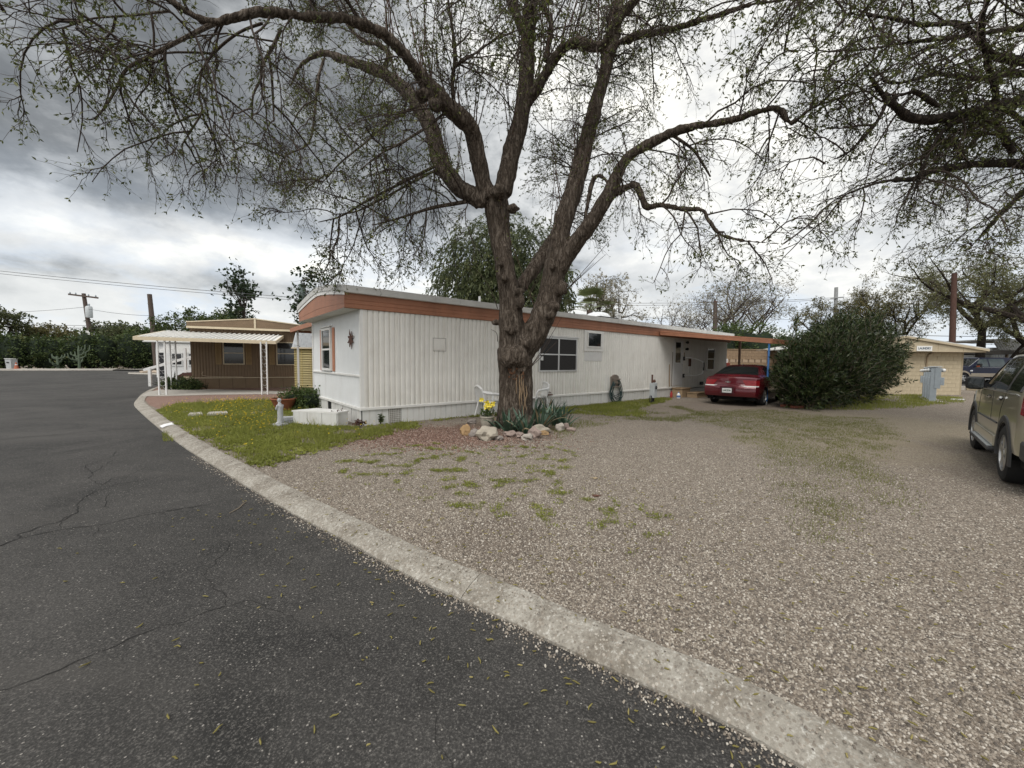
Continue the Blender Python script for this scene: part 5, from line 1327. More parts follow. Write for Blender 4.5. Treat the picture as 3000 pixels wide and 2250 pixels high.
def wire(a, b, sag, lab, r=.018):
    a, b = Vector(a), Vector(b); L_ = (b - a).length
    o = part('overhead_wire', M_WIRE, None, lambda m: m.tube([a.lerp(b, k / 16) + Vector((0, 0, -sag * 4 * (k / 16) * (1 - k / 16))) for k in range(17)], r, 5))
    tag(o, lab, 'wire', 'overhead wires')
wire(P(-500, 735, 34), t6 + Vector((-.7, -.2, -1.0)), .25, 'upper of the twin overhead wires running to the grey green pole', .018)
wire(P(-500, 743, 34), t6 + Vector((-.7, -.2, -1.2)), .25, 'lower of the twin overhead wires running to the grey green pole', .016)
wire(P(-300, 944, 58), P(1200, 948, 70), .5, 'long level wire above the hedge, upper', .03)
wire(P(-300, 952, 58), P(1200, 955, 70), .5, 'long level wire above the hedge, lower', .035)
wire(P(-200, 918, 50), P(245, 900, 56), .3, 'wire from the left edge to the transformer pole', .022)
wire(P(245, 902, 56), P(438, 925, 50), .2, 'wire between transformer pole and pole stub', .022)
wire(P(438, 925, 50), P(800, 945, 46), .5, 'wire from the pole stub to behind the brown home', .022)
wire(P(1700, 886, 50), P(2450, 872, 45), .3, 'upper wire running to the steel pole behind the oleander', .022)
wire(P(1700, 893, 50), P(2450, 876, 45), .3, 'lower wire running to the steel pole behind the oleander', .022)
wire(P(1700, 921, 50), P(2400, 935, 48), .3, 'low thin wire behind the bare tree', .018)
wire(P(2600, 978, 38), P(3300, 965, 34), .4, 'wire crossing behind the reddish pole', .025)
wire(P(2780, 1000, 40), P(3200, 992, 40), .5, 'lower wire above the metal shed', .022)

# ------------------------------------------------------------------ vehicles
def car_paint(name, col, rough=.28, metal=.35):
    m = mat(name, col, rough, .05, 3, metal=metal, spec=.5, coat=.8, dirt=.10, dirtcol=[x * .6 + .05 for x in col]); return m


M_TYRE = mat('tyre_rubber', (.016, .016, .017), .8, .2, 14, .15, 60)
M_RIM = mat('alloy_rim', (.50, .50, .50), .3, .06, 10, metal=.85)
M_CARGLASS = mat('car_glass', (.012, .015, .015), .05, .2, 2, spec=.7)
M_CHROME = mat('chrome', (.70, .70, .70), .14, .04, 10, metal=1.0)
M_TAIL = mat('tail_lens', (.24, .010, .015), .15, .15, 12, spec=.6, coat=.5)
M_LENSW = mat('clear_lens', (.60, .58, .56), .2, .1, 12, spec=.6)
M_CLAD = mat('grey_cladding', (.05, .05, .052), .6, .1, 9)
M_UNDER = mat('underbody', (.012, .012, .012), .9)


class Body:
    def __init__(self, tab, L, arches, ra, sill, xoff=None, bow=.08, fbow=.10, rows=(7, 5, 7)):
        self.tab = {k: np.array(v, float) for k, v in tab.items()}
        self.L = L; self.arches = arches; self.ra = ra; self.sill = sill; self.xoff = xoff; self.rows = rows; self.bow = bow; self.fbow = fbow
    def g(self, k, x):
        a = self.tab[k]; return float(np.interp(x, a[:, 0], a[:, 1]))
    def zlow(self, x):
        z = self.sill if not hasattr(self.sill, '__len__') else float(np.interp(x, *zip(*self.sill)))
        for c in self.arches:
            d = abs(x - c)
            if d < self.ra: z = max(z, .36 + math.sqrt(max(0, self.ra ** 2 - d * d)) - .02)
        return z
    def pt(self, x, r):
        """r 0..1 body side, 1..2 side glass, 2..3 roof to centre line; left half (+y)"""
        W, zb, zt, we, cr = (self.g(k, x) for k in ('W', 'zb', 'zt', 'we', 'cr'))
        if r <= 1:
            z0 = self.zlow(x); z = z0 + (zb - z0) * r; h = (z - .3) / max(.1, zb - .3)
            y = W * (1 - .05 * (1 - min(1, h / .35)) ** 2 * (h < .35) - .045 * max(0, h - .45) ** 1.5)
            zz = z
        elif r <= 2:
            f = r - 1; y0 = W * (1 - .045 * (.55) ** 1.5); y = y0 + (we - y0) * f + .018 * math.sin(PI * f); zz = zb + (zt - cr - zb) * f
        else:
            f = r - 2; a = f * PI / 2
            y = we * (1 - f) if cr < .001 else we * math.cos(a) ** .75; zz = zt - cr + cr * math.sin(a) ** .9
        xo = 0
        if self.xoff: xo = self.xoff(x, zz, y)
        # plan curvature of the ends
        k = abs(y) / max(.1, self.g('W', self.L / 2))
        fr = max(0, 1 - x / .8); xo += self.bow * k * k * fr
        ff = max(0, 1 - (self.L - x) / .9); xo -= self.fbow * k * k * ff
        return Vector((x + xo, y, zz))
    def shell(self, name, m, parent, xs):
        n1, n2, n3 = self.rows
        rs = [i / n1 for i in range(n1)] + [1 + i / n2 for i in range(n2)] + [2 + i / n3 for i in range(n3 + 1)]
        full = []
        for x in xs:
            lft = [self.pt(x, r) for r in rs]; full.append(lft + [Vector((p.x, -p.y, p.z)) for p in reversed(lft[:-1])])
        K = len(full[0]); b = MB()
        b.poly([p for s in full for p in s], [(i * K + k, i * K + k + 1, (i + 1) * K + k + 1, (i + 1) * K + k) for i in range(len(xs) - 1) for k in range(K - 1)], True)
        for s, sg in ((full[0], 1), (full[-1], -1)):     # closed ends as grids
            half = s[:len(rs)]; nc = 10; P_ = []
            for p in half:
                for c in range(nc + 1):
                    f = 1 - 2 * c / nc; y = p.y * f
                    bw = (self.bow if sg > 0 else self.fbow)
                    kk = p.y / max(.1, self.g('W', self.L / 2))
                    P_.append((p.x - sg * bw * kk * kk * (1 - f * f), y, p.z))
            b.poly(P_, [(i * (nc + 1) + c, i * (nc + 1) + c + 1, (i + 1) * (nc + 1) + c + 1, (i + 1) * (nc + 1) + c) for i in range(len(half) - 1) for c in range(nc)], True)
        return b.build(name, m, parent, sharp=38)
    def patch(self, name, m, parent, c, nx=8, nr=4, off=.004, side=1):
        """quad patch on the body: corners [(x,r)] bl, br, tr, tl"""
        b = MB(); P_ = []
        for j in range(nr + 1):
            for i in range(nx + 1):
                u, v = i / nx, j / nr
                x = (c[0][0] * (1 - u) + c[1][0] * u) * (1 - v) + (c[3][0] * (1 - u) + c[2][0] * u) * v
                r = (c[0][1] * (1 - u) + c[1][1] * u) * (1 - v) + (c[3][1] * (1 - u) + c[2][1] * u) * v
                e = .004
                p = self.pt(x, r); px_ = self.pt(x + e, r) - p; pr = self.pt(x, min(2.999, r + e)) - p
                nn = px_.cross(pr)
                nn = nn.normalized() if nn.length > 1e-9 else Vector((0, 0, 1))
                if nn.y < 0 and r < 2.4: nn = -nn
                if nn.z < 0 and r >= 2.4: nn = -nn
                q = p + nn * off
                P_.append((q.x, q.y * side, q.z))
        b.poly(P_, [(j * (nx + 1) + i, j * (nx + 1) + i + 1, (j + 1) * (nx + 1) + i + 1, (j + 1) * (nx + 1) + i) for j in range(nr) for i in range(nx)], True)
        return b.build(name, m, parent)
    def top_patch(self, name, m, parent, x0, x1, r0=2.06, off=.004, nx=8):
        """glass across the full width (windscreen, rear window)"""
        b = MB(); P_ = []; rs = [r0 + (3 - r0) * j / 6 for j in range(7)]
        for i in range(nx + 1):
            x = x0 + (x1 - x0) * i / nx
            e = .01; d = self.pt(x + e, 2.9) - self.pt(x, 2.9); nn = Vector((-d.z, 0, d.x)).normalized()
            if nn.z < 0: nn = -nn
            lf = [self.pt(x, r) + nn * off for r in rs]
            P_ += lf + [Vector((p.x, -p.y, p.z)) for p in reversed(lf[:-1])]
        K = 13
        b.poly(P_, [(i * K + k, i * K + k + 1, (i + 1) * K + k + 1, (i + 1) * K + k) for i in range(nx) for k in range(K - 1)], True)
        return b.build(name, m, parent)
    def line(self, pts, side=1, off=.002): return [Vector((self.pt(x, r).x, (self.pt(x, r).y + off) * side, self.pt(x, r).z)) for x, r in pts]


def wheel(parent, x, y, R=.35, w=.22, side=1, spokes=5, rimf=.66, rim=None):
    wh = bpy.data.objects.new('wheel', None); COL.objects.link(wh); wh.parent = parent; wh.location = (x, y, R)
    part('tyre', M_TYRE, wh, lambda m: m.lathe([(R * .64, -w / 2 * .9), (R * .86, -w / 2), (R * .965, -w / 2 * .86), (R, -w / 2 * .5), (R, w / 2 * .5), (R * .965, w / 2 * .86), (R * .86, w / 2), (R * .64, w / 2 * .9)], 36, axis='y'))
    def _rim(m):
        o_ = side * w / 2
        m.lathe([(R * rimf * 1.0, o_ * .92), (R * rimf * .94, o_ * .96), (R * rimf * .90, o_ * .55), (R * rimf * .88, -o_ * .3)], 36, axis='y')
        for k in range(spokes):
            a = 2 * PI * k / spokes + .3; d = Vector((math.cos(a), 0, math.sin(a))); t_ = Vector((-math.sin(a), 0, math.cos(a)))
            i0, i1 = R * .10, R * rimf * .95; wa, wb = R * .13, R * .10
            q = [d * i0 - t_ * wa, d * i0 + t_ * wa, d * i1 + t_ * wb, d * i1 - t_ * wb]
            m.prism([p + Vector((0, o_ * .62, 0)) for p in q], (0, o_ * .28, 0))
        m.lathe([(R * .17, o_ * .55), (R * .17, o_ * .93), (R * .08, o_ * 1.0), (0, o_ * 1.0)], 16, axis='y')
    part('rim', rim or M_RIM, wh, _rim)
    part('brake_disc', M_UNDER, wh, lambda m: m.lathe([(0, side * w * .12), (R * rimf * .9, side * w * .12), (R * rimf * .9, -side * w * .1)], 24, axis='y'))
    return wh


def dense(L, keys, arches, ra):
    xs = set(np.round(np.linspace(0, L, 46), 3)) | set(keys)
    for c in arches: xs |= set(np.round(c + ra * np.cos(np.linspace(0, PI, 19)), 3))
    return sorted(x for x in xs if 0 <= x <= L)


# ---- tan SUV close on the right ------------------------------------------------------------------
SUV_B = 44.5
suv_rw = Vector((6.49, 5.13, 0))           # outer foot of the left rear tyre
hd = Vector((math.sin(math.radians(SUV_B)), math.cos(math.radians(SUV_B)), 0)); lf_ = Vector((-hd.y, hd.x, 0))
SUV = thing('parked_car', 'tan metallic four door sport utility car cut by the right edge', 'car', suv_rw - hd * 1.0 - lf_ * .90, rz_of(SUV_B))
Ls = 4.82
SB = Body(dict(W=[(0, .84), (.25, .90), (1, .905), (3.8, .905), (4.4, .88), (4.82, .74)],
               zb=[(0, 1.13), (.5, 1.17), (3.2, 1.15), (3.6, 1.12), (4.5, 1.02), (4.82, .80)],
               zt=[(0, 1.30), (.06, 1.50), (.14, 1.69), (.30, 1.72), (1.5, 1.745), (2.5, 1.73), (2.85, 1.67), (3.45, 1.24), (3.65, 1.19), (4.5, 1.08), (4.82, .84)],
               we=[(0, .70), (.3, .67), (2.5, .67), (2.9, .66), (3.45, .76), (3.7, .80), (4.82, .66)],
               cr=[(0, .05), (.3, .06), (2.6, .06), (3.5, .05), (4.82, .03)]),
          Ls, (1.0, 3.87), .44, [(0, .46), (.5, .46), (.6, .40), (4.3, .40), (4.4, .42), (4.82, .42)],
          lambda x, z, y: (.16 * max(0, min(1, (z - 1.10) / .65)) * max(0, 1 - x / .6)), .07, .10)
M_SUV = car_paint('tan_metallic', (.41, .375, .29), .30, .12)
body = SB.shell('body', M_SUV, SUV, dense(Ls, [.06, .14, .3, 2.85, 3.45, 3.65], (1.0, 3.87), .44))
part('underbody', M_UNDER, SUV, lambda m: (m.box(.2, 4.6, -.80, .80, .28, .62), m.box(.55, 4.3, -.62, .62, .55, .95)))
for s in (1, -1):
    SB.patch('window', M_CARGLASS, SUV, [(2.12, 1.06), (3.02, 1.06), (2.62, 1.90), (2.12, 1.90)], 8, 5, .004, s)
    SB.patch('window', M_CARGLASS, SUV, [(1.22, 1.06), (2.04, 1.06), (2.04, 1.90), (1.30, 1.90)], 8, 5, .004, s)
    SB.patch('window', M_CARGLASS, SUV, [(.38, 1.08), (1.10, 1.08), (1.16, 1.90), (.46, 1.88)], 8, 5, .004, s)
    for x_ in (2.08, 1.16): SB.patch('pillar_trim', M_BLACK, SUV, [(x_ - .05, 1.02), (x_ + .05, 1.02), (x_ + .04, 1.95), (x_ - .04, 1.95)], 2, 5, .003, s)
    part('belt_moulding', M_CHROME, SUV, lambda m: m.tube(SB.line([(x_, 1.01) for x_ in np.linspace(.35, 3.1, 14)], s, .006), .009, 6))
    part('window_trim', M_BLACK, SUV, lambda m: m.tube(SB.line([(3.12, 1.03), (2.9, 1.5), (2.68, 1.93), (2.0, 1.95), (1.2, 1.95), (.5, 1.93), (.34, 1.1)], s, .004), .016, 6))
    part('roof_rail', M_CLAD, SUV, lambda m: m.tube([(x_, s * .62, 1.76 + (.02 if .5 < x_ < 2.4 else -.02)) for x_ in np.linspace(.4, 2.5, 10)], .018, 8))
    # black wheel-arch flares and lower cladding
    for c in (1.0, 3.87):
        def _fl(m):
            P_ = []
            ths = np.linspace(-.16, PI + .16, 25)
            for th in ths:
                for rr_, yy in ((.425, .88), (.43, .912), (.46, .920), (.51, .912), (.525, .893)):
                    P_.append((c + rr_ * math.cos(th), s * yy, max(.26, .36 + rr_ * math.sin(th))))
            m.poly(P_, [(i * 5 + k, i * 5 + k + 1, (i + 1) * 5 + k + 1, (i + 1) * 5 + k) for i in range(len(ths) - 1) for k in range(4)], True)
        part('wheel_arch_flare', M_CLAD, SUV, _fl)
        part('wheel_arch_liner', M_UNDER, SUV, lambda m: m.poly([(c + .43 * math.cos(th), s * yy, .36 + .43 * math.sin(th)) for th in np.linspace(0, PI, 13) for yy in (.90, .58)], [(2 * i, 2 * i + 1, 2 * i + 3, 2 * i + 2) for i in range(12)], True))
    part('rocker_panel', M_SUV, SUV, lambda m: m.cbox(1.50, 3.38, s * .905 - .03, s * .905 + .03, .385, .54, .015))
    rb_ = part('running_board', M_CLAD, SUV, lambda m: m.cbox(1.50, 3.40, *sorted((s * .84, s * .985)), .315, .375, .02))
    part('tread', M_LTGREY, rb_, lambda m: [m.box(1.6 + k * .06, 1.63 + k * .06, *sorted((s * .90, s * .975)), .376, .380) for k in range(29)])
    part('door_moulding', M_CLAD, SUV, lambda m: m.tube(SB.line([(x_, .42) for x_ in np.linspace(1.5, 3.4, 10)], s, .004), .012, 6))
    # door seams and handles
    for xs_ in ([(2.06, .05), (2.06, .5), (2.08, .98)], [(3.30, .05), (3.33, .5), (3.25, .98)], [(1.46, .25), (1.36, .6), (1.14, .98)]):
        part('door_seam', M_BLACK, SUV, lambda m: m.tube(SB.line(xs_, s, .0005), .004, 5))
    for x_ in (2.24, 1.30):
        h_ = part('door_handle', M_CHROME, SUV, lambda m: m.tube(SB.line([(x_, .86), (x_ + .03, .865), (x_ + .15, .865), (x_ + .18, .86)], s, .022), .016, 8))
        part('handle_cup', M_BLACK, h_, lambda m: m.tube(SB.line([(x_ + .03, .865), (x_ + .15, .865)], s, .002), .022, 8))
    SB.patch('tail_lamp', M_TAIL, SUV, [(.02, .68), (.20, .72), (.17, 1.30), (.03, 1.35)], 4, 8, .008, s)
    SB.patch('head_lamp', M_LENSW, SUV, [(4.40, .62), (4.72, .66), (4.70, .92), (4.38, .92)], 5, 3, .006, s)
    mr = part('mirror', M_BLACK, SUV, lambda m: (m.cbox(2.84, 3.02, *sorted((s * .90, s * 1.11)), 1.13, 1.34, .05), m.bar((3.0, s * .80, 1.18), (2.96, s * .92, 1.20), .10, .08)))
    part('mirror_glass', M_CARGLASS, mr, lambda m: m.box(2.832, 2.839, *sorted((s * .92, s * 1.09)), 1.155, 1.315))
    for c in (1.0, 3.87): wheel(SUV, c, s * .785, .375, .245, s, 5, .64)
SB.top_patch('windscreen', M_CARGLASS, SUV, 2.93, 3.42, 2.05)
part('rear_bumper', M_CLAD, SUV, lambda m: m.cbox(-.10, .22, -.88, .88, .42, .66, .04))
part('bumper_step', M_CLAD, SUV, lambda m: m.cbox(-.11, .1, -.70, .70, .661, .685, .01))
part('rear_window', M_CARGLASS, SUV, lambda m: m.prism([(.105, -.62, 1.16), (.105, .62, 1.16), (.225, .58, 1.62), (.225, -.58, 1.62)], (-.015, 0, .004)))
part('licence_plate', M_PLASTICW, SUV, lambda m: m.box(-.075, -.06, -.16, .16, .80, .96))
part('seat', mat('seat_tan', (.16, .14, .11), .8), SUV, lambda m: (m.cbox(2.0, 2.25, .12, .62, .8, 1.5, .06), m.cbox(2.0, 2.25, -.62, -.12, .8, 1.5, .06)))

# ---- red sedan under the carport -------------------------------------------------------------------
SED_B = 45.5
hd = Vector((math.sin(math.radians(SED_B)), math.cos(math.radians(SED_B)), 0)); lf_ = Vector((-hd.y, hd.x, 0))
sed_o = (Vector((9.16, 14.24, 0)) + Vector((7.91, 15.42, 0))) / 2 - hd * 1.10
SED = thing('parked_car', 'dark red sedan seen from behind under the carport', 'car', sed_o, rz_of(SED_B))
Le = 5.05
DB = Body(dict(W=[(0, .84), (.2, .90), (.9, .925), (3.9, .925), (4.6, .88), (5.05, .70)],
               zb=[(0, .93), (.4, .97), (1.2, .98), (3.4, .93), (4.6, .80), (5.05, .62)],
               zt=[(0, .99), (.12, 1.035), (.62, 1.06), (.74, 1.09), (1.42, 1.40), (1.75, 1.465), (2.4, 1.49), (2.85, 1.45), (3.7, 1.02), (3.85, .98), (4.7, .88), (5.05, .68)],
               we=[(0, .80), (.62, .80), (.74, .76), (1.45, .58), (1.8, .58), (2.8, .58), (3.7, .76), (4.7, .74), (5.05, .6)],
               cr=[(0, .03), (.62, .03), (1.5, .06), (2.8, .06), (3.8, .03), (5.05, .03)]),
          Le, (1.12, 3.95), .355, [(0, .34), (.5, .24), (4.5, .22), (5.05, .28)],
          lambda x, z, y: (.10 * max(0, min(1, (z - .66) / .10)) + .05 * max(0, min(1, (z - .80) / .22))) * max(0, 1 - x / .55) + .08 * max(0, min(1, (.40 - z) / .15)) * max(0, 1 - x / .5), .16, .25)
M_RED = car_paint('dark_red_metallic', (.115, .008, .015), .22, .25)
DB.shell('body', M_RED, SED, dense(Le, [.12, .62, .74, 1.42, 2.85, 3.7], (1.12, 3.95), .355))
part('underbody', M_UNDER, SED, lambda m: (m.box(.3, 4.7, -.78, .78, .20, .50), m.box(.8, 4.3, -.62, .62, .45, .90)))
DB.top_patch('rear_window', M_CARGLASS, SED, .80, 1.48, 2.05); DB.top_patch('windscreen', M_CARGLASS, SED, 2.92, 3.66, 2.05)
for s in (1, -1):
    DB.patch('window', M_CARGLASS, SED, [(1.42, 1.10), (2.12, 1.08), (2.12, 1.88), (1.78, 1.86)], 8, 5, .004, s)
    DB.patch('window', M_CARGLASS, SED, [(2.20, 1.08), (3.30, 1.08), (2.82, 1.86), (2.20, 1.88)], 8, 5, .004, s)
    part('belt_moulding', M_CHROME, SED, lambda m: m.tube(DB.line([(x_, 1.02) for x_ in np.linspace(1.3, 3.4, 12)], s, .006), .008, 6))
    part('door_seam', M_BLACK, SED, lambda m: (m.tube(DB.line([(1.50, .25), (1.46, .6), (1.36, .98)], s, .0005), .004, 5), m.tube(DB.line([(2.16, .03), (2.16, .5), (2.16, .98)], s, .0005), .004, 5)))
    part('door_handle', M_RED, SED, lambda m: (m.tube(DB.line([(1.55, .86), (1.62, .865), (1.72, .86)], s, .02), .015, 6), m.tube(DB.line([(2.35, .86), (2.42, .865), (2.52, .86)], s, .02), .015, 6)))
    # tail lamp: a lens wrapping the rear corner, with a pale reversing strip below
    def _lens(m, z0, z1, z2, z3, y0, y1, wrap, o_):
        P_ = []
        for k, (z, ya, yb) in enumerate(((z0, y0 + .10, y1), (z1, y0 + .06, y1), (z2, y0, y1), (z3, y0 - .02, y1 - .08))):
            r_ = max(.02, (z - DB.zlow(.02)) / (DB.g('zb', .02) - DB.zlow(.02)))
            p = DB.pt(0, min(.999, r_))
            kk0 = p.y / .925
            for i in range(7):
                y = ya + (p.y - .005 - ya) * i / 6
                P_.append((p.x - DB.bow * kk0 ** 2 * (1 - (y / p.y) ** 2) - o_, s * y, z))
            for i in range(1, 4):
                q = DB.pt(i * wrap / 3, min(.999, r_)); P_.append((q.x, s * (q.y + o_), z))
        K = 10
        m.poly(P_, [(j * K + i, j * K + i + 1, (j + 1) * K + i + 1, (j + 1) * K + i) for j in range(3) for i in range(K - 1)], True)
    tl = part('tail_lamp', M_TAIL, SED, lambda m: _lens(m, .735, .80, .87, .925, .44, .9, .20, .008))
    part('reversing_strip', M_LENSW, tl, lambda m: _lens(m, .700, .712, .722, .733, .40, .9, .16, .009))
    part('exhaust_tip', M_CHROME, SED, lambda m: m.lathe([(.055, -.02), (.055, .18), (.045, .18), (.045, -.02)], 14, (.12, s * .52, .27), 'x'))
    part('painted_crease_shade', mat('red_crease_shade', (.06, .006, .01), .4), SED, lambda m: m.bar((-.105, s * .30, .60), (-.03, s * .72, .61), .006, .012))  # thin bar in darker red paints the shade of the bumper crease
    part('wheel_arch_liner', M_UNDER, SED, lambda m: [m.poly([(c + .35 * math.cos(th), s * yy, .34 + .35 * math.sin(th)) for th in np.linspace(0, PI, 13) for yy in (.90, .55)], [(2 * i, 2 * i + 1, 2 * i + 3, 2 * i + 2) for i in range(12)], True) for c in (1.12, 3.95)])
    for c in (1.12, 3.95): wheel(SED, c, s * .79, .335, .22, s, 9, .68)
    part('mirror', M_RED, SED, lambda m: m.cbox(3.22, 3.36, *sorted((s * .93, s * 1.10)), .96, 1.10, .03))
pl = part('licence_plate', M_PLASTICW, SED, lambda m: m.cbox(-.122, -.108, -.155, .155, .475, .635, .004))
part('plate_frame', M_BLACK, pl, lambda m: m.box(-.107, -.100, -.175, .175, .455, .655))
text_mesh('L4KZ58', .085, mat('plate_green', (.05, .10, .08), .6), pl, (-.1245, 0, .555), (PI / 2, 0, -PI / 2), .001, .9)
part('painted_recess_shadow', mat('red_shadow', (.07, .006, .012), .5), SED, lambda m: m.box(-.103, -.098, -.24, .24, .43, .69))  # flat dark red panel, the recess shadow round the plate is painted in
part('bow_emblem', M_CHROME, SED, lambda m: m.prism([(-.012, y_, z_) for y_, z_ in ((-.085, .868), (-.03, .868), (-.02, .888), (.02, .888), (.03, .872), (.085, .872), (.075, .842), (.03, .842), (.02, .826), (-.02, .826), (-.03, .840), (-.075, .840))], (-.014, 0, 0)))
part('trunk_seam', M_BLACK, SED, lambda m: m.bar((-.012, -.44, .752), (-.012, .44, .752), .006, .006))
part('antenna_fin', M_BLACK, SED, lambda m: m.prism([(1.62, -.015, 1.44), (1.78, -.015, 1.47), (1.66, -.015, 1.50)], (0, .03, 0)))
part('high_brake_lamp', M_TAIL, SED, lambda m: m.cbox(.62, .66, -.2, .2, 1.066, 1.08, .004))

# ---- blue pickup on the rear street --------------------------------------------------------------
TK = thing('pickup_truck', 'dark blue pickup truck with tan lower trim on the street behind', 'truck', Vector((33.75 + 4.6, 30.0, .17)), rz_of(-88))
Lt = 5.9; M_BLUE = mat('dark_blue', (.006, .010, .036), .35, .1, 3, spec=.4)
KB = Body(dict(W=[(0, .90), (.2, .96), (5.2, .96), (5.9, .86)], zb=[(0, 1.22), (5.4, 1.22), (5.9, 1.05)],
               zt=[(0, 1.25), (.9, 1.25), (.94, 1.95), (1.1, 1.99), (3.3, 1.99), (3.5, 1.93), (4.25, 1.33), (4.4, 1.30), (5.6, 1.22), (5.9, 1.08)],
               we=[(0, .86), (.9, .86), (.95, .72), (3.4, .70), (4.25, .80), (5.9, .78)], cr=[(0, .02), (.9, .02), (1.1, .05), (3.4, .05), (4.3, .05), (5.9, .04)]),
          Lt, (1.1, 4.75), .47, .52, None, .03, .12)
KB.shell('body', M_BLUE, TK, dense(Lt, [.9, .94, 1.1, 3.5, 4.25], (1.1, 4.75), .47))
KB.top_patch('windscreen', M_CARGLASS, TK, 3.56, 4.2, 2.05)
M_TRUCKTAN = mat('truck_tan', (.36, .31, .24), .4, .06, 5, coat=.4)
for s in (1, -1):
    KB.patch('window', mat('truck_glass', (.06, .085, .09), .08, .2, 2, spec=.7), TK, [(2.95, 1.10), (4.00, 1.10), (3.55, 1.88), (2.95, 1.90)], 6, 4, .004, s)
    KB.patch('window', MATS['truck_glass'], TK, [(1.7, 1.10), (2.85, 1.10), (2.85, 1.90), (1.75, 1.90)], 6, 4, .004, s)
    KB.patch('lower_trim', M_TRUCKTAN, TK, [(1.65, .02), (4.2, .02), (4.2, .40), (1.65, .40)], 10, 3, .006, s)
    for c in (1.1, 4.75):
        def _fl(m):
            P_ = [(c + r_ * math.cos(th), s * y_, .40 + r_ * math.sin(th)) for th in np.linspace(-.1, PI + .1, 19) for r_, y_ in ((.45, .94), (.46, .99), (.56, .99), (.585, .95))]
            m.poly(P_, [(i * 4 + k, i * 4 + k + 1, (i + 1) * 4 + k + 1, (i + 1) * 4 + k) for i in range(18) for k in range(3)], True)
        part('wheel_arch_flare', M_TRUCKTAN, TK, _fl)
        wheel(TK, c, s * .83, .40, .26, s, 5, .60)
    part('windscreen_trim', M_CHROME, TK, lambda m: m.tube(KB.line([(4.28, 1.98), (4.0, 1.96), (3.6, 1.97), (3.45, 1.99)], s, .004), .018, 6))
    part('belt_moulding', M_CHROME, TK, lambda m: m.tube(KB.line([(x_, 1.01) for x_ in np.linspace(2.1, 4.2, 10)], s, .006), .012, 6))
    part('side_step', M_CHROME, TK, lambda m: m.tube([(1.7, s * .98, .36), (4.1, s * .98, .36)], .04, 8))
    mr = part('mirror', M_BLACK, TK, lambda m: (m.cbox(3.78, 3.95, *sorted((s * 1.02, s * 1.28)), 1.24, 1.52, .03), m.bar((3.86, s * .9, 1.3), (3.86, s * 1.05, 1.34), .05, .05)))
    part('turn_repeater', mat('orange_lens', (.45, .09, .03), .3), mr, lambda m: m.box(3.951, 3.957, *sorted((s * 1.05, s * 1.25)), 1.27, 1.36))
    part('fender_badge', M_CHROME, TK, lambda m: m.lathe([(0, .008), (.09, .008), (.10, 0)], 14, (4.18, s * .955, .95), 'y'))
    part('door_seam', M_BLACK, TK, lambda m: (m.tube(KB.line([(2.9, .05), (2.9, .98)], s, .001), .006, 5), m.tube(KB.line([(4.15, .45), (4.2, .98)], s, .001), .006, 5)))
part('underbody', M_UNDER, TK, lambda m: m.box(.3, 5.6, -.8, .8, .38, .75))
part('front_bumper', M_CHROME, TK, lambda m: m.cbox(5.75, 6.0, -.9, .9, .48, .72, .03))

# ------------------------------------------------------------------ shrubs and background trees
M_OLEA = leafmat('oleander_leaf', (.013, .023, .009), (.050, .074, .023), .36, .12, (.13, .15, .055))
M_HEDGE = leafmat('hedge_leaf', (.026, .044, .015), (.080, .112, .036), .6, .18, (.14, .15, .05))
M_GREENA = leafmat('leaf_mid_green', (.035, .055, .018), (.085, .12, .035), .6, .25, (.13, .16, .05))
M_GREENB = leafmat('leaf_dark_green', (.010, .022, .009), (.030, .052, .018), .5, .15)
M_PEPPER = leafmat('leaf_pepper', (.040, .054, .024), (.105, .125, .052), .6, .28, (.16, .165, .08))
M_PALE = leafmat('leaf_pale', (.16, .145, .095), (.30, .275, .19), .7, .3, (.38, .35, .26))
M_WISP = leafmat('leaf_wisp', (.075, .075, .030), (.16, .15, .06), .6, .3, (.24, .20, .09))
M_MESQ = leafmat('leaf_mesquite', (.085, .095, .040), (.18, .185, .080), .6, .35, (.25, .235, .115))
M_STEM = mat('pale_stem', (.20, .165, .12), .8, .2, 9)
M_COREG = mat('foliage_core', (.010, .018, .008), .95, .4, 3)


def ell_pts(n, c, r, rng, shell=.55, lump=.22, fr=.9, flat=-.35):
    d = unit(rng.normal(size=(n, 3))); d[:, 2] = np.where(d[:, 2] < flat, -d[:, 2] * .5, d[:, 2]); d = unit(d)
    rad = shell + (1 - shell) * rng.random(n) ** .6
    lm = np.array([mnoise.noise(Vector(q * 1.9 * fr) + Vector(c) * .37) for q in d]) * lump
    rad = rad * (1 + lm)
    return np.array(c) + d * np.array(r) * rad[:, None], d


def leafy(name, root, pts, dirs, m, rng, L, W, per, spread, parent=None, droop=0.0, kind=True):
    """clumps of leaves round given points"""
    p = np.repeat(pts, per, 0) + rng.normal(size=(len(pts) * per, 3)) * spread
    d = np.repeat(dirs, per, 0) + rng.normal(size=(len(p), 3)) * .75 + np.array([0, 0, -droop])
    LL = rng.uniform(.6, 1.3, len(p)) * L
    V, f = leaf_batch(p, d, LL, LL * W, rng)
    base = np.repeat(rng.random(len(pts)) * .6, per) + rng.random(len(p)) * .4
    o = link(name, np_mesh(name, V, f, False, base), m, root)
    if kind: tag(o, kind='stuff')
    return o


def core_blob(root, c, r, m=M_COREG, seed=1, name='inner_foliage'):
    return part(name, m, root, lambda q: q.blob(c, 1, 3, .30, seed, r, True))


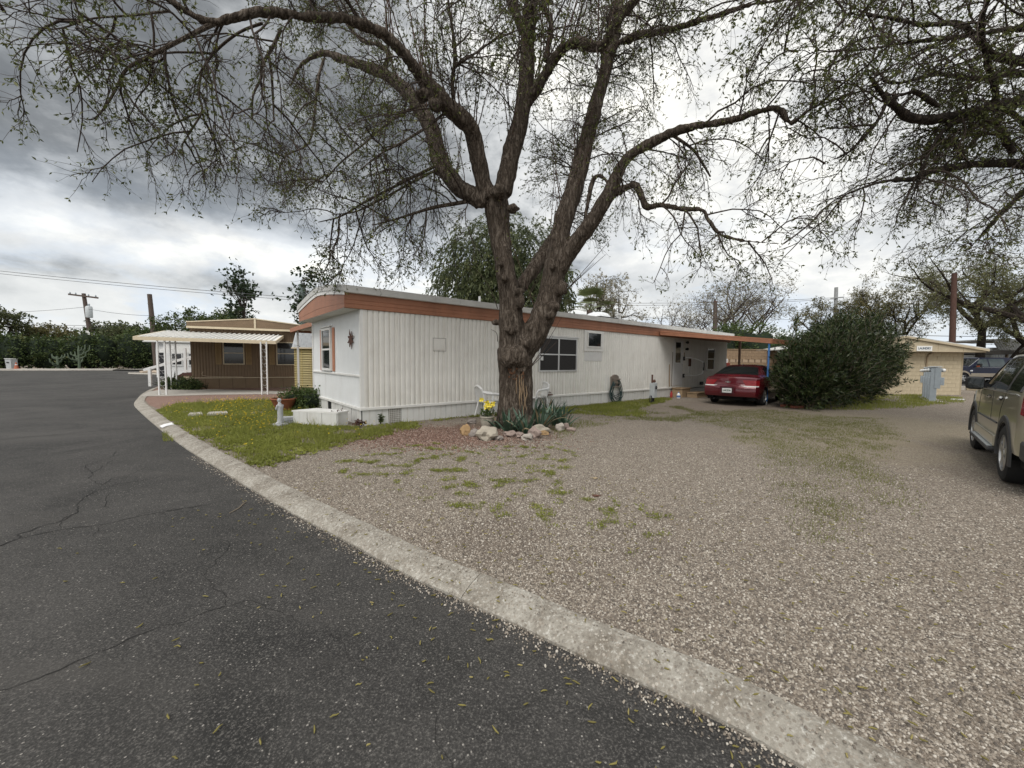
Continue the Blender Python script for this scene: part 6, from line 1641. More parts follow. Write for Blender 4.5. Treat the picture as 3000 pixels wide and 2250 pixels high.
# oleander beside the red car
OB = Vector((13.2, 15.6, 0))
OL = thing('oleander_shrub', 'large dark green oleander shrub right of the red car', 'shrub', OB)
rng = np.random.default_rng(21)
ax = unit(np.array([.80, .60, 0.])); lobes = []
for s_, r_, h_ in ((-4.1, .6, .95), (-3.6, .85, 1.15), (-2.95, 1.0, 1.36), (-2.2, 1.05, 1.42), (-1.3, 1.25, 1.62), (-.4, 1.3, 1.72), (.5, 1.4, 1.76), (1.4, 1.3, 1.82), (2.2, 1.2, 1.55), (2.9, .9, 1.15)):
    c = ax * s_ + np.array([0, 0, h_ * .93]) + np.array([rng.normal() * .1, rng.normal() * .1, 0])
    lobes.append((c, (r_, r_, h_ * .92)))
PP, DD = [], []
for i, (c, r) in enumerate(lobes):
    p, d = ell_pts(400, c, r, rng, .66, .5, 1.6, -.9); PP.append(p); DD.append(d)
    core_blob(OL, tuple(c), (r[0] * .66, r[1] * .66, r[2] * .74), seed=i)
PP = np.vstack(PP); DD = np.vstack(DD); k = PP[:, 2] > .12; PP, DD = PP[k], DD[k]
sh_l = rng.uniform(.3, .75, len(PP)); sd_ = unit(DD * .7 + np.array([0, 0, .75]) + rng.normal(size=DD.shape) * .28)
SH = grow(PP - sd_ * .2, sd_, sh_l, 4, rng, -.02, .08)
V, f = tube_batch(SH, np.linspace(.008, .003, 4)[None].repeat(len(SH), 0), 3)
link('shoots', np_mesh('shoots', V, f), M_STEM, OL)
p, d, _, _ = pick_on(SH, 19, rng, .2, 1.0)
ld = d * .75 + perp(d, rng) * .8
LL = rng.uniform(.10, .19, len(p)); V, f = leaf_batch(p, ld, LL, LL * .22, rng)
tag(link('leaves', np_mesh('leaves', V, f, False, rng.random(len(p)) * .9), M_OLEA, OL), kind='stuff')
for (dx, dy, tx, ty, h) in ((-2.45, -1.75, -2.2, -1.5, 1.6), (-2.5, -1.72, -2.9, -1.3, .75), (-2.4, -1.7, -1.9, -1.3, 1.1), (-2.3, -1.6, -2.35, -1.3, 1.4), (1.3, .6, 1.0, .7, 1.4), (0, -.2, .2, 0, 1.2)):
    part('stem', M_STEM, OL, lambda m: m.tube([(dx - .2, dy - .1, -.05), (dx * .6 + tx * .4, dy * .6 + ty * .4, h * .45), (tx, ty, h)], [.035, .028, .018], 7))
# longer sprays sticking out to the right
for (u, v, Y, u2, v2) in ((2600, 1095, 17.3, 2668, 1075), (2610, 1035, 17.3, 2672, 1005), (2585, 985, 17.2, 2625, 955), (2480, 945, 16.2, 2515, 905), (2330, 975, 15.0, 2335, 935)):
    a = P(u, v, Y) - OB; b = P(u2, v2, Y) - OB
    n = 60; tt = rng.random(n)[:, None]; q = np.array(a) * (1 - tt) + np.array(b) * tt; dd = unit(np.array(b - a))[None].repeat(n, 0)
    LL = rng.uniform(.12, .2, n); V, f = leaf_batch(q, dd * .9 + perp(dd, rng) * .7, LL, LL * .22, rng)
    o = link('spray', np_mesh('spray', V, f, False, rng.random(n)), M_OLEA, OL)
    part('spray_stem', M_STEM, OL, lambda m: m.tube([a, b], [.012, .005], 5))

# hedge across the road at the left
HG = thing('clipped_hedge', 'tall dark green hedge along the far side of the road at left', 'hedge')
hl = [Vector((-96, 20, 0)), Vector((-78, 34.5, 0)), Vector((-62.5, 48.5, 0)), Vector((-53.5, 55.5, 0)), Vector((-47.5, 59.0, 0)), Vector((-38, 62.5, 0))]
rng = np.random.default_rng(5); PP, DD = [], []
for a, b in zip(hl[:-1], hl[1:]):
    L_ = (b - a).length; n = int(L_ / 1.6)
    for i in range(n):
        c = a.lerp(b, (i + .5) / n); h = rng.uniform(3.7, 4.9); c = c + Vector((rng.normal() * .3, rng.normal() * .3, h * .48))
        r_ = (1.5 + rng.random() * .4, 1.6, h * .53)
        p, d = ell_pts(170, tuple(c), r_, rng, .86, .25, 1.5, -2); PP.append(p); DD.append(d)
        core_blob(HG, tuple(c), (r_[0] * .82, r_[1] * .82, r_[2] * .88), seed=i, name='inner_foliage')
PP = np.vstack(PP); DD = np.vstack(DD); k = PP[:, 2] > .15
leafy('leaves', HG, PP[k], DD[k], M_HEDGE, rng, .36, .5, 6, .22)


def bare_limbs(H, n, spread, rng, z0=.5, rad=.12, up=.75, wig=.16, split=2, len_=None):
    """forking skeleton: list of (points, radii) in local coords"""
    out = []; stack = [(np.array([0, 0, -.1]), unit(np.array([rng.normal() * .05, rng.normal() * .05, 1.])), H * z0, rad, 0)]
    while stack:
        p, d, L_, r, lv = stack.pop()
        K = 6; P_ = [p.copy()]; q = p.copy(); dd = d.copy()
        for k in range(K - 1):
            dd = unit(dd + rng.normal(size=3) * wig * (0.4 if lv == 0 else 1) + np.array([0, 0, .05 * (lv > 0)])); q = q + dd * L_ / (K - 1); P_.append(q.copy())
        out.append(([Vector(x) for x in P_], list(np.linspace(r, r * (.62 if lv < split else .12), K))))
        if lv < split:
            m_ = n if lv == 0 else 3
            for j in range(m_):
                a = 2 * PI * (j + rng.random() * .6) / m_; o = np.array([math.cos(a), math.sin(a), 0.])
                nd = unit(dd * .5 + o * spread * rng.uniform(.6, 1.15) + np.array([0, 0, up * rng.uniform(.5, 1.1)]))
                stack.append((q - dd * L_ * .12 * rng.random(), nd, L_ * rng.uniform(.62, .95) * (1.15 if lv == 0 else .95), r * .55, lv + 1))
    return out


def bg_tree(name, label, x, y, H, rng, n=5, spread=.7, up=.7, z0=.35, rad=.2, m_leaf=M_GREENA, m_bark=M_BARKD, nb=1.2, blen=(.6, 1.6), sub=4, tw=4, leaves=4, leafL=.14, droop=.1, leafW=.45, split=2, z=0.0, twl=(.3, .8), scale=None, skipleaf=False, bias=(0, 0, 0), wig=.16):
    root = thing(name, label, 'tree', Vector((x, y, z)))
    lb = bare_limbs(H, n, spread, rng, z0, rad, up, wig, split)
    top = max(p.z for P_, r in lb for p in P_); k = H * .92 / top
    lb = [([p * k for p in P_], r) for P_, r in lb]
    m = MB()
    for P_, r in lb[:1]: m.tube(P_, r, 9)
    m.build('trunk', m_bark, root)
    m = MB()
    for P_, r in lb[1:]: m.tube(P_, r, 6)
    m.build('limbs', m_bark, root)
    crown_on(lb[1:], root, rng, nb, blen, sub, tw, leaves, leafL, droop, bias=bias, start=.2, m_leaf=m_leaf, m_twig=MATS['twig'] if m_bark is M_BARKD else m_bark, leafW=leafW, twl=twl)
    return root


def xY(u, Y): return (u - 1500) / F_PX * Y
rg = np.random.default_rng(33)
# bare fan-shaped tree behind the carport
bg_tree('bare_tree', 'leafless fan shaped tree behind the carport roof', xY(2140, 36), 36, 10.2, rg, 8, 1.15, .62, .14, .20, M_PALE, mat('bark_greybrown', (.075, .06, .05), .9, .2, 8), 1.1, (.8, 2.0), 5, 3, 1, .14, -.08, split=3, twl=(.3, .9), wig=.13)
bg_tree('bare_tree', 'smaller leafless tree left of the fan shaped one behind the white roof', xY(2035, 37), 37, 8.0, rg, 7, 1.1, .6, .14, .17, M_PALE, MATS['bark_greybrown'], 1.1, (.8, 1.8), 5, 3, 1, .14, -.08, split=3, twl=(.3, .9), wig=.13)
# pale-leaved tree behind the palm
bg_tree('pale_tree', 'pale yellowish tree behind the palm and the white roof', xY(1795, 34), 34, 9.4, rg, 5, .75, .6, .3, .22, M_PALE, M_BARKD, 1.3, (.7, 1.8), 5, 5, 4, .16, .22)
# wispy trees beyond the oleander
bg_tree('wispy_tree', 'thin wispy tree behind the oleander, left of the laundry roof', xY(2600, 38), 38, 10.4, rg, 6, .95, .6, .3, .2, M_WISP, M_BARKD, 1.6, (.8, 2.0), 6, 5, 4, .15, .05)
bg_tree('wispy_tree', 'yellowish wispy tree behind the steel pole and the oleander', xY(2440, 40), 40, 8.6, rg, 6, .95, .5, .3, .18, M_WISP, M_BARKD, 1.5, (.8, 1.8), 6, 5, 4, .15, .05)
# mesquites at the right
bg_tree('mesquite_tree', 'spreading mesquite with dark trunk behind the laundry roof', xY(2870, 31), 31, 11.2, rg, 5, 1.15, .50, .26, .34, M_MESQ, M_BARKD, 1.6, (.9, 2.2), 6, 5, 4, .16, .16, leafW=.35)
bg_tree('mesquite_tree', 'second spreading mesquite behind the ribbed metal shed', xY(2935, 33), 33, 10.6, rg, 5, 1.1, .50, .28, .34, M_MESQ, M_BARKD, 1.6, (.9, 2.2), 6, 5, 4, .16, .16, leafW=.35)
bg_tree('mesquite_tree', 'mesquite with long low bough beyond the right edge', xY(3080, 26), 26, 11.5, rg, 6, 1.25, .45, .28, .36, M_MESQ, M_BARKD, 1.7, (.9, 2.3), 6, 5, 4, .15, .18, leafW=.35, bias=(-.1, 0, 0))
# dark round-leaved tree behind the brown home
bg_tree('dark_leaf_tree', 'sparse dark leaved tree rising behind the brown home', xY(738, 32), 32, 8.8, rg, 4, .34, 1.0, .40, .13, M_GREENB, M_BARKD, .9, (.4, 1.0), 4, 3, 3, .25, .0, leafW=.75)
bg_tree('dark_leaf_tree', 'dark leaved tree peeking over the left roof edge of the white home', xY(955, 30), 30, 8.0, rg, 5, .5, .8, .38, .14, M_GREENB, M_BARKD, 1.0, (.5, 1.1), 4, 4, 3, .25, .0, leafW=.75)
bg_tree('green_tree', 'light green bushy tree left behind the brown home', xY(560, 42), 42, 6.4, rg, 5, .8, .55, .25, .18, M_GREENA, M_BARKD, 1.6, (.6, 1.5), 6, 5, 5, .2, .0, leafW=.6)
bg_tree('green_tree', 'light green bushy tree right behind the brown home', xY(640, 44), 44, 7.0, rg, 5, .8, .55, .25, .18, M_GREENA, M_BARKD, 1.6, (.6, 1.5), 6, 5, 5, .2, .0, leafW=.6)
# trees beyond the hedge
for (u, Y, H, mm_, lab) in ((345, 66, 7.4, M_PEPPER, 'olive green tree beyond the hedge between the two poles'), (290, 68, 6.6, M_PEPPER, 'olive green tree beyond the hedge right of the transformer pole'), (225, 70, 6.0, M_GREENA, 'low green tree beyond the hedge left of the transformer pole'), (392, 64, 6.6, M_PEPPER, 'olive tree beyond the hedge left of the pole stub'), (465, 60, 6.9, M_GREENA, 'green tree beyond the hedge right of the pole stub'), (30, 58, 8.8, M_PEPPER, 'half bare tree above the hedge at the left edge'), (150, 62, 6.4, M_WISP, 'thin pale sapling above the hedge')):
    bg_tree('hedge_tree', lab, xY(u, Y), Y, H, rg, 5, .8, .6, .25, .22, mm_, M_BARKD, 1.3, (.8, 1.9), 5, 4, 4, .34, .0, leafW=.6, twl=(.4, 1.0))
# drooping pepper tree behind the trunk
PT = thing('pepper_tree', 'drooping grey green pepper tree behind the white home roof', 'tree', Vector((xY(1480, 33), 33, 0)))
part('trunk', M_BARKD, PT, lambda m: m.tube([(0, 0, -.1), (.2, 0, 2), (-.2, .1, 4.2), (.1, 0, 6.5)], [.42, .36, .30, .2], 10))
lob = [((-4.0, 0, 7.6), (2.3, 2.2, 3.3)), ((-2.6, .3, 9.8), (2.3, 2.2, 3.0)), ((-.4, 0, 10.4), (2.4, 2.4, 3.0)), ((2.2, .2, 10.0), (2.3, 2.3, 3.1)), ((3.7, 0, 7.6), (1.6, 2.0, 3.0)), ((0, -.6, 7.2), (3.0, 2.4, 3.2)), ((-2.0, -.4, 6.0), (2.6, 2.2, 2.6)), ((2.3, -.4, 6.0), (2.6, 2.2, 2.6))]
PP, DD = [], []
for i, (c, r) in enumerate(lob):
    part('limb', M_BARKD, PT, lambda m: m.tube([(0, 0, 5.2), (c[0] * .5, c[1] * .5, c[2] * .6 + 2.2), c], [.16, .11, .05], 6))
    p, d = ell_pts(820, c, (r[0] * 1.02, r[1], r[2]), rg, .35, .5, 1.6, -1.5); PP.append(p); DD.append(d)
PP = np.vstack(PP); DD = np.vstack(DD)
ST_ = grow(PP, DD * .5 + np.array([0, 0, -.1]), rg.uniform(.5, 1.5, len(PP)), 5, rg, 1.2, .1)
p, d, _, _ = pick_on(ST_, 11, rg, .0, 1.0)
LL = rg.uniform(.16, .34, len(p)); V, f = leaf_batch(p, d + perp(d, rg) * .6 + np.array([0, 0, -.5]), LL, LL * .30, rg)
tag(link('leaves', np_mesh('leaves', V, f, False, np.repeat(rg.random(len(ST_)) * .6, 11) + rg.random(len(p)) * .4), M_PEPPER, PT), kind='stuff')
# fan palm
PM = thing('fan_palm', 'fan palm showing above the white home roof', 'palm', Vector((xY(1722, 25), 25, 0)))
part('trunk', M_POLE, PM, lambda m: m.tube([(0, 0, -.1), (.05, 0, 2), (0, 0, 4.8)], [.22, .2, .17], 9))
for k in range(17):
    a = 2 * PI * k / 17 + rg.random() * .3; el = rg.uniform(-.1, 1.25); L_ = rg.uniform(.8, 1.15)
    d = Vector((math.cos(a) * math.cos(el), math.sin(a) * math.cos(el), math.sin(el))); h = Vector((0, 0, 4.8)) + d * L_
    def _fr(m):
        m.tube([(0, 0, 4.75), h], [.02, .012], 5)
        s_ = d.cross(Vector((0, 0, 1))).normalized(); n_ = s_.cross(d)
        for j in range(15):
            th = (j - 7) / 7 * 1.35; dd = (d * math.cos(th) + s_ * math.sin(th)); tip = h + dd * rg.uniform(.75, .95) + Vector((0, 0, -.16)); w_ = n_.cross(dd).normalized() * .05
            m.poly([h, h + dd * .4 + w_, tip, h + dd * .4 - w_], [(0, 1, 2, 3)])
    part('frond', mat('palm_green', (.105, .125, .045), .5) if k == 0 else MATS['palm_green'], PM, _fr, fix=False)
# green shrub mass between carport roof and block wall
GB = thing('green_shrub', 'leafy green shrub above the block wall behind the carport', 'shrub', Vector((16.2, 27.5, 0)))
PP, DD = [], []
for i, (c, r) in enumerate((((-1.6, 0, 2.0), (1.6, 1.2, 2.1)), ((.8, 0, 2.1), (1.9, 1.2, 2.2)), ((2.8, .2, 1.9), (1.6, 1.2, 2.0)), ((-.4, .5, 3.0), (1.5, 1.2, 1.3)))):
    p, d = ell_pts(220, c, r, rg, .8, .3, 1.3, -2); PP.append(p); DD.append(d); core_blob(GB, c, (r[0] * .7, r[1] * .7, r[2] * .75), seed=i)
leafy('leaves', GB, np.vstack(PP), np.vstack(DD), M_GREENA, rg, .18, .45, 8, .14)
part('stem', M_BARKD, GB, lambda m: m.tube([(0, 0, -.1), (.1, 0, 1.2), (0, .1, 2.4)], [.09, .07, .04], 7))
# low green shrub under the deck of the brown home, spiky yucca beside it
LS = thing('low_shrub', 'low dark green shrub before the brown home skirt', 'shrub', Vector((-15.6, 18.55, 0)))
PP, DD = [], []
for i, (c, r) in enumerate((((-.45, 0, .22), (.5, .35, .3)), ((.1, 0, .26), (.5, .35, .32)), ((.5, -.05, .18), (.35, .3, .25)))):
    p, d = ell_pts(170, c, r, rg, .75, .3, 1, -1); PP.append(p); DD.append(d); core_blob(LS, c, (r[0] * .7, r[1] * .7, r[2] * .75), seed=i)
leafy('leaves', LS, np.vstack(PP), np.vstack(DD), M_HEDGE, rg, .09, .5, 6, .05)
def spiky(name, lab, cat, loc, n, L_, w_, m, seed, el=(.2, 1.4)):
    t_ = thing(name, lab, cat, loc); r_ = random.Random(seed)
    for k in range(n):
        a = r_.uniform(0, 2 * PI); e = r_.uniform(*el); l_ = L_ * r_.uniform(.7, 1.1)
        d = Vector((math.cos(a) * math.cos(e), math.sin(a) * math.cos(e), math.sin(e))); s_ = d.cross(Vector((0, 0, 1))).normalized() * w_
        part('leaf', m, t_, lambda q: q.poly([-s_ * .8, s_ * .8, d * l_ * .5 + s_ + Vector((0, 0, .02)), d * l_, d * l_ * .5 - s_ + Vector((0, 0, .02)), d * l_ * .5 + Vector((0, 0, -.02))], [(0, 1, 2, 5), (0, 5, 4), (5, 2, 3), (5, 3, 4)]), fix=False)
    return t_
M_YUC = mat('yucca_leaf', (.045, .06, .03), .5, .2, 6)
spiky('yucca', 'dark spiky yucca behind the left porch posts', 'yucca', Vector((-16.4, 18.9, 0)), 34, .95, .03, M_YUC, 3)
# cacti by the hedge
M_CACT = mat('cactus_green', (.10, .13, .085), .7, .15, 7, .3, 60)
def cactus(lab, loc, H, seed, arms=9):
    c = thing('cactus', lab, 'cactus', loc); r_ = random.Random(seed)
    part('stem', M_CACT, c, lambda m: m.tube([(0, 0, -.05), (.03, 0, H * .5), (0, 0, H * .8)], [.14, .13, .10], 8))
    for k in range(arms):
        a = r_.uniform(0, 2 * PI); z = H * r_.uniform(.15, .7); l_ = H * r_.uniform(.2, .42); o = Vector((math.cos(a), math.sin(a), 0))
        part('arm', M_CACT, c, lambda m: m.tube([(0, 0, z), o * l_ * .6 + Vector((0, 0, z + .05 * H)), o * l_ * .85 + Vector((0, 0, z + l_ * .4)), o * l_ * .9 + Vector((0, 0, z + l_ * .9))], [.08, .08, .08, .05], 7))
cactus('grey green branching cactus in front of the hedge, left one', Vector((-56.6, 48.9, 0)), 2.0, 1)
cactus('taller grey green branching cactus in front of the hedge', Vector((-54.9, 49.8, 0)), 3.2, 2, 12)
cactus('columnar cactus in the rock bed left of the porch posts', Vector((-34.6, 39.0, 0)), 3.4, 4, 6)
cactus('smaller cactus in the rock bed behind the porch posts', Vector((-31.0, 38.6, 0)), 2.2, 6, 6)
# rock bed across the side road
RB = thing('rock_bed', 'kerbed bed of pale landscaping rocks across the side road', 'rock bed', Vector((-32.5, 38.2, 0)))
part('soil', M_DIRT, RB, lambda m: m.blob((0, 0, -.1), 1, 2, .1, 2, (4.2, 1.8, .28), True))
r_ = random.Random(8); M_RK = mat('pale_rock', (.40, .33, .26), .9, .2, 3, .4, 30)
for k in range(34):
    a = r_.uniform(0, 2 * PI); q = r_.uniform(.3, 1)
    part('rock', M_RK, RB, lambda m: m.blob((4 * q * math.cos(a), 1.6 * q * math.sin(a), .1), r_.uniform(.15, .38), 1, .5, k, (1.2, 1, .6)))
part('edging', M_CONC, RB, lambda m: m.tube([(4.4 * math.cos(k / 20 * 2 * PI), 2.0 * math.sin(k / 20 * 2 * PI), -.02) for k in range(21)], .1, 6))
# bin and cone by the hedge
BN = thing('waste_bin', 'pale upright bin standing before the hedge at far left', 'bin', G(35, 1079, .0) * .97)
part('body', M_LTGREY, BN, lambda m: m.prism([(-.30, -.3, 0), (.30, -.3, 0), (.36, -.36, 1.15), (-.36, -.36, 1.15)], (0, .66, 0)))
part('lid', M_PLASTICW, BN, lambda m: m.cbox(-.4, .4, -.42, .36, 1.16, 1.24, .03)); part('badge', M_BLACK, BN, lambda m: m.box(-.15, .15, -.385, -.36, .7, .82))
CN = thing('traffic_cone', 'orange traffic cone beside the pale bin', 'cone', G(48, 1079.5, .0) * .97)
part('cone', mat('cone_orange', (.40, .12, .06), .6), CN, lambda m: m.lathe([(.22, 0), (.20, .05), (.05, .78), (0, .80)], 14))
part('collar', M_PLASTICW, CN, lambda m: m.lathe([(.135, .35), (.10, .55)], 14)); part('base', MATS['cone_orange'], CN, lambda m: m.cbox(-.28, .28, -.28, .28, -.01, .04, .01))

# ------------------------------------------------------------------ yard things
def plastic_chair(lab, loc, bearing):
    c = thing('plastic_chair', lab, 'chair', loc, rz_of(bearing), 'white plastic garden chairs by the home')   # local +x is the way it faces
    M_ = M_PLASTICW
    def _seat(m):
        P_ = []
        for i in range(7):
            for j in range(7):
                x_ = -.22 + .46 * i / 6; y_ = (-.24 + .48 * j / 6) * (.88 + .12 * i / 6); z_ = .42 - .02 * math.sin(PI * i / 6) - .012 * math.sin(PI * j / 6) - (.03 if i == 6 else 0)
                P_.append((x_, y_, z_))
        m.poly(P_, [(i * 7 + j, i * 7 + j + 1, (i + 1) * 7 + j + 1, (i + 1) * 7 + j) for i in range(6) for j in range(6)], True)
        m.poly([(p[0], p[1], p[2] - .02) for p in P_], [(i * 7 + j, (i + 1) * 7 + j, (i + 1) * 7 + j + 1, i * 7 + j + 1) for i in range(6) for j in range(6)], True)
    part('seat', M_, c, _seat)
    bk_ = part('backrest', M_, c, lambda m: m.tube([(-.20, -.22, .42), (-.26, -.25, .62), (-.31, -.22, .78), (-.335, -.10, .84), (-.34, 0, .85), (-.335, .10, .84), (-.31, .22, .78), (-.26, .25, .62), (-.20, .22, .42)], .030, 7))
    for k in range(6): part('slat', M_, bk_, lambda m: m.bar((-.215, -.165 + k * .066, .43), (-.325, -.165 + k * .066, .82 - .012 * abs(k - 2.5)), .056, .012, (1, 0, .3)))
    for s_ in (-1, 1):
        part('arm', M_, c, lambda m: m.tube([(-.285, s_ * .25, .70), (-.18, s_ * .30, .665), (.05, s_ * .31, .645), (.20, s_ * .295, .625), (.245, s_ * .28, .56), (.25, s_ * .265, .43)], [.028, .036, .04, .04, .036, .03], 7))
        part('leg', M_, c, lambda m: m.tube([(.23, s_ * .25, .44), (.29, s_ * .285, .0)], [.032, .022], 7))
        part('leg', M_, c, lambda m: m.tube([(-.20, s_ * .22, .44), (-.30, s_ * .26, .0)], [.032, .022], 7))
    return c


plastic_chair('white plastic chair at the left of the big tree trunk', G(1432, 1222), 62)
plastic_chair('white plastic chair at the right of the big tree trunk', G(1572, 1200), 232)
TBL = thing('small_table', 'small rusty wire side table by the right white chair', 'table', G(1600, 1197))
part('top', M_RUST, TBL, lambda m: m.lathe([(0, .44), (.21, .44), (.215, .455), (.21, .465), (0, .465)], 18))
for k in range(3): part('leg', M_RUST, TBL, lambda m: m.tube([(.04 * math.cos(k * 2.1), .04 * math.sin(k * 2.1), .44), (.03 * math.cos(k * 2.1), .03 * math.sin(k * 2.1), .25), (.19 * math.cos(k * 2.1), .19 * math.sin(k * 2.1), 0)], .010, 6))
part('wire_basket', M_RUST, TBL, lambda m: (m.tube([(.15 * math.cos(k * .45), .15 * math.sin(k * .45), .53) for k in range(15)], .006, 5), [m.tube([(.15 * math.cos(k), .15 * math.sin(k), .465), (.15 * math.cos(k), .15 * math.sin(k), .53)], .005, 4) for k in range(6)]))

# flower pot with yellow flowers
FP = thing('flower_pot', 'round concrete pot with yellow flowers at the foot of the big tree', 'flower pot', G(1427, 1252))
part('pot', mat('pot_concrete', (.36, .33, .27), .9, .2, 16, .6, 50), FP, lambda m: m.lathe([(0, 0), (.10, 0), (.135, .05), (.15, .14), (.155, .22), (.17, .235), (.17, .265), (.145, .265), (.14, .22), (0, .21)], 24))
part('soil', M_DARK, FP, lambda m: m.lathe([(0, .235), (.142, .235)], 16))
M_YFL = mat('flower_yellow', (.72, .58, .05), .6, .12, 20); M_FST = mat('flower_stem', (.06, .10, .025), .6)
r_ = random.Random(9)
for k in range(8):
    bx_, by_, bz_ = r_.uniform(-.17, .15), r_.uniform(-.10, .06), r_.uniform(.44, .66)
    fl = part('flower', M_YFL, FP, lambda m: m.lathe([(0, .01), (.018, .012), (.022, 0)], 8, (bx_, by_, bz_)))
    for j in range(6):
        a = j * PI / 3 + r_.random(); d = Vector((math.cos(a), -.35 * abs(math.sin(a)) - .2, math.sin(a) * .8)).normalized(); s_ = d.cross(Vector((0, -1, .4))).normalized() * .022; o_ = Vector((bx_, by_, bz_))
        part('petal', M_YFL, fl, lambda m: m.poly([o_, o_ + d * .04 + s_, o_ + d * .075, o_ + d * .04 - s_], [(0, 1, 2, 3)]), fix=False)
    part('flower_stem', M_FST, FP, lambda m: m.tube([(bx_ * .2, by_ * .2, .23), (bx_ * .7, by_ * .7, bz_ * .7), (bx_, by_, bz_)], .005, 5))
rg9 = np.random.default_rng(9)
p, d = ell_pts(60, (0, 0, .30), (.15, .15, .10), rg9, .3, .2); leafy('leaves', FP, p, d, M_GREENA, rg9, .06, .5, 3, .03)

# iris clumps with strap leaves around the trunk
M_IRIS = mat('iris_leaf', (.058, .108, .070), .42, .35, 3, spec=.5); M_IRISB = mat('iris_leaf_pale', (.095, .145, .105), .45, .3, 4); M_STRAW = mat('dead_leaf', (.33, .26, .16), .8, .2, 6)
def iris(lab, loc, n, L_, seed, lean=(0, 0)):
    t_ = thing('iris_clump', lab, 'plant', loc, 0, 'irises round the big tree'); r_ = random.Random(seed)
    for k in range(n):
        a = r_.uniform(0, 2 * PI); b = Vector((.12 * math.cos(a) * r_.random(), .12 * math.sin(a) * r_.random(), 0)); l_ = L_ * r_.uniform(.65, 1.1)
        el = r_.uniform(.75, 1.45); d = Vector((math.cos(a) * math.cos(el) + lean[0], math.sin(a) * math.cos(el) + lean[1], math.sin(el))).normalized()
        fall = r_.uniform(.1, .75); w_ = r_.uniform(.020, .032); P_ = []; K = 7; p = b.copy(); s_ = d.cross(Vector((0, 0, 1))); s_ = (s_ if s_.length > .01 else Vector((1, 0, 0))).normalized()
        tw_ = r_.uniform(-.6, .6); s_ = (s_ * math.cos(tw_) + d.cross(s_) * math.sin(tw_)).normalized()
        for i in range(K):
            ww = w_ * (1.0 if i < 3 else (1 - ((i - 2) / (K - 3)) ** 1.6)) + .0005
            P_ += [p - s_ * ww, p + Vector((0, 0, -.004)), p + s_ * ww]
            d = (d + Vector((0, 0, -fall * (i / K) ** 1.2))).normalized(); p = p + d * l_ / (K - 1)
        part('leaf', M_STRAW if r_.random() < .06 else (M_IRISB if r_.random() < .25 else M_IRIS), t_, lambda m: m.poly(P_, [(3 * i + q, 3 * i + q + 1, 3 * i + q + 4, 3 * i + q + 3) for i in range(K - 1) for q in (0, 1)], True), fix=False)
for i, (u, v, n, L_, lab) in enumerate(((1490, 1268, 20, .52, 'iris clump in front of the trunk behind the largest rock'), (1540, 1275, 22, .55, 'frontmost iris clump with a dead pale leaf over the rocks'), (1585, 1258, 22, .66, 'tall iris clump at the right foot of the trunk'), (1625, 1245, 22, .62, 'iris clump right of the trunk towards the lawn'), (1655, 1250, 18, .52, 'rightmost iris clump by the lawn edge'), (1565, 1235, 18, .70, 'iris clump close against the right of the trunk'), (1462, 1255, 12, .40, 'small iris clump beside the flower pot'), (1610, 1228, 16, .6, 'rearmost iris clump below the right chair'))):
    iris(lab, G(u, v), int(n * 1.3), L_ * 1.12, i + 3, ((.12, -.05) if u > 1600 else (0, -.1)))
dl = part('leaf', M_STRAW, bpy.data.objects['iris_clump.001'], lambda m: m.tube([(-.05, -.08, .02), (-.06, -.16, .14), (-.02, -.22, .18), (.06, -.2, .16)], [.008, .016, .014, .004], 5))

# rocks round the tree bed
RCK = [('rock_tan_orange', (.46, .30, .15)), ('rock_grey', (.34, .30, .27)), ('rock_beige', (.47, .42, .34)), ('rock_pinkish', (.40, .31, .27)), ('rock_pale', (.52, .47, .41))]
RM = [mat(n, [q * .72 for q in c], .85, .22, 5, .5, 25, dirt=.35, dirtcol=(.2, .16, .13)) for n, c in RCK]
rocks = [(1366, 1275, .145, 0, (.9, .8, 1.05), 'orange tan upright rock at the left of the tree bed'), (1389, 1278, .13, 1, (1.1, .9, .8), 'grey rounded rock right of the orange tan rock'), (1408, 1274, .10, 1, (1, .9, .8), 'small grey rock behind the rounded grey one'), (1429, 1287, .23, 2, (1.15, .85, .78), 'largest beige rock in front of the flower pot'),
         (1460, 1288, .10, 1, (1.2, .9, .6), 'flat grey rock right of the largest rock'), (1496, 1278, .13, 3, (1.3, .9, .65), 'pinkish rock below the front irises'), (1524, 1283, .12, 3, (1.2, .9, .7), 'pinkish grey rock beside the dead iris leaf'), (1545, 1272, .10, 1, (1.1, .9, .8), 'small grey rock behind the pale pair'), (1545, 1288, .13, 4, (1.2, .9, .62), 'low pale rock at the front of the tree bed'), (1567, 1282, .155, 3, (1.0, .8, .95), 'upright pale pink rock right of the low pale one'), (1580, 1268, .20, 2, (1.3, .9, .6), 'wide flat tan rock at the back right of the bed'), (1594, 1273, .12, 0, (1.2, .8, .5), 'flat orange topped rock at the right of the bed'), (1640, 1262, .12, 4, (.9, .7, 1.0), 'mossy pale stone right of the irises'), (1658, 1258, .10, 3, (.8, .7, 1.1), 'thin upright pink stone at the lawn edge'), (1673, 1263, .09, 3, (1.3, .9, .7), 'small pink stone at the right end of the bed'), (1382, 1240, .11, 1, (1.2, .9, .7), 'dark grey rock at the back left of the bed'), (1418, 1245, .08, 3, (1, 1, .6), 'small rock behind the flower pot')]
for i, (u, v, r, mi, sq, lab) in enumerate(rocks):
    g_ = G(u, v)
    o = part('rock', RM[mi], None, lambda m: m.blob((0, 0, r * sq[2] * .5), r * .88, 3, .5, i * 1.7 + 2, sq, True), sharp=28)
    o.location = g_; o.rotation_euler = (0, 0, i * 1.3)
    tag(o, lab, 'rock', 'rocks round the tree bed')

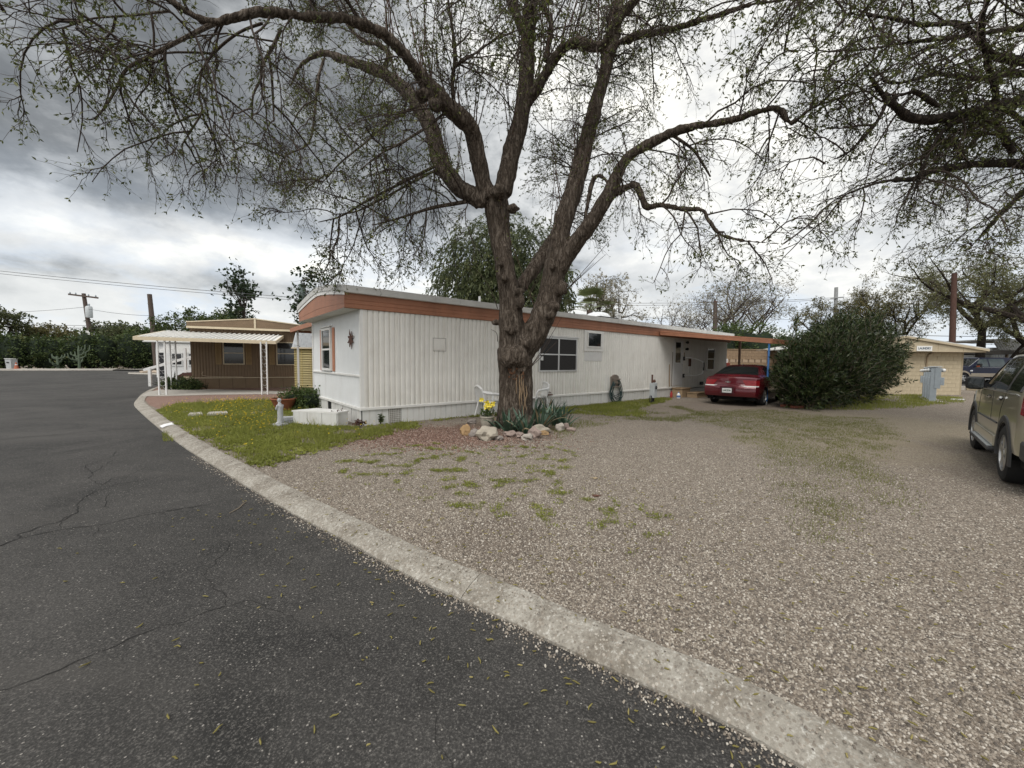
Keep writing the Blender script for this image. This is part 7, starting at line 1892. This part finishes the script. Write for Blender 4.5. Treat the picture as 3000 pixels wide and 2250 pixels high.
# statue, planter, white box, slabs, weeds by the end wall
ST2 = thing('garden_statue', 'small grey stone statue of a robed figure in the flowering grass', 'statue', G(822, 1240, .07), rz_of(-70)); ST2.scale = (1.15, 1.15, 1.2)
lim = [([(0, 0, .0), (0, 0, .10), (.005, 0, .22), (.01, 0, .32), (.015, 0, .385)], [.060, .052, .052, .056, .026]), ([(.015, 0, .37), (.03, 0, .43)], [.024, .022]), ([(.0, .055, .345), (.025, .068, .27), (.075, .02, .285)], [.022, .02, .016]), ([(.0, -.055, .345), (.025, -.068, .27), (.08, -.02, .25)], [.022, .02, .016]), ([(0, .045, .0), (.05, .045, .01)], [.03, .02]), ([(0, -.045, .0), (.05, -.045, .01)], [.03, .02])]
lim = [([Vector(p) for p in a], b) for a, b in lim]
remeshed(lim, [((.032, 0, .435), .034, (1, .85, 1.2)), ((.014, 0, .438), .035, (1, 1, 1.15)), ((.08, 0, .265), .02, (1, 1, .8)), ((.066, 0, .43), .009, (1, .7, 1))], .009, 'figure', M_STONEG, ST2, .002)
part('plinth', M_STONEG, ST2, lambda m: m.cbox(-.09, .10, -.10, .10, -.08, .0, .01))
bl_ = thing('stone_block', 'grey stone block beside the robed statue', 'block', G(836, 1242), rz_of(60)); part('block', M_STONEG, bl_, lambda m: m.cbox(-.12, .22, -.1, .1, 0, .17, .015)); part('cap_joint', M_DARK, bl_, lambda m: m.box(-.123, .223, -.103, .103, .08, .086))
PL = thing('terracotta_planter', 'large terracotta bowl planter at the back of the flowering grass', 'planter', G(832, 1203))
part('bowl', M_TERRA, PL, lambda m: m.lathe([(0, 0), (.17, 0), (.20, .03), (.28, .22), (.33, .33), (.35, .335), (.35, .37), (.31, .37), (.27, .25), (0, .22)], 26))
part('soil', M_DARK, PL, lambda m: m.lathe([(0, .30), (.29, .30)], 18))
part('rim_band', M_TERRA, PL, lambda m: m.lathe([(.352, .34), (.358, .35), (.352, .362)], 26))
GS = thing('low_shrub', 'green leafy shrub beside the terracotta planter', 'shrub', G(885, 1200))
PP, DD = [], []
for i, (c, r) in enumerate((((-.25, 0, .25), (.45, .35, .35)), ((.25, .05, .28), (.45, .35, .35)), ((0, .2, .35), (.4, .3, .3)))):
    p, d = ell_pts(150, c, r, rg9, .6, .35, 1, -1); PP.append(p); DD.append(d); core_blob(GS, c, (r[0] * .6, r[1] * .6, r[2] * .6), seed=i)
leafy('leaves', GS, np.vstack(PP), np.vstack(DD), M_GREENA, rg9, .075, .55, 6, .05)
WB = thing('white_planter_box', 'low white board box standing before the end wall of the white home', 'box')
bq = [Vector((-5.06, 9.03, 0)), Vector((-3.93, 8.77, 0)), Vector((-3.83, 9.12, 0)), Vector((-4.72, 9.48, 0))]
for k in range(3): part('board', M_SKIRT, WB, lambda m: m.bar(bq[0].lerp(bq[1], k / 3 + .005) + Vector((0, 0, .125)), bq[0].lerp(bq[1], (k + 1) / 3 - .005) + Vector((0, 0, .125)), .02, .35))
for a_, b_ in ((0, 3), (1, 2), (2, 3)): part('board', M_SKIRT, WB, lambda m: m.bar(bq[a_].lerp(bq[b_], .03) + Vector((0, 0, .125)), bq[a_].lerp(bq[b_], .97) + Vector((0, 0, .125)), .02, .35))
part('box_top', M_TRIM, WB, lambda m: m.prism([q + (q - Vector((-4.4, 9.1, 0))) * .05 + Vector((0, 0, .302)) for q in bq], (0, 0, .033)))
def slab(u0, v0, u1, v1, lab):
    s_ = thing('stepping_slab', lab, 'slab'); a, b = G(u0, v0), G(u1, v1); part('slab', M_CONC, s_, lambda m: m.prism([G(u0, v0 + 1, .03), G(u1, v1 + 1, .03), G(u1 - 4, v1 - 5, .03), G(u0 + 6, v0 - 5, .03)], (0, 0, .05)))
    part('worn_edge', M_KERB, s_, lambda m: m.prism([G(u0 + 2, v0 + 2, .0), G(u1 - 2, v1 + 2, .0), G(u1 - 4, v1 + 1, .0), G(u0 + 4, v0 + 1, .0)], (0, 0, .04)))
slab(551, 1219, 594, 1217, 'left pale concrete slab lying in the flowering grass'); slab(606, 1217, 668, 1214, 'longer pale concrete slab lying in the flowering grass')
M_REDLEAF = leafmat('leaf_dark_red', (.05, .018, .015), (.12, .05, .035), .6, .15)
def weed(lab, loc, h, n, ml, seed, cat='plant', leaf=.06):
    t_ = thing('leafy_weed', lab, cat, loc); r2 = np.random.default_rng(seed)
    S_ = grow(np.zeros((n, 3)), np.array([[0, 0, 1.]]) + r2.normal(size=(n, 3)) * .22, r2.uniform(.6, 1, n) * h, 6, r2, 0, .12)
    V, f = tube_batch(S_, np.linspace(.007, .003, 6)[None].repeat(n, 0), 4); link('stems', np_mesh('stems', V, f), MATS['twig'], t_)
    p, d, _, _ = pick_on(S_, 16, r2, .25, 1); LL = r2.uniform(.6, 1.3, len(p)) * leaf
    V, f = leaf_batch(p, d * .4 + perp(d, r2), LL, LL * .5, r2); link('leaves', np_mesh('leaves', V, f, False, r2.random(len(p))), ml, t_)
weed('dark red leaved stem beside the white box', G(984, 1247), .46, 6, M_REDLEAF, 1)
weed('thin reddish stem at the corner of the white box', G(964, 1247), .36, 3, M_REDLEAF, 2, leaf=.04)
weed('low dark weed at the corner of the white home', G(1052, 1252), .22, 7, M_REDLEAF, 3)
weed('green weed at the skirting near the corner of the white home', G(1115, 1243), .26, 8, M_GREENA, 4)
weed('small dark shrublet before the brown home skirt', Vector((-14.6, 18.7, 0)), .45, 5, M_GREENB, 5)
bk1 = thing('brick', 'loose red brick at the foot of the oleander', 'brick', G(2303, 1192), .4); part('body', mat('brick_red', (.24, .085, .055), .9, .2, 9, .3), bk1, lambda m: m.cbox(-.2, .2, -.08, .08, 0, .09, .01)); part('worn_face', MATS['brick_red'], bk1, lambda m: m.box(-.15, .15, -.083, -.08, .02, .07))
bk2 = thing('brick', 'second loose brick nearer the grass by the oleander', 'brick', G(2335, 1196), .2); part('body', MATS['brick_red'], bk2, lambda m: m.cbox(-.2, .2, -.08, .08, 0, .09, .01)); part('worn_face', MATS['brick_red'], bk2, lambda m: m.box(-.15, .15, -.083, -.08, .02, .07))
stk = thing('stick', 'thin pale stick lying on the gravel lot', 'stick'); part('stick', M_STEM, stk, lambda m: m.tube([G(2368, 1282, .012), G(2400, 1285, .012), G(2440, 1287, .012)], .007, 5)); part('twig', M_STEM, stk, lambda m: m.tube([G(2400, 1285, .012), G(2412, 1283, .02)], .004, 4))
lfp = thing('dry_leaf', 'curled brown leaf on the open gravel', 'leaf', G(2315, 1260)); part('blade', M_STRAW, lfp, lambda m: m.blob((0, 0, .015), .05, 1, .5, 3, (1.4, .8, .3))); part('stalk', M_STRAW, lfp, lambda m: m.tube([(.05, 0, .015), (.12, .03, .02)], .004, 4))
lf2 = thing('dry_leaf', 'dark curled leaf on the gravel in mid view', 'leaf', G(1745, 1455)); part('blade', M_RUST, lf2, lambda m: m.blob((0, 0, .012), .035, 1, .5, 5, (1.5, .7, .35))); part('stalk', M_RUST, lf2, lambda m: m.tube([(.04, 0, .012), (.08, .02, .014)], .003, 4))
lf3 = thing('dry_leaf', 'tan curled leaf left of the dark one on the gravel', 'leaf', G(1745, 1403)); part('blade', M_STRAW, lf3, lambda m: m.blob((0, 0, .012), .03, 1, .5, 6, (1.6, .7, .4))); part('stalk', M_STRAW, lf3, lambda m: m.tube([(-.04, 0, .012), (-.07, .02, .014)], .003, 4))
tw1 = thing('twig', 'forked pale twig lying on the asphalt by the kerb', 'twig'); part('stem', M_STEM, tw1, lambda m: m.tube([G(672, 1503, -.06), G(700, 1488, -.06), G(722, 1468, -.06)], [.004, .006, .003], 5)); part('fork', M_STEM, tw1, lambda m: m.tube([G(705, 1484, -.06), G(716, 1467, -.06)], .003, 4))

# ------------------------------------------------------------------ grass, flowers, gravel, litter
M_GRASS = leafmat('grass_blade', (.135, .155, .034), (.30, .32, .075), .6, .45, (.48, .41, .15))
M_GRASSY = leafmat('grass_dry', (.11, .125, .038), (.21, .215, .07), .7, .35, (.33, .30, .13))
M_FLOW = leafmat('wild_flower', (.62, .42, .02), (.80, .60, .04), .6, .2)
rgG = np.random.default_rng(77)


def in_poly(pts, poly):
    x, y = pts[:, 0], pts[:, 1]; ins = np.zeros(len(pts), bool); n = len(poly); j = n - 1
    for i in range(n):
        xi, yi = poly[i]; xj, yj = poly[j]
        c = ((yi > y) != (yj > y)) & (x < (xj - xi) * (y - yi) / (yj - yi + 1e-12) + xi)
        ins ^= c; j = i
    return ins


def region(uv, n, mask=None, thr=0.0, fr=2.0, soft=.25, world=False, fade=.5):
    poly = np.array(uv if world else [tuple(G(u, v)[:2]) for u, v in uv])
    lo, hi = poly.min(0), poly.max(0); p = rgG.uniform(lo, hi, (n * 3, 2)); p = p[in_poly(p, poly)][:n]
    if mask is not None:
        v = np.array([mnoise.noise(Vector((q[0] * fr, q[1] * fr, mask))) + .5 * mnoise.noise(Vector((q[0] * fr * 3, q[1] * fr * 3, mask))) for q in p])
        p = p[v + rgG.uniform(-soft, soft, len(p)) > thr]
    # ragged borders: thin out towards the outline
    ed = np.full(len(p), 1e9)
    for a, b in zip(poly, np.roll(poly, -1, 0)):
        ab = b - a; tt = np.clip(((p - a) @ ab) / (ab @ ab + 1e-9), 0, 1); ed = np.minimum(ed, np.hypot(*(p - a - tt[:, None] * ab).T))
    wv = np.array([mnoise.noise(Vector((q[0] * 1.7, q[1] * 1.7, 4.2))) for q in p]) * .5 + .5
    p = p[ed > fade * wv * rgG.uniform(.3, 1.3, len(p))]
    return p[side(p) > .02]


def free(p, r_trunk=.42):
    """keep off the home, the trunk"""
    q = p - np.array([A0.x, A0.y]); s = q @ np.array([LD.x, LD.y]); e = q @ np.array([ED.x, ED.y])
    ok = ~((s > -.03) & (s < HL + .1) & (e > -.03) & (e < HW)); ok &= np.hypot(p[:, 0] - TB.x, p[:, 1] - TB.y) > r_trunk
    return p[ok]


def blades(p, h, w, lean=.45):
    n = len(p); hh = h * rgG.uniform(.45, 1.25, n); a = rgG.uniform(0, 2 * np.pi, n); b = rgG.uniform(0, 2 * np.pi, n)
    base = np.c_[p, np.zeros(n)]; s = np.c_[np.cos(a), np.sin(a), np.zeros(n)] * (w * rgG.uniform(.6, 1.3, n) / 2)[:, None]
    ln = rgG.random(n) * lean; o = np.c_[np.cos(b) * ln * hh, np.sin(b) * ln * hh, hh]
    V = np.stack([base - s, base + s, base + o * np.array([.55, .55, .62]) + s * .7, base + o], 1).reshape(-1, 3)
    return V, (np.arange(n) * 4)[:, None] + np.arange(4)[None]


def rosettes(p, L_, per=6):
    n = len(p); q = np.repeat(np.c_[p, np.full(n, .012)], per, 0); a = rgG.uniform(0, 2 * np.pi, len(q))
    d = np.c_[np.cos(a), np.sin(a), rgG.uniform(.15, 1.0, len(q))]; q = q + np.c_[np.cos(a), np.sin(a), np.zeros(len(q))] * .01
    LL = rgG.uniform(.6, 1.3, len(q)) * L_
    return leaf_batch(q, d, LL, LL * .5, rgG)


def stuff(name, parts, m, label, cat='grass'):
    Vs, Fs, o = [], [], 0
    for V, f in parts: Vs.append(V); Fs.append(f + o); o += len(V)
    V = np.vstack(Vs); Fq = np.vstack(Fs)
    cen = V[Fq[:, 0]]; base = np.array([.5 + .5 * mnoise.noise(Vector(c) * 1.3) for c in cen]) * .55 + rgG.random(len(Fq)) * .45
    ob = link(name, np_mesh(name, V, Fq, False, base), m); tag(ob, label, cat, kind='stuff'); return ob


lawn = [(440, 1203), (505, 1184), (600, 1178), (700, 1172), (800, 1172), (905, 1170), (925, 1185), (960, 1210), (1000, 1245), (1061, 1252), (1130, 1250), (1240, 1238), (1260, 1250), (1160, 1280), (1080, 1300), (1000, 1318), (900, 1345), (800, 1385), (680, 1380), (600, 1335), (545, 1300), (495, 1268), (450, 1232)]
A_ = free(region(lawn, 40000, 3.0, -.02, 1.9, .4, fade=.9)); B_ = free(region(lawn, 12000, 5.0, -.15, 1.6, .3)); C_ = free(region(lawn, 15000, 33.0, .18, 2.3, .12))
stuff('lawn_grass', [blades(A_, .10, .009), rosettes(B_, .055), blades(C_, .19, .010, .6)], M_GRASS, 'flowering green grass between the kerb and the white home')
strip = [tuple(T(s, n)[:2]) for s, n in ((-.6, .9), (0, .03), (4, .03), (9, .03), (12.9, .03), (13.0, .7), (11.5, 1.3), (9.5, 1.7), (8.3, 2.2), (7.4, 2.9), (6.6, 3.2), (6.0, 2.6), (5.2, 1.2), (3.2, .55), (1.5, .55), (.3, 1.2))]
A_ = free(region(strip, 30000, 8.0, -.35, 1.2, .4, True)); B_ = free(region(strip, 6000, 9.0, -.2, 1.5, .3, True))
stuff('wall_grass', [blades(A_, .085, .009), rosettes(B_, .05)], M_GRASS, 'short green grass along the foot of the white home wall')
bushg = [tuple(q[:2]) for q in (Vector((9.3, 13.5)), Vector((10.4, 12.8)), Vector((12.5, 12.9)), Vector((16, 14.6)), Vector((19, 16.2)), Vector((21.5, 18.5)), Vector((21, 20.2)), Vector((17.5, 19.8)), Vector((13, 16.5)), Vector((10.2, 14.6)))]
A_ = region(bushg, 24000, 11.0, -.02, 1.1, .4, True)
stuff('shrub_grass', [blades(A_, .09, .014)], M_GRASS, 'grass under the oleander and round the electric pedestals')
dry = [(2060, 1200), (2240, 1195), (2420, 1215), (2620, 1225), (2700, 1290), (2660, 1370), (2760, 1440), (2800, 1520), (2650, 1560), (2520, 1640), (2380, 1660), (2230, 1560), (2200, 1420), (2150, 1320), (2080, 1250), (1930, 1225)]
A_ = region(dry, 95000, 14.0, -.02, .9, .85, fade=1.0); A2_ = region(dry, 45000, 15.0, .25, 3.2, .25, fade=.7)
stuff('sparse_grass', [blades(A_, .026, .006, 1.0), blades(A2_, .036, .007, .9)], M_GRASSY, 'thin yellowish grass growing through the gravel lot')
mid = [(1040, 1330), (1250, 1290), (1400, 1310), (1650, 1290), (1720, 1330), (1700, 1420), (2000, 1500), (2050, 1600), (1880, 1660), (1700, 1600), (1500, 1540), (1300, 1520), (1150, 1460), (1020, 1420), (900, 1370)]
A_ = region(mid, 70000, 17.0, .50, 4.6, .34, fade=.4); B_ = region(mid, 26000, 17.0, .52, 4.6, .36, fade=.4)
stuff('gravel_tufts', [blades(A_, .032, .005, .9), rosettes(B_, .022, 5)], M_GRASS, 'small green tufts scattered over the gravel')
far2 = [(1560, 1240), (1700, 1225), (1980, 1185), (2120, 1215), (2000, 1240), (1850, 1235), (1720, 1260), (1680, 1290), (1600, 1300)]
A_ = free(region(far2, 22000, 19.0, .12, 1.1, .3)); 
stuff('drive_grass', [blades(A_, .045, .009, .8)], M_GRASSY, 'patchy grass strip between the drive and the tree bed')
kg = region([(470, 1255), (497, 1250), (525, 1272), (520, 1285)], 10, None); 
kp = np.array([tuple(G(u, v)[:2]) for u, v in zip(rgG.uniform(476, 512, 260), rgG.uniform(1255, 1283, 260))]); 
ob = stuff('kerb_weeds', [blades(kp[(side(kp) < -.25) & (side(kp) > -.6)], .08, .008, .8)], M_GRASS, 'green weeds sprouting at the road edge of the kerb'); ob.location.z = -.07
# yellow wild flowers
fa = free(region([(590, 1200), (700, 1190), (820, 1190), (830, 1235), (800, 1290), (700, 1290), (620, 1245)], 520, 21.0, .0, 1.6, .3)); fb = free(region(lawn, 330, 22.0, -.1, .9, .3)); fc = region([(560, 1185), (700, 1175), (800, 1176), (800, 1188), (600, 1198)], 260)
fp = np.vstack([fa, fb, fc]); n = len(fp); hz_ = rgG.uniform(.10, .22, n)
Vp, Fp, o = [], [], 0
for j in range(5):
    a = j * 2 * np.pi / 5 + rgG.uniform(0, .4, n); d = np.c_[np.cos(a), np.sin(a), rgG.uniform(.1, .7, n)]
    V, f = leaf_batch(np.c_[fp, hz_], d, .019, .015, rgG); Vp.append(V); Fp.append(f + o); o += len(V)
tag(link('wild_flowers', np_mesh('wild_flowers', np.vstack(Vp), np.vstack(Fp), False, rgG.random(n * 5)), M_FLOW), 'small yellow wild flowers in the grass by the kerb', 'flowers', kind='stuff')

# loose gravel stones, densest near the viewer
def pebbles(xy, z, size, m, name, label, jitter=.35):
    n = len(xy); cube = np.array([(-1, -1, -1), (1, -1, -1), (1, 1, -1), (-1, 1, -1), (-1, -1, 1), (1, -1, 1), (1, 1, 1), (-1, 1, 1)], float) * .5
    fq = np.array([(4, 5, 6, 7), (0, 1, 5, 4), (1, 2, 6, 5), (2, 3, 7, 6), (3, 0, 4, 7)])
    V = cube[None] * (1 + rgG.uniform(-jitter, jitter, (n, 8, 3))) ; V[:, 4:, :2] *= .72
    V = V * np.c_[rgG.uniform(.7, 1.4, n), rgG.uniform(.6, 1.1, n), rgG.uniform(.45, .8, n)][:, None, :] * np.asarray(size)[:, None, None]
    a = rgG.uniform(0, 2 * np.pi, n); c, s = np.cos(a)[:, None], np.sin(a)[:, None]; t_ = rgG.normal(size=n)[:, None] * .3
    X, Y, Z = V[..., 0], V[..., 1], V[..., 2]; Z2 = Z + X * t_
    V = np.stack([X * c - Y * s, X * s + Y * c, Z2], -1) + np.c_[xy, np.full(n, z) + np.asarray(size) * .16][:, None, :]
    f = (np.arange(n) * 8)[:, None, None] + fq[None]
    ob = link(name, np_mesh(name, V.reshape(-1, 3), f.reshape(-1, 4), True, np.repeat(rgG.random(n), 5)), m); tag(ob, label, 'gravel', kind='stuff'); return ob


def pebble_mat():
    m = bpy.data.materials.new('loose_stone'); m.use_nodes = True; t = NT(m.node_tree); b = t.n['Principled BSDF']
    a = t.add('ShaderNodeAttribute', attribute_name='rnd').outputs['Fac']; tc = t.add('ShaderNodeTexCoord').outputs['Object']
    c = t.ramp(a, PAL_GRAVEL); c = t.mix(t.math('MULTIPLY', t.noise(tc, 180, 3, .6), .35), c, (.22, .19, .16))
    t.l.new(c, b.inputs['Base Color']); b.inputs['Roughness'].default_value = .85; return m


M_PEB = pebble_mat()
rad = 1.45 + 7.0 * rgG.random(210000) ** 1.15; ang = rgG.uniform(-.95, 1.05, 210000)
xy = np.c_[rad * np.sin(ang), rad * np.cos(ang)]; xy = xy[(side(xy) > .01)]
dd = np.hypot(xy[:, 0], xy[:, 1]); xy = xy[rgG.random(len(xy)) < np.clip(1.35 - dd / 9.5, .1, 1)]
xy = xy[np.hypot(xy[:, 0] - 6.4, xy[:, 1] - 5.2) > .4]
pebbles(xy, 0.0, rgG.uniform(.0055, .0125, len(xy)) * (1 + .4 * (rgG.random(len(xy)) < .06)), M_PEB, 'loose_gravel', 'loose pinkish grey gravel stones covering the front yard')
# gravel strayed onto the kerb and the road edge
i_ = rgG.integers(8, 70, 3000); f_ = rgG.random((3000, 1)); kk = KRa[i_] * (1 - f_) + KRa[i_ + 1] * f_
nn = unit(KRa[i_] - KYa[i_]); off = np.abs(rgG.normal(size=(3000, 1))) * .06 - .01
pebbles(kk + nn * off, -.066, rgG.uniform(.004, .011, 3000), M_PEB, 'road_edge_gravel', 'stray gravel stones along the road edge of the kerb')
i_ = rgG.integers(8, 75, 900); f_ = rgG.random((900, 1)); kk = KYa[i_] * (1 - f_) + KYa[i_ + 1] * f_
nn = unit(KRa[i_] - KYa[i_]); pebbles(kk + nn * np.abs(rgG.normal(size=(900, 1))) * .09, .018, rgG.uniform(.004, .010, 900), M_PEB, 'kerb_gravel', 'stray gravel stones along the yard side of the kerb')
# fallen catkins on road, kerb and gravel
M_CATK = leafmat('catkin', (.13, .11, .035), (.22, .19, .06), .8, .1, (.30, .25, .10))
n = 1000; rad = 1.5 + 3.8 * rgG.random(n) ** .9; ang = rgG.uniform(-.9, .95, n); cp = np.c_[rad * np.sin(ang), rad * np.cos(ang)]; sd2 = side(cp)
cz = np.where(sd2 > .0, .020, np.where(sd2 > -.36, .008, -.062)); cp = cp[(sd2 > -.24) | (rgG.random(n) < np.exp((sd2 + .3) / .75))]; cz = np.where(side(cp) > 0, .018, np.where(side(cp) > -.215, .022 + .15 * side(cp), -.060))
a = rgG.uniform(0, 2 * np.pi, len(cp)); C3 = grow(np.c_[cp, cz], np.c_[np.cos(a), np.sin(a), np.zeros(len(cp))], rgG.uniform(.02, .05, len(cp)), 4, rgG, 0, .35); C3[:, :, 2] = cz[:, None] + rgG.uniform(0, .004, C3.shape[:2])
V, f = tube_batch(C3, np.array([.002, .0042, .0038, .0015])[None].repeat(len(C3), 0), 5)
tag(link('fallen_catkins', np_mesh('fallen_catkins', V, f, True, np.repeat(rgG.random(len(C3)), len(f) // len(C3))), M_CATK), 'fallen yellowish catkins scattered on road, kerb and gravel', 'litter', kind='stuff')
# red mulch chips left of the tree
mp = rgG.normal(size=(9000, 2)) * np.array([.95, .55]) + np.array([-1.35, 7.75]); mp = free(mp)
M_CHIP = leafmat('mulch_chip', (.085, .050, .038), (.205, .125, .096), .9, 0, (.34, .255, .21))
pebbles(mp, 0.0, rgG.uniform(.012, .028, len(mp)), M_CHIP, 'mulch_chips', 'red stone chips spread left of the big tree', .5)
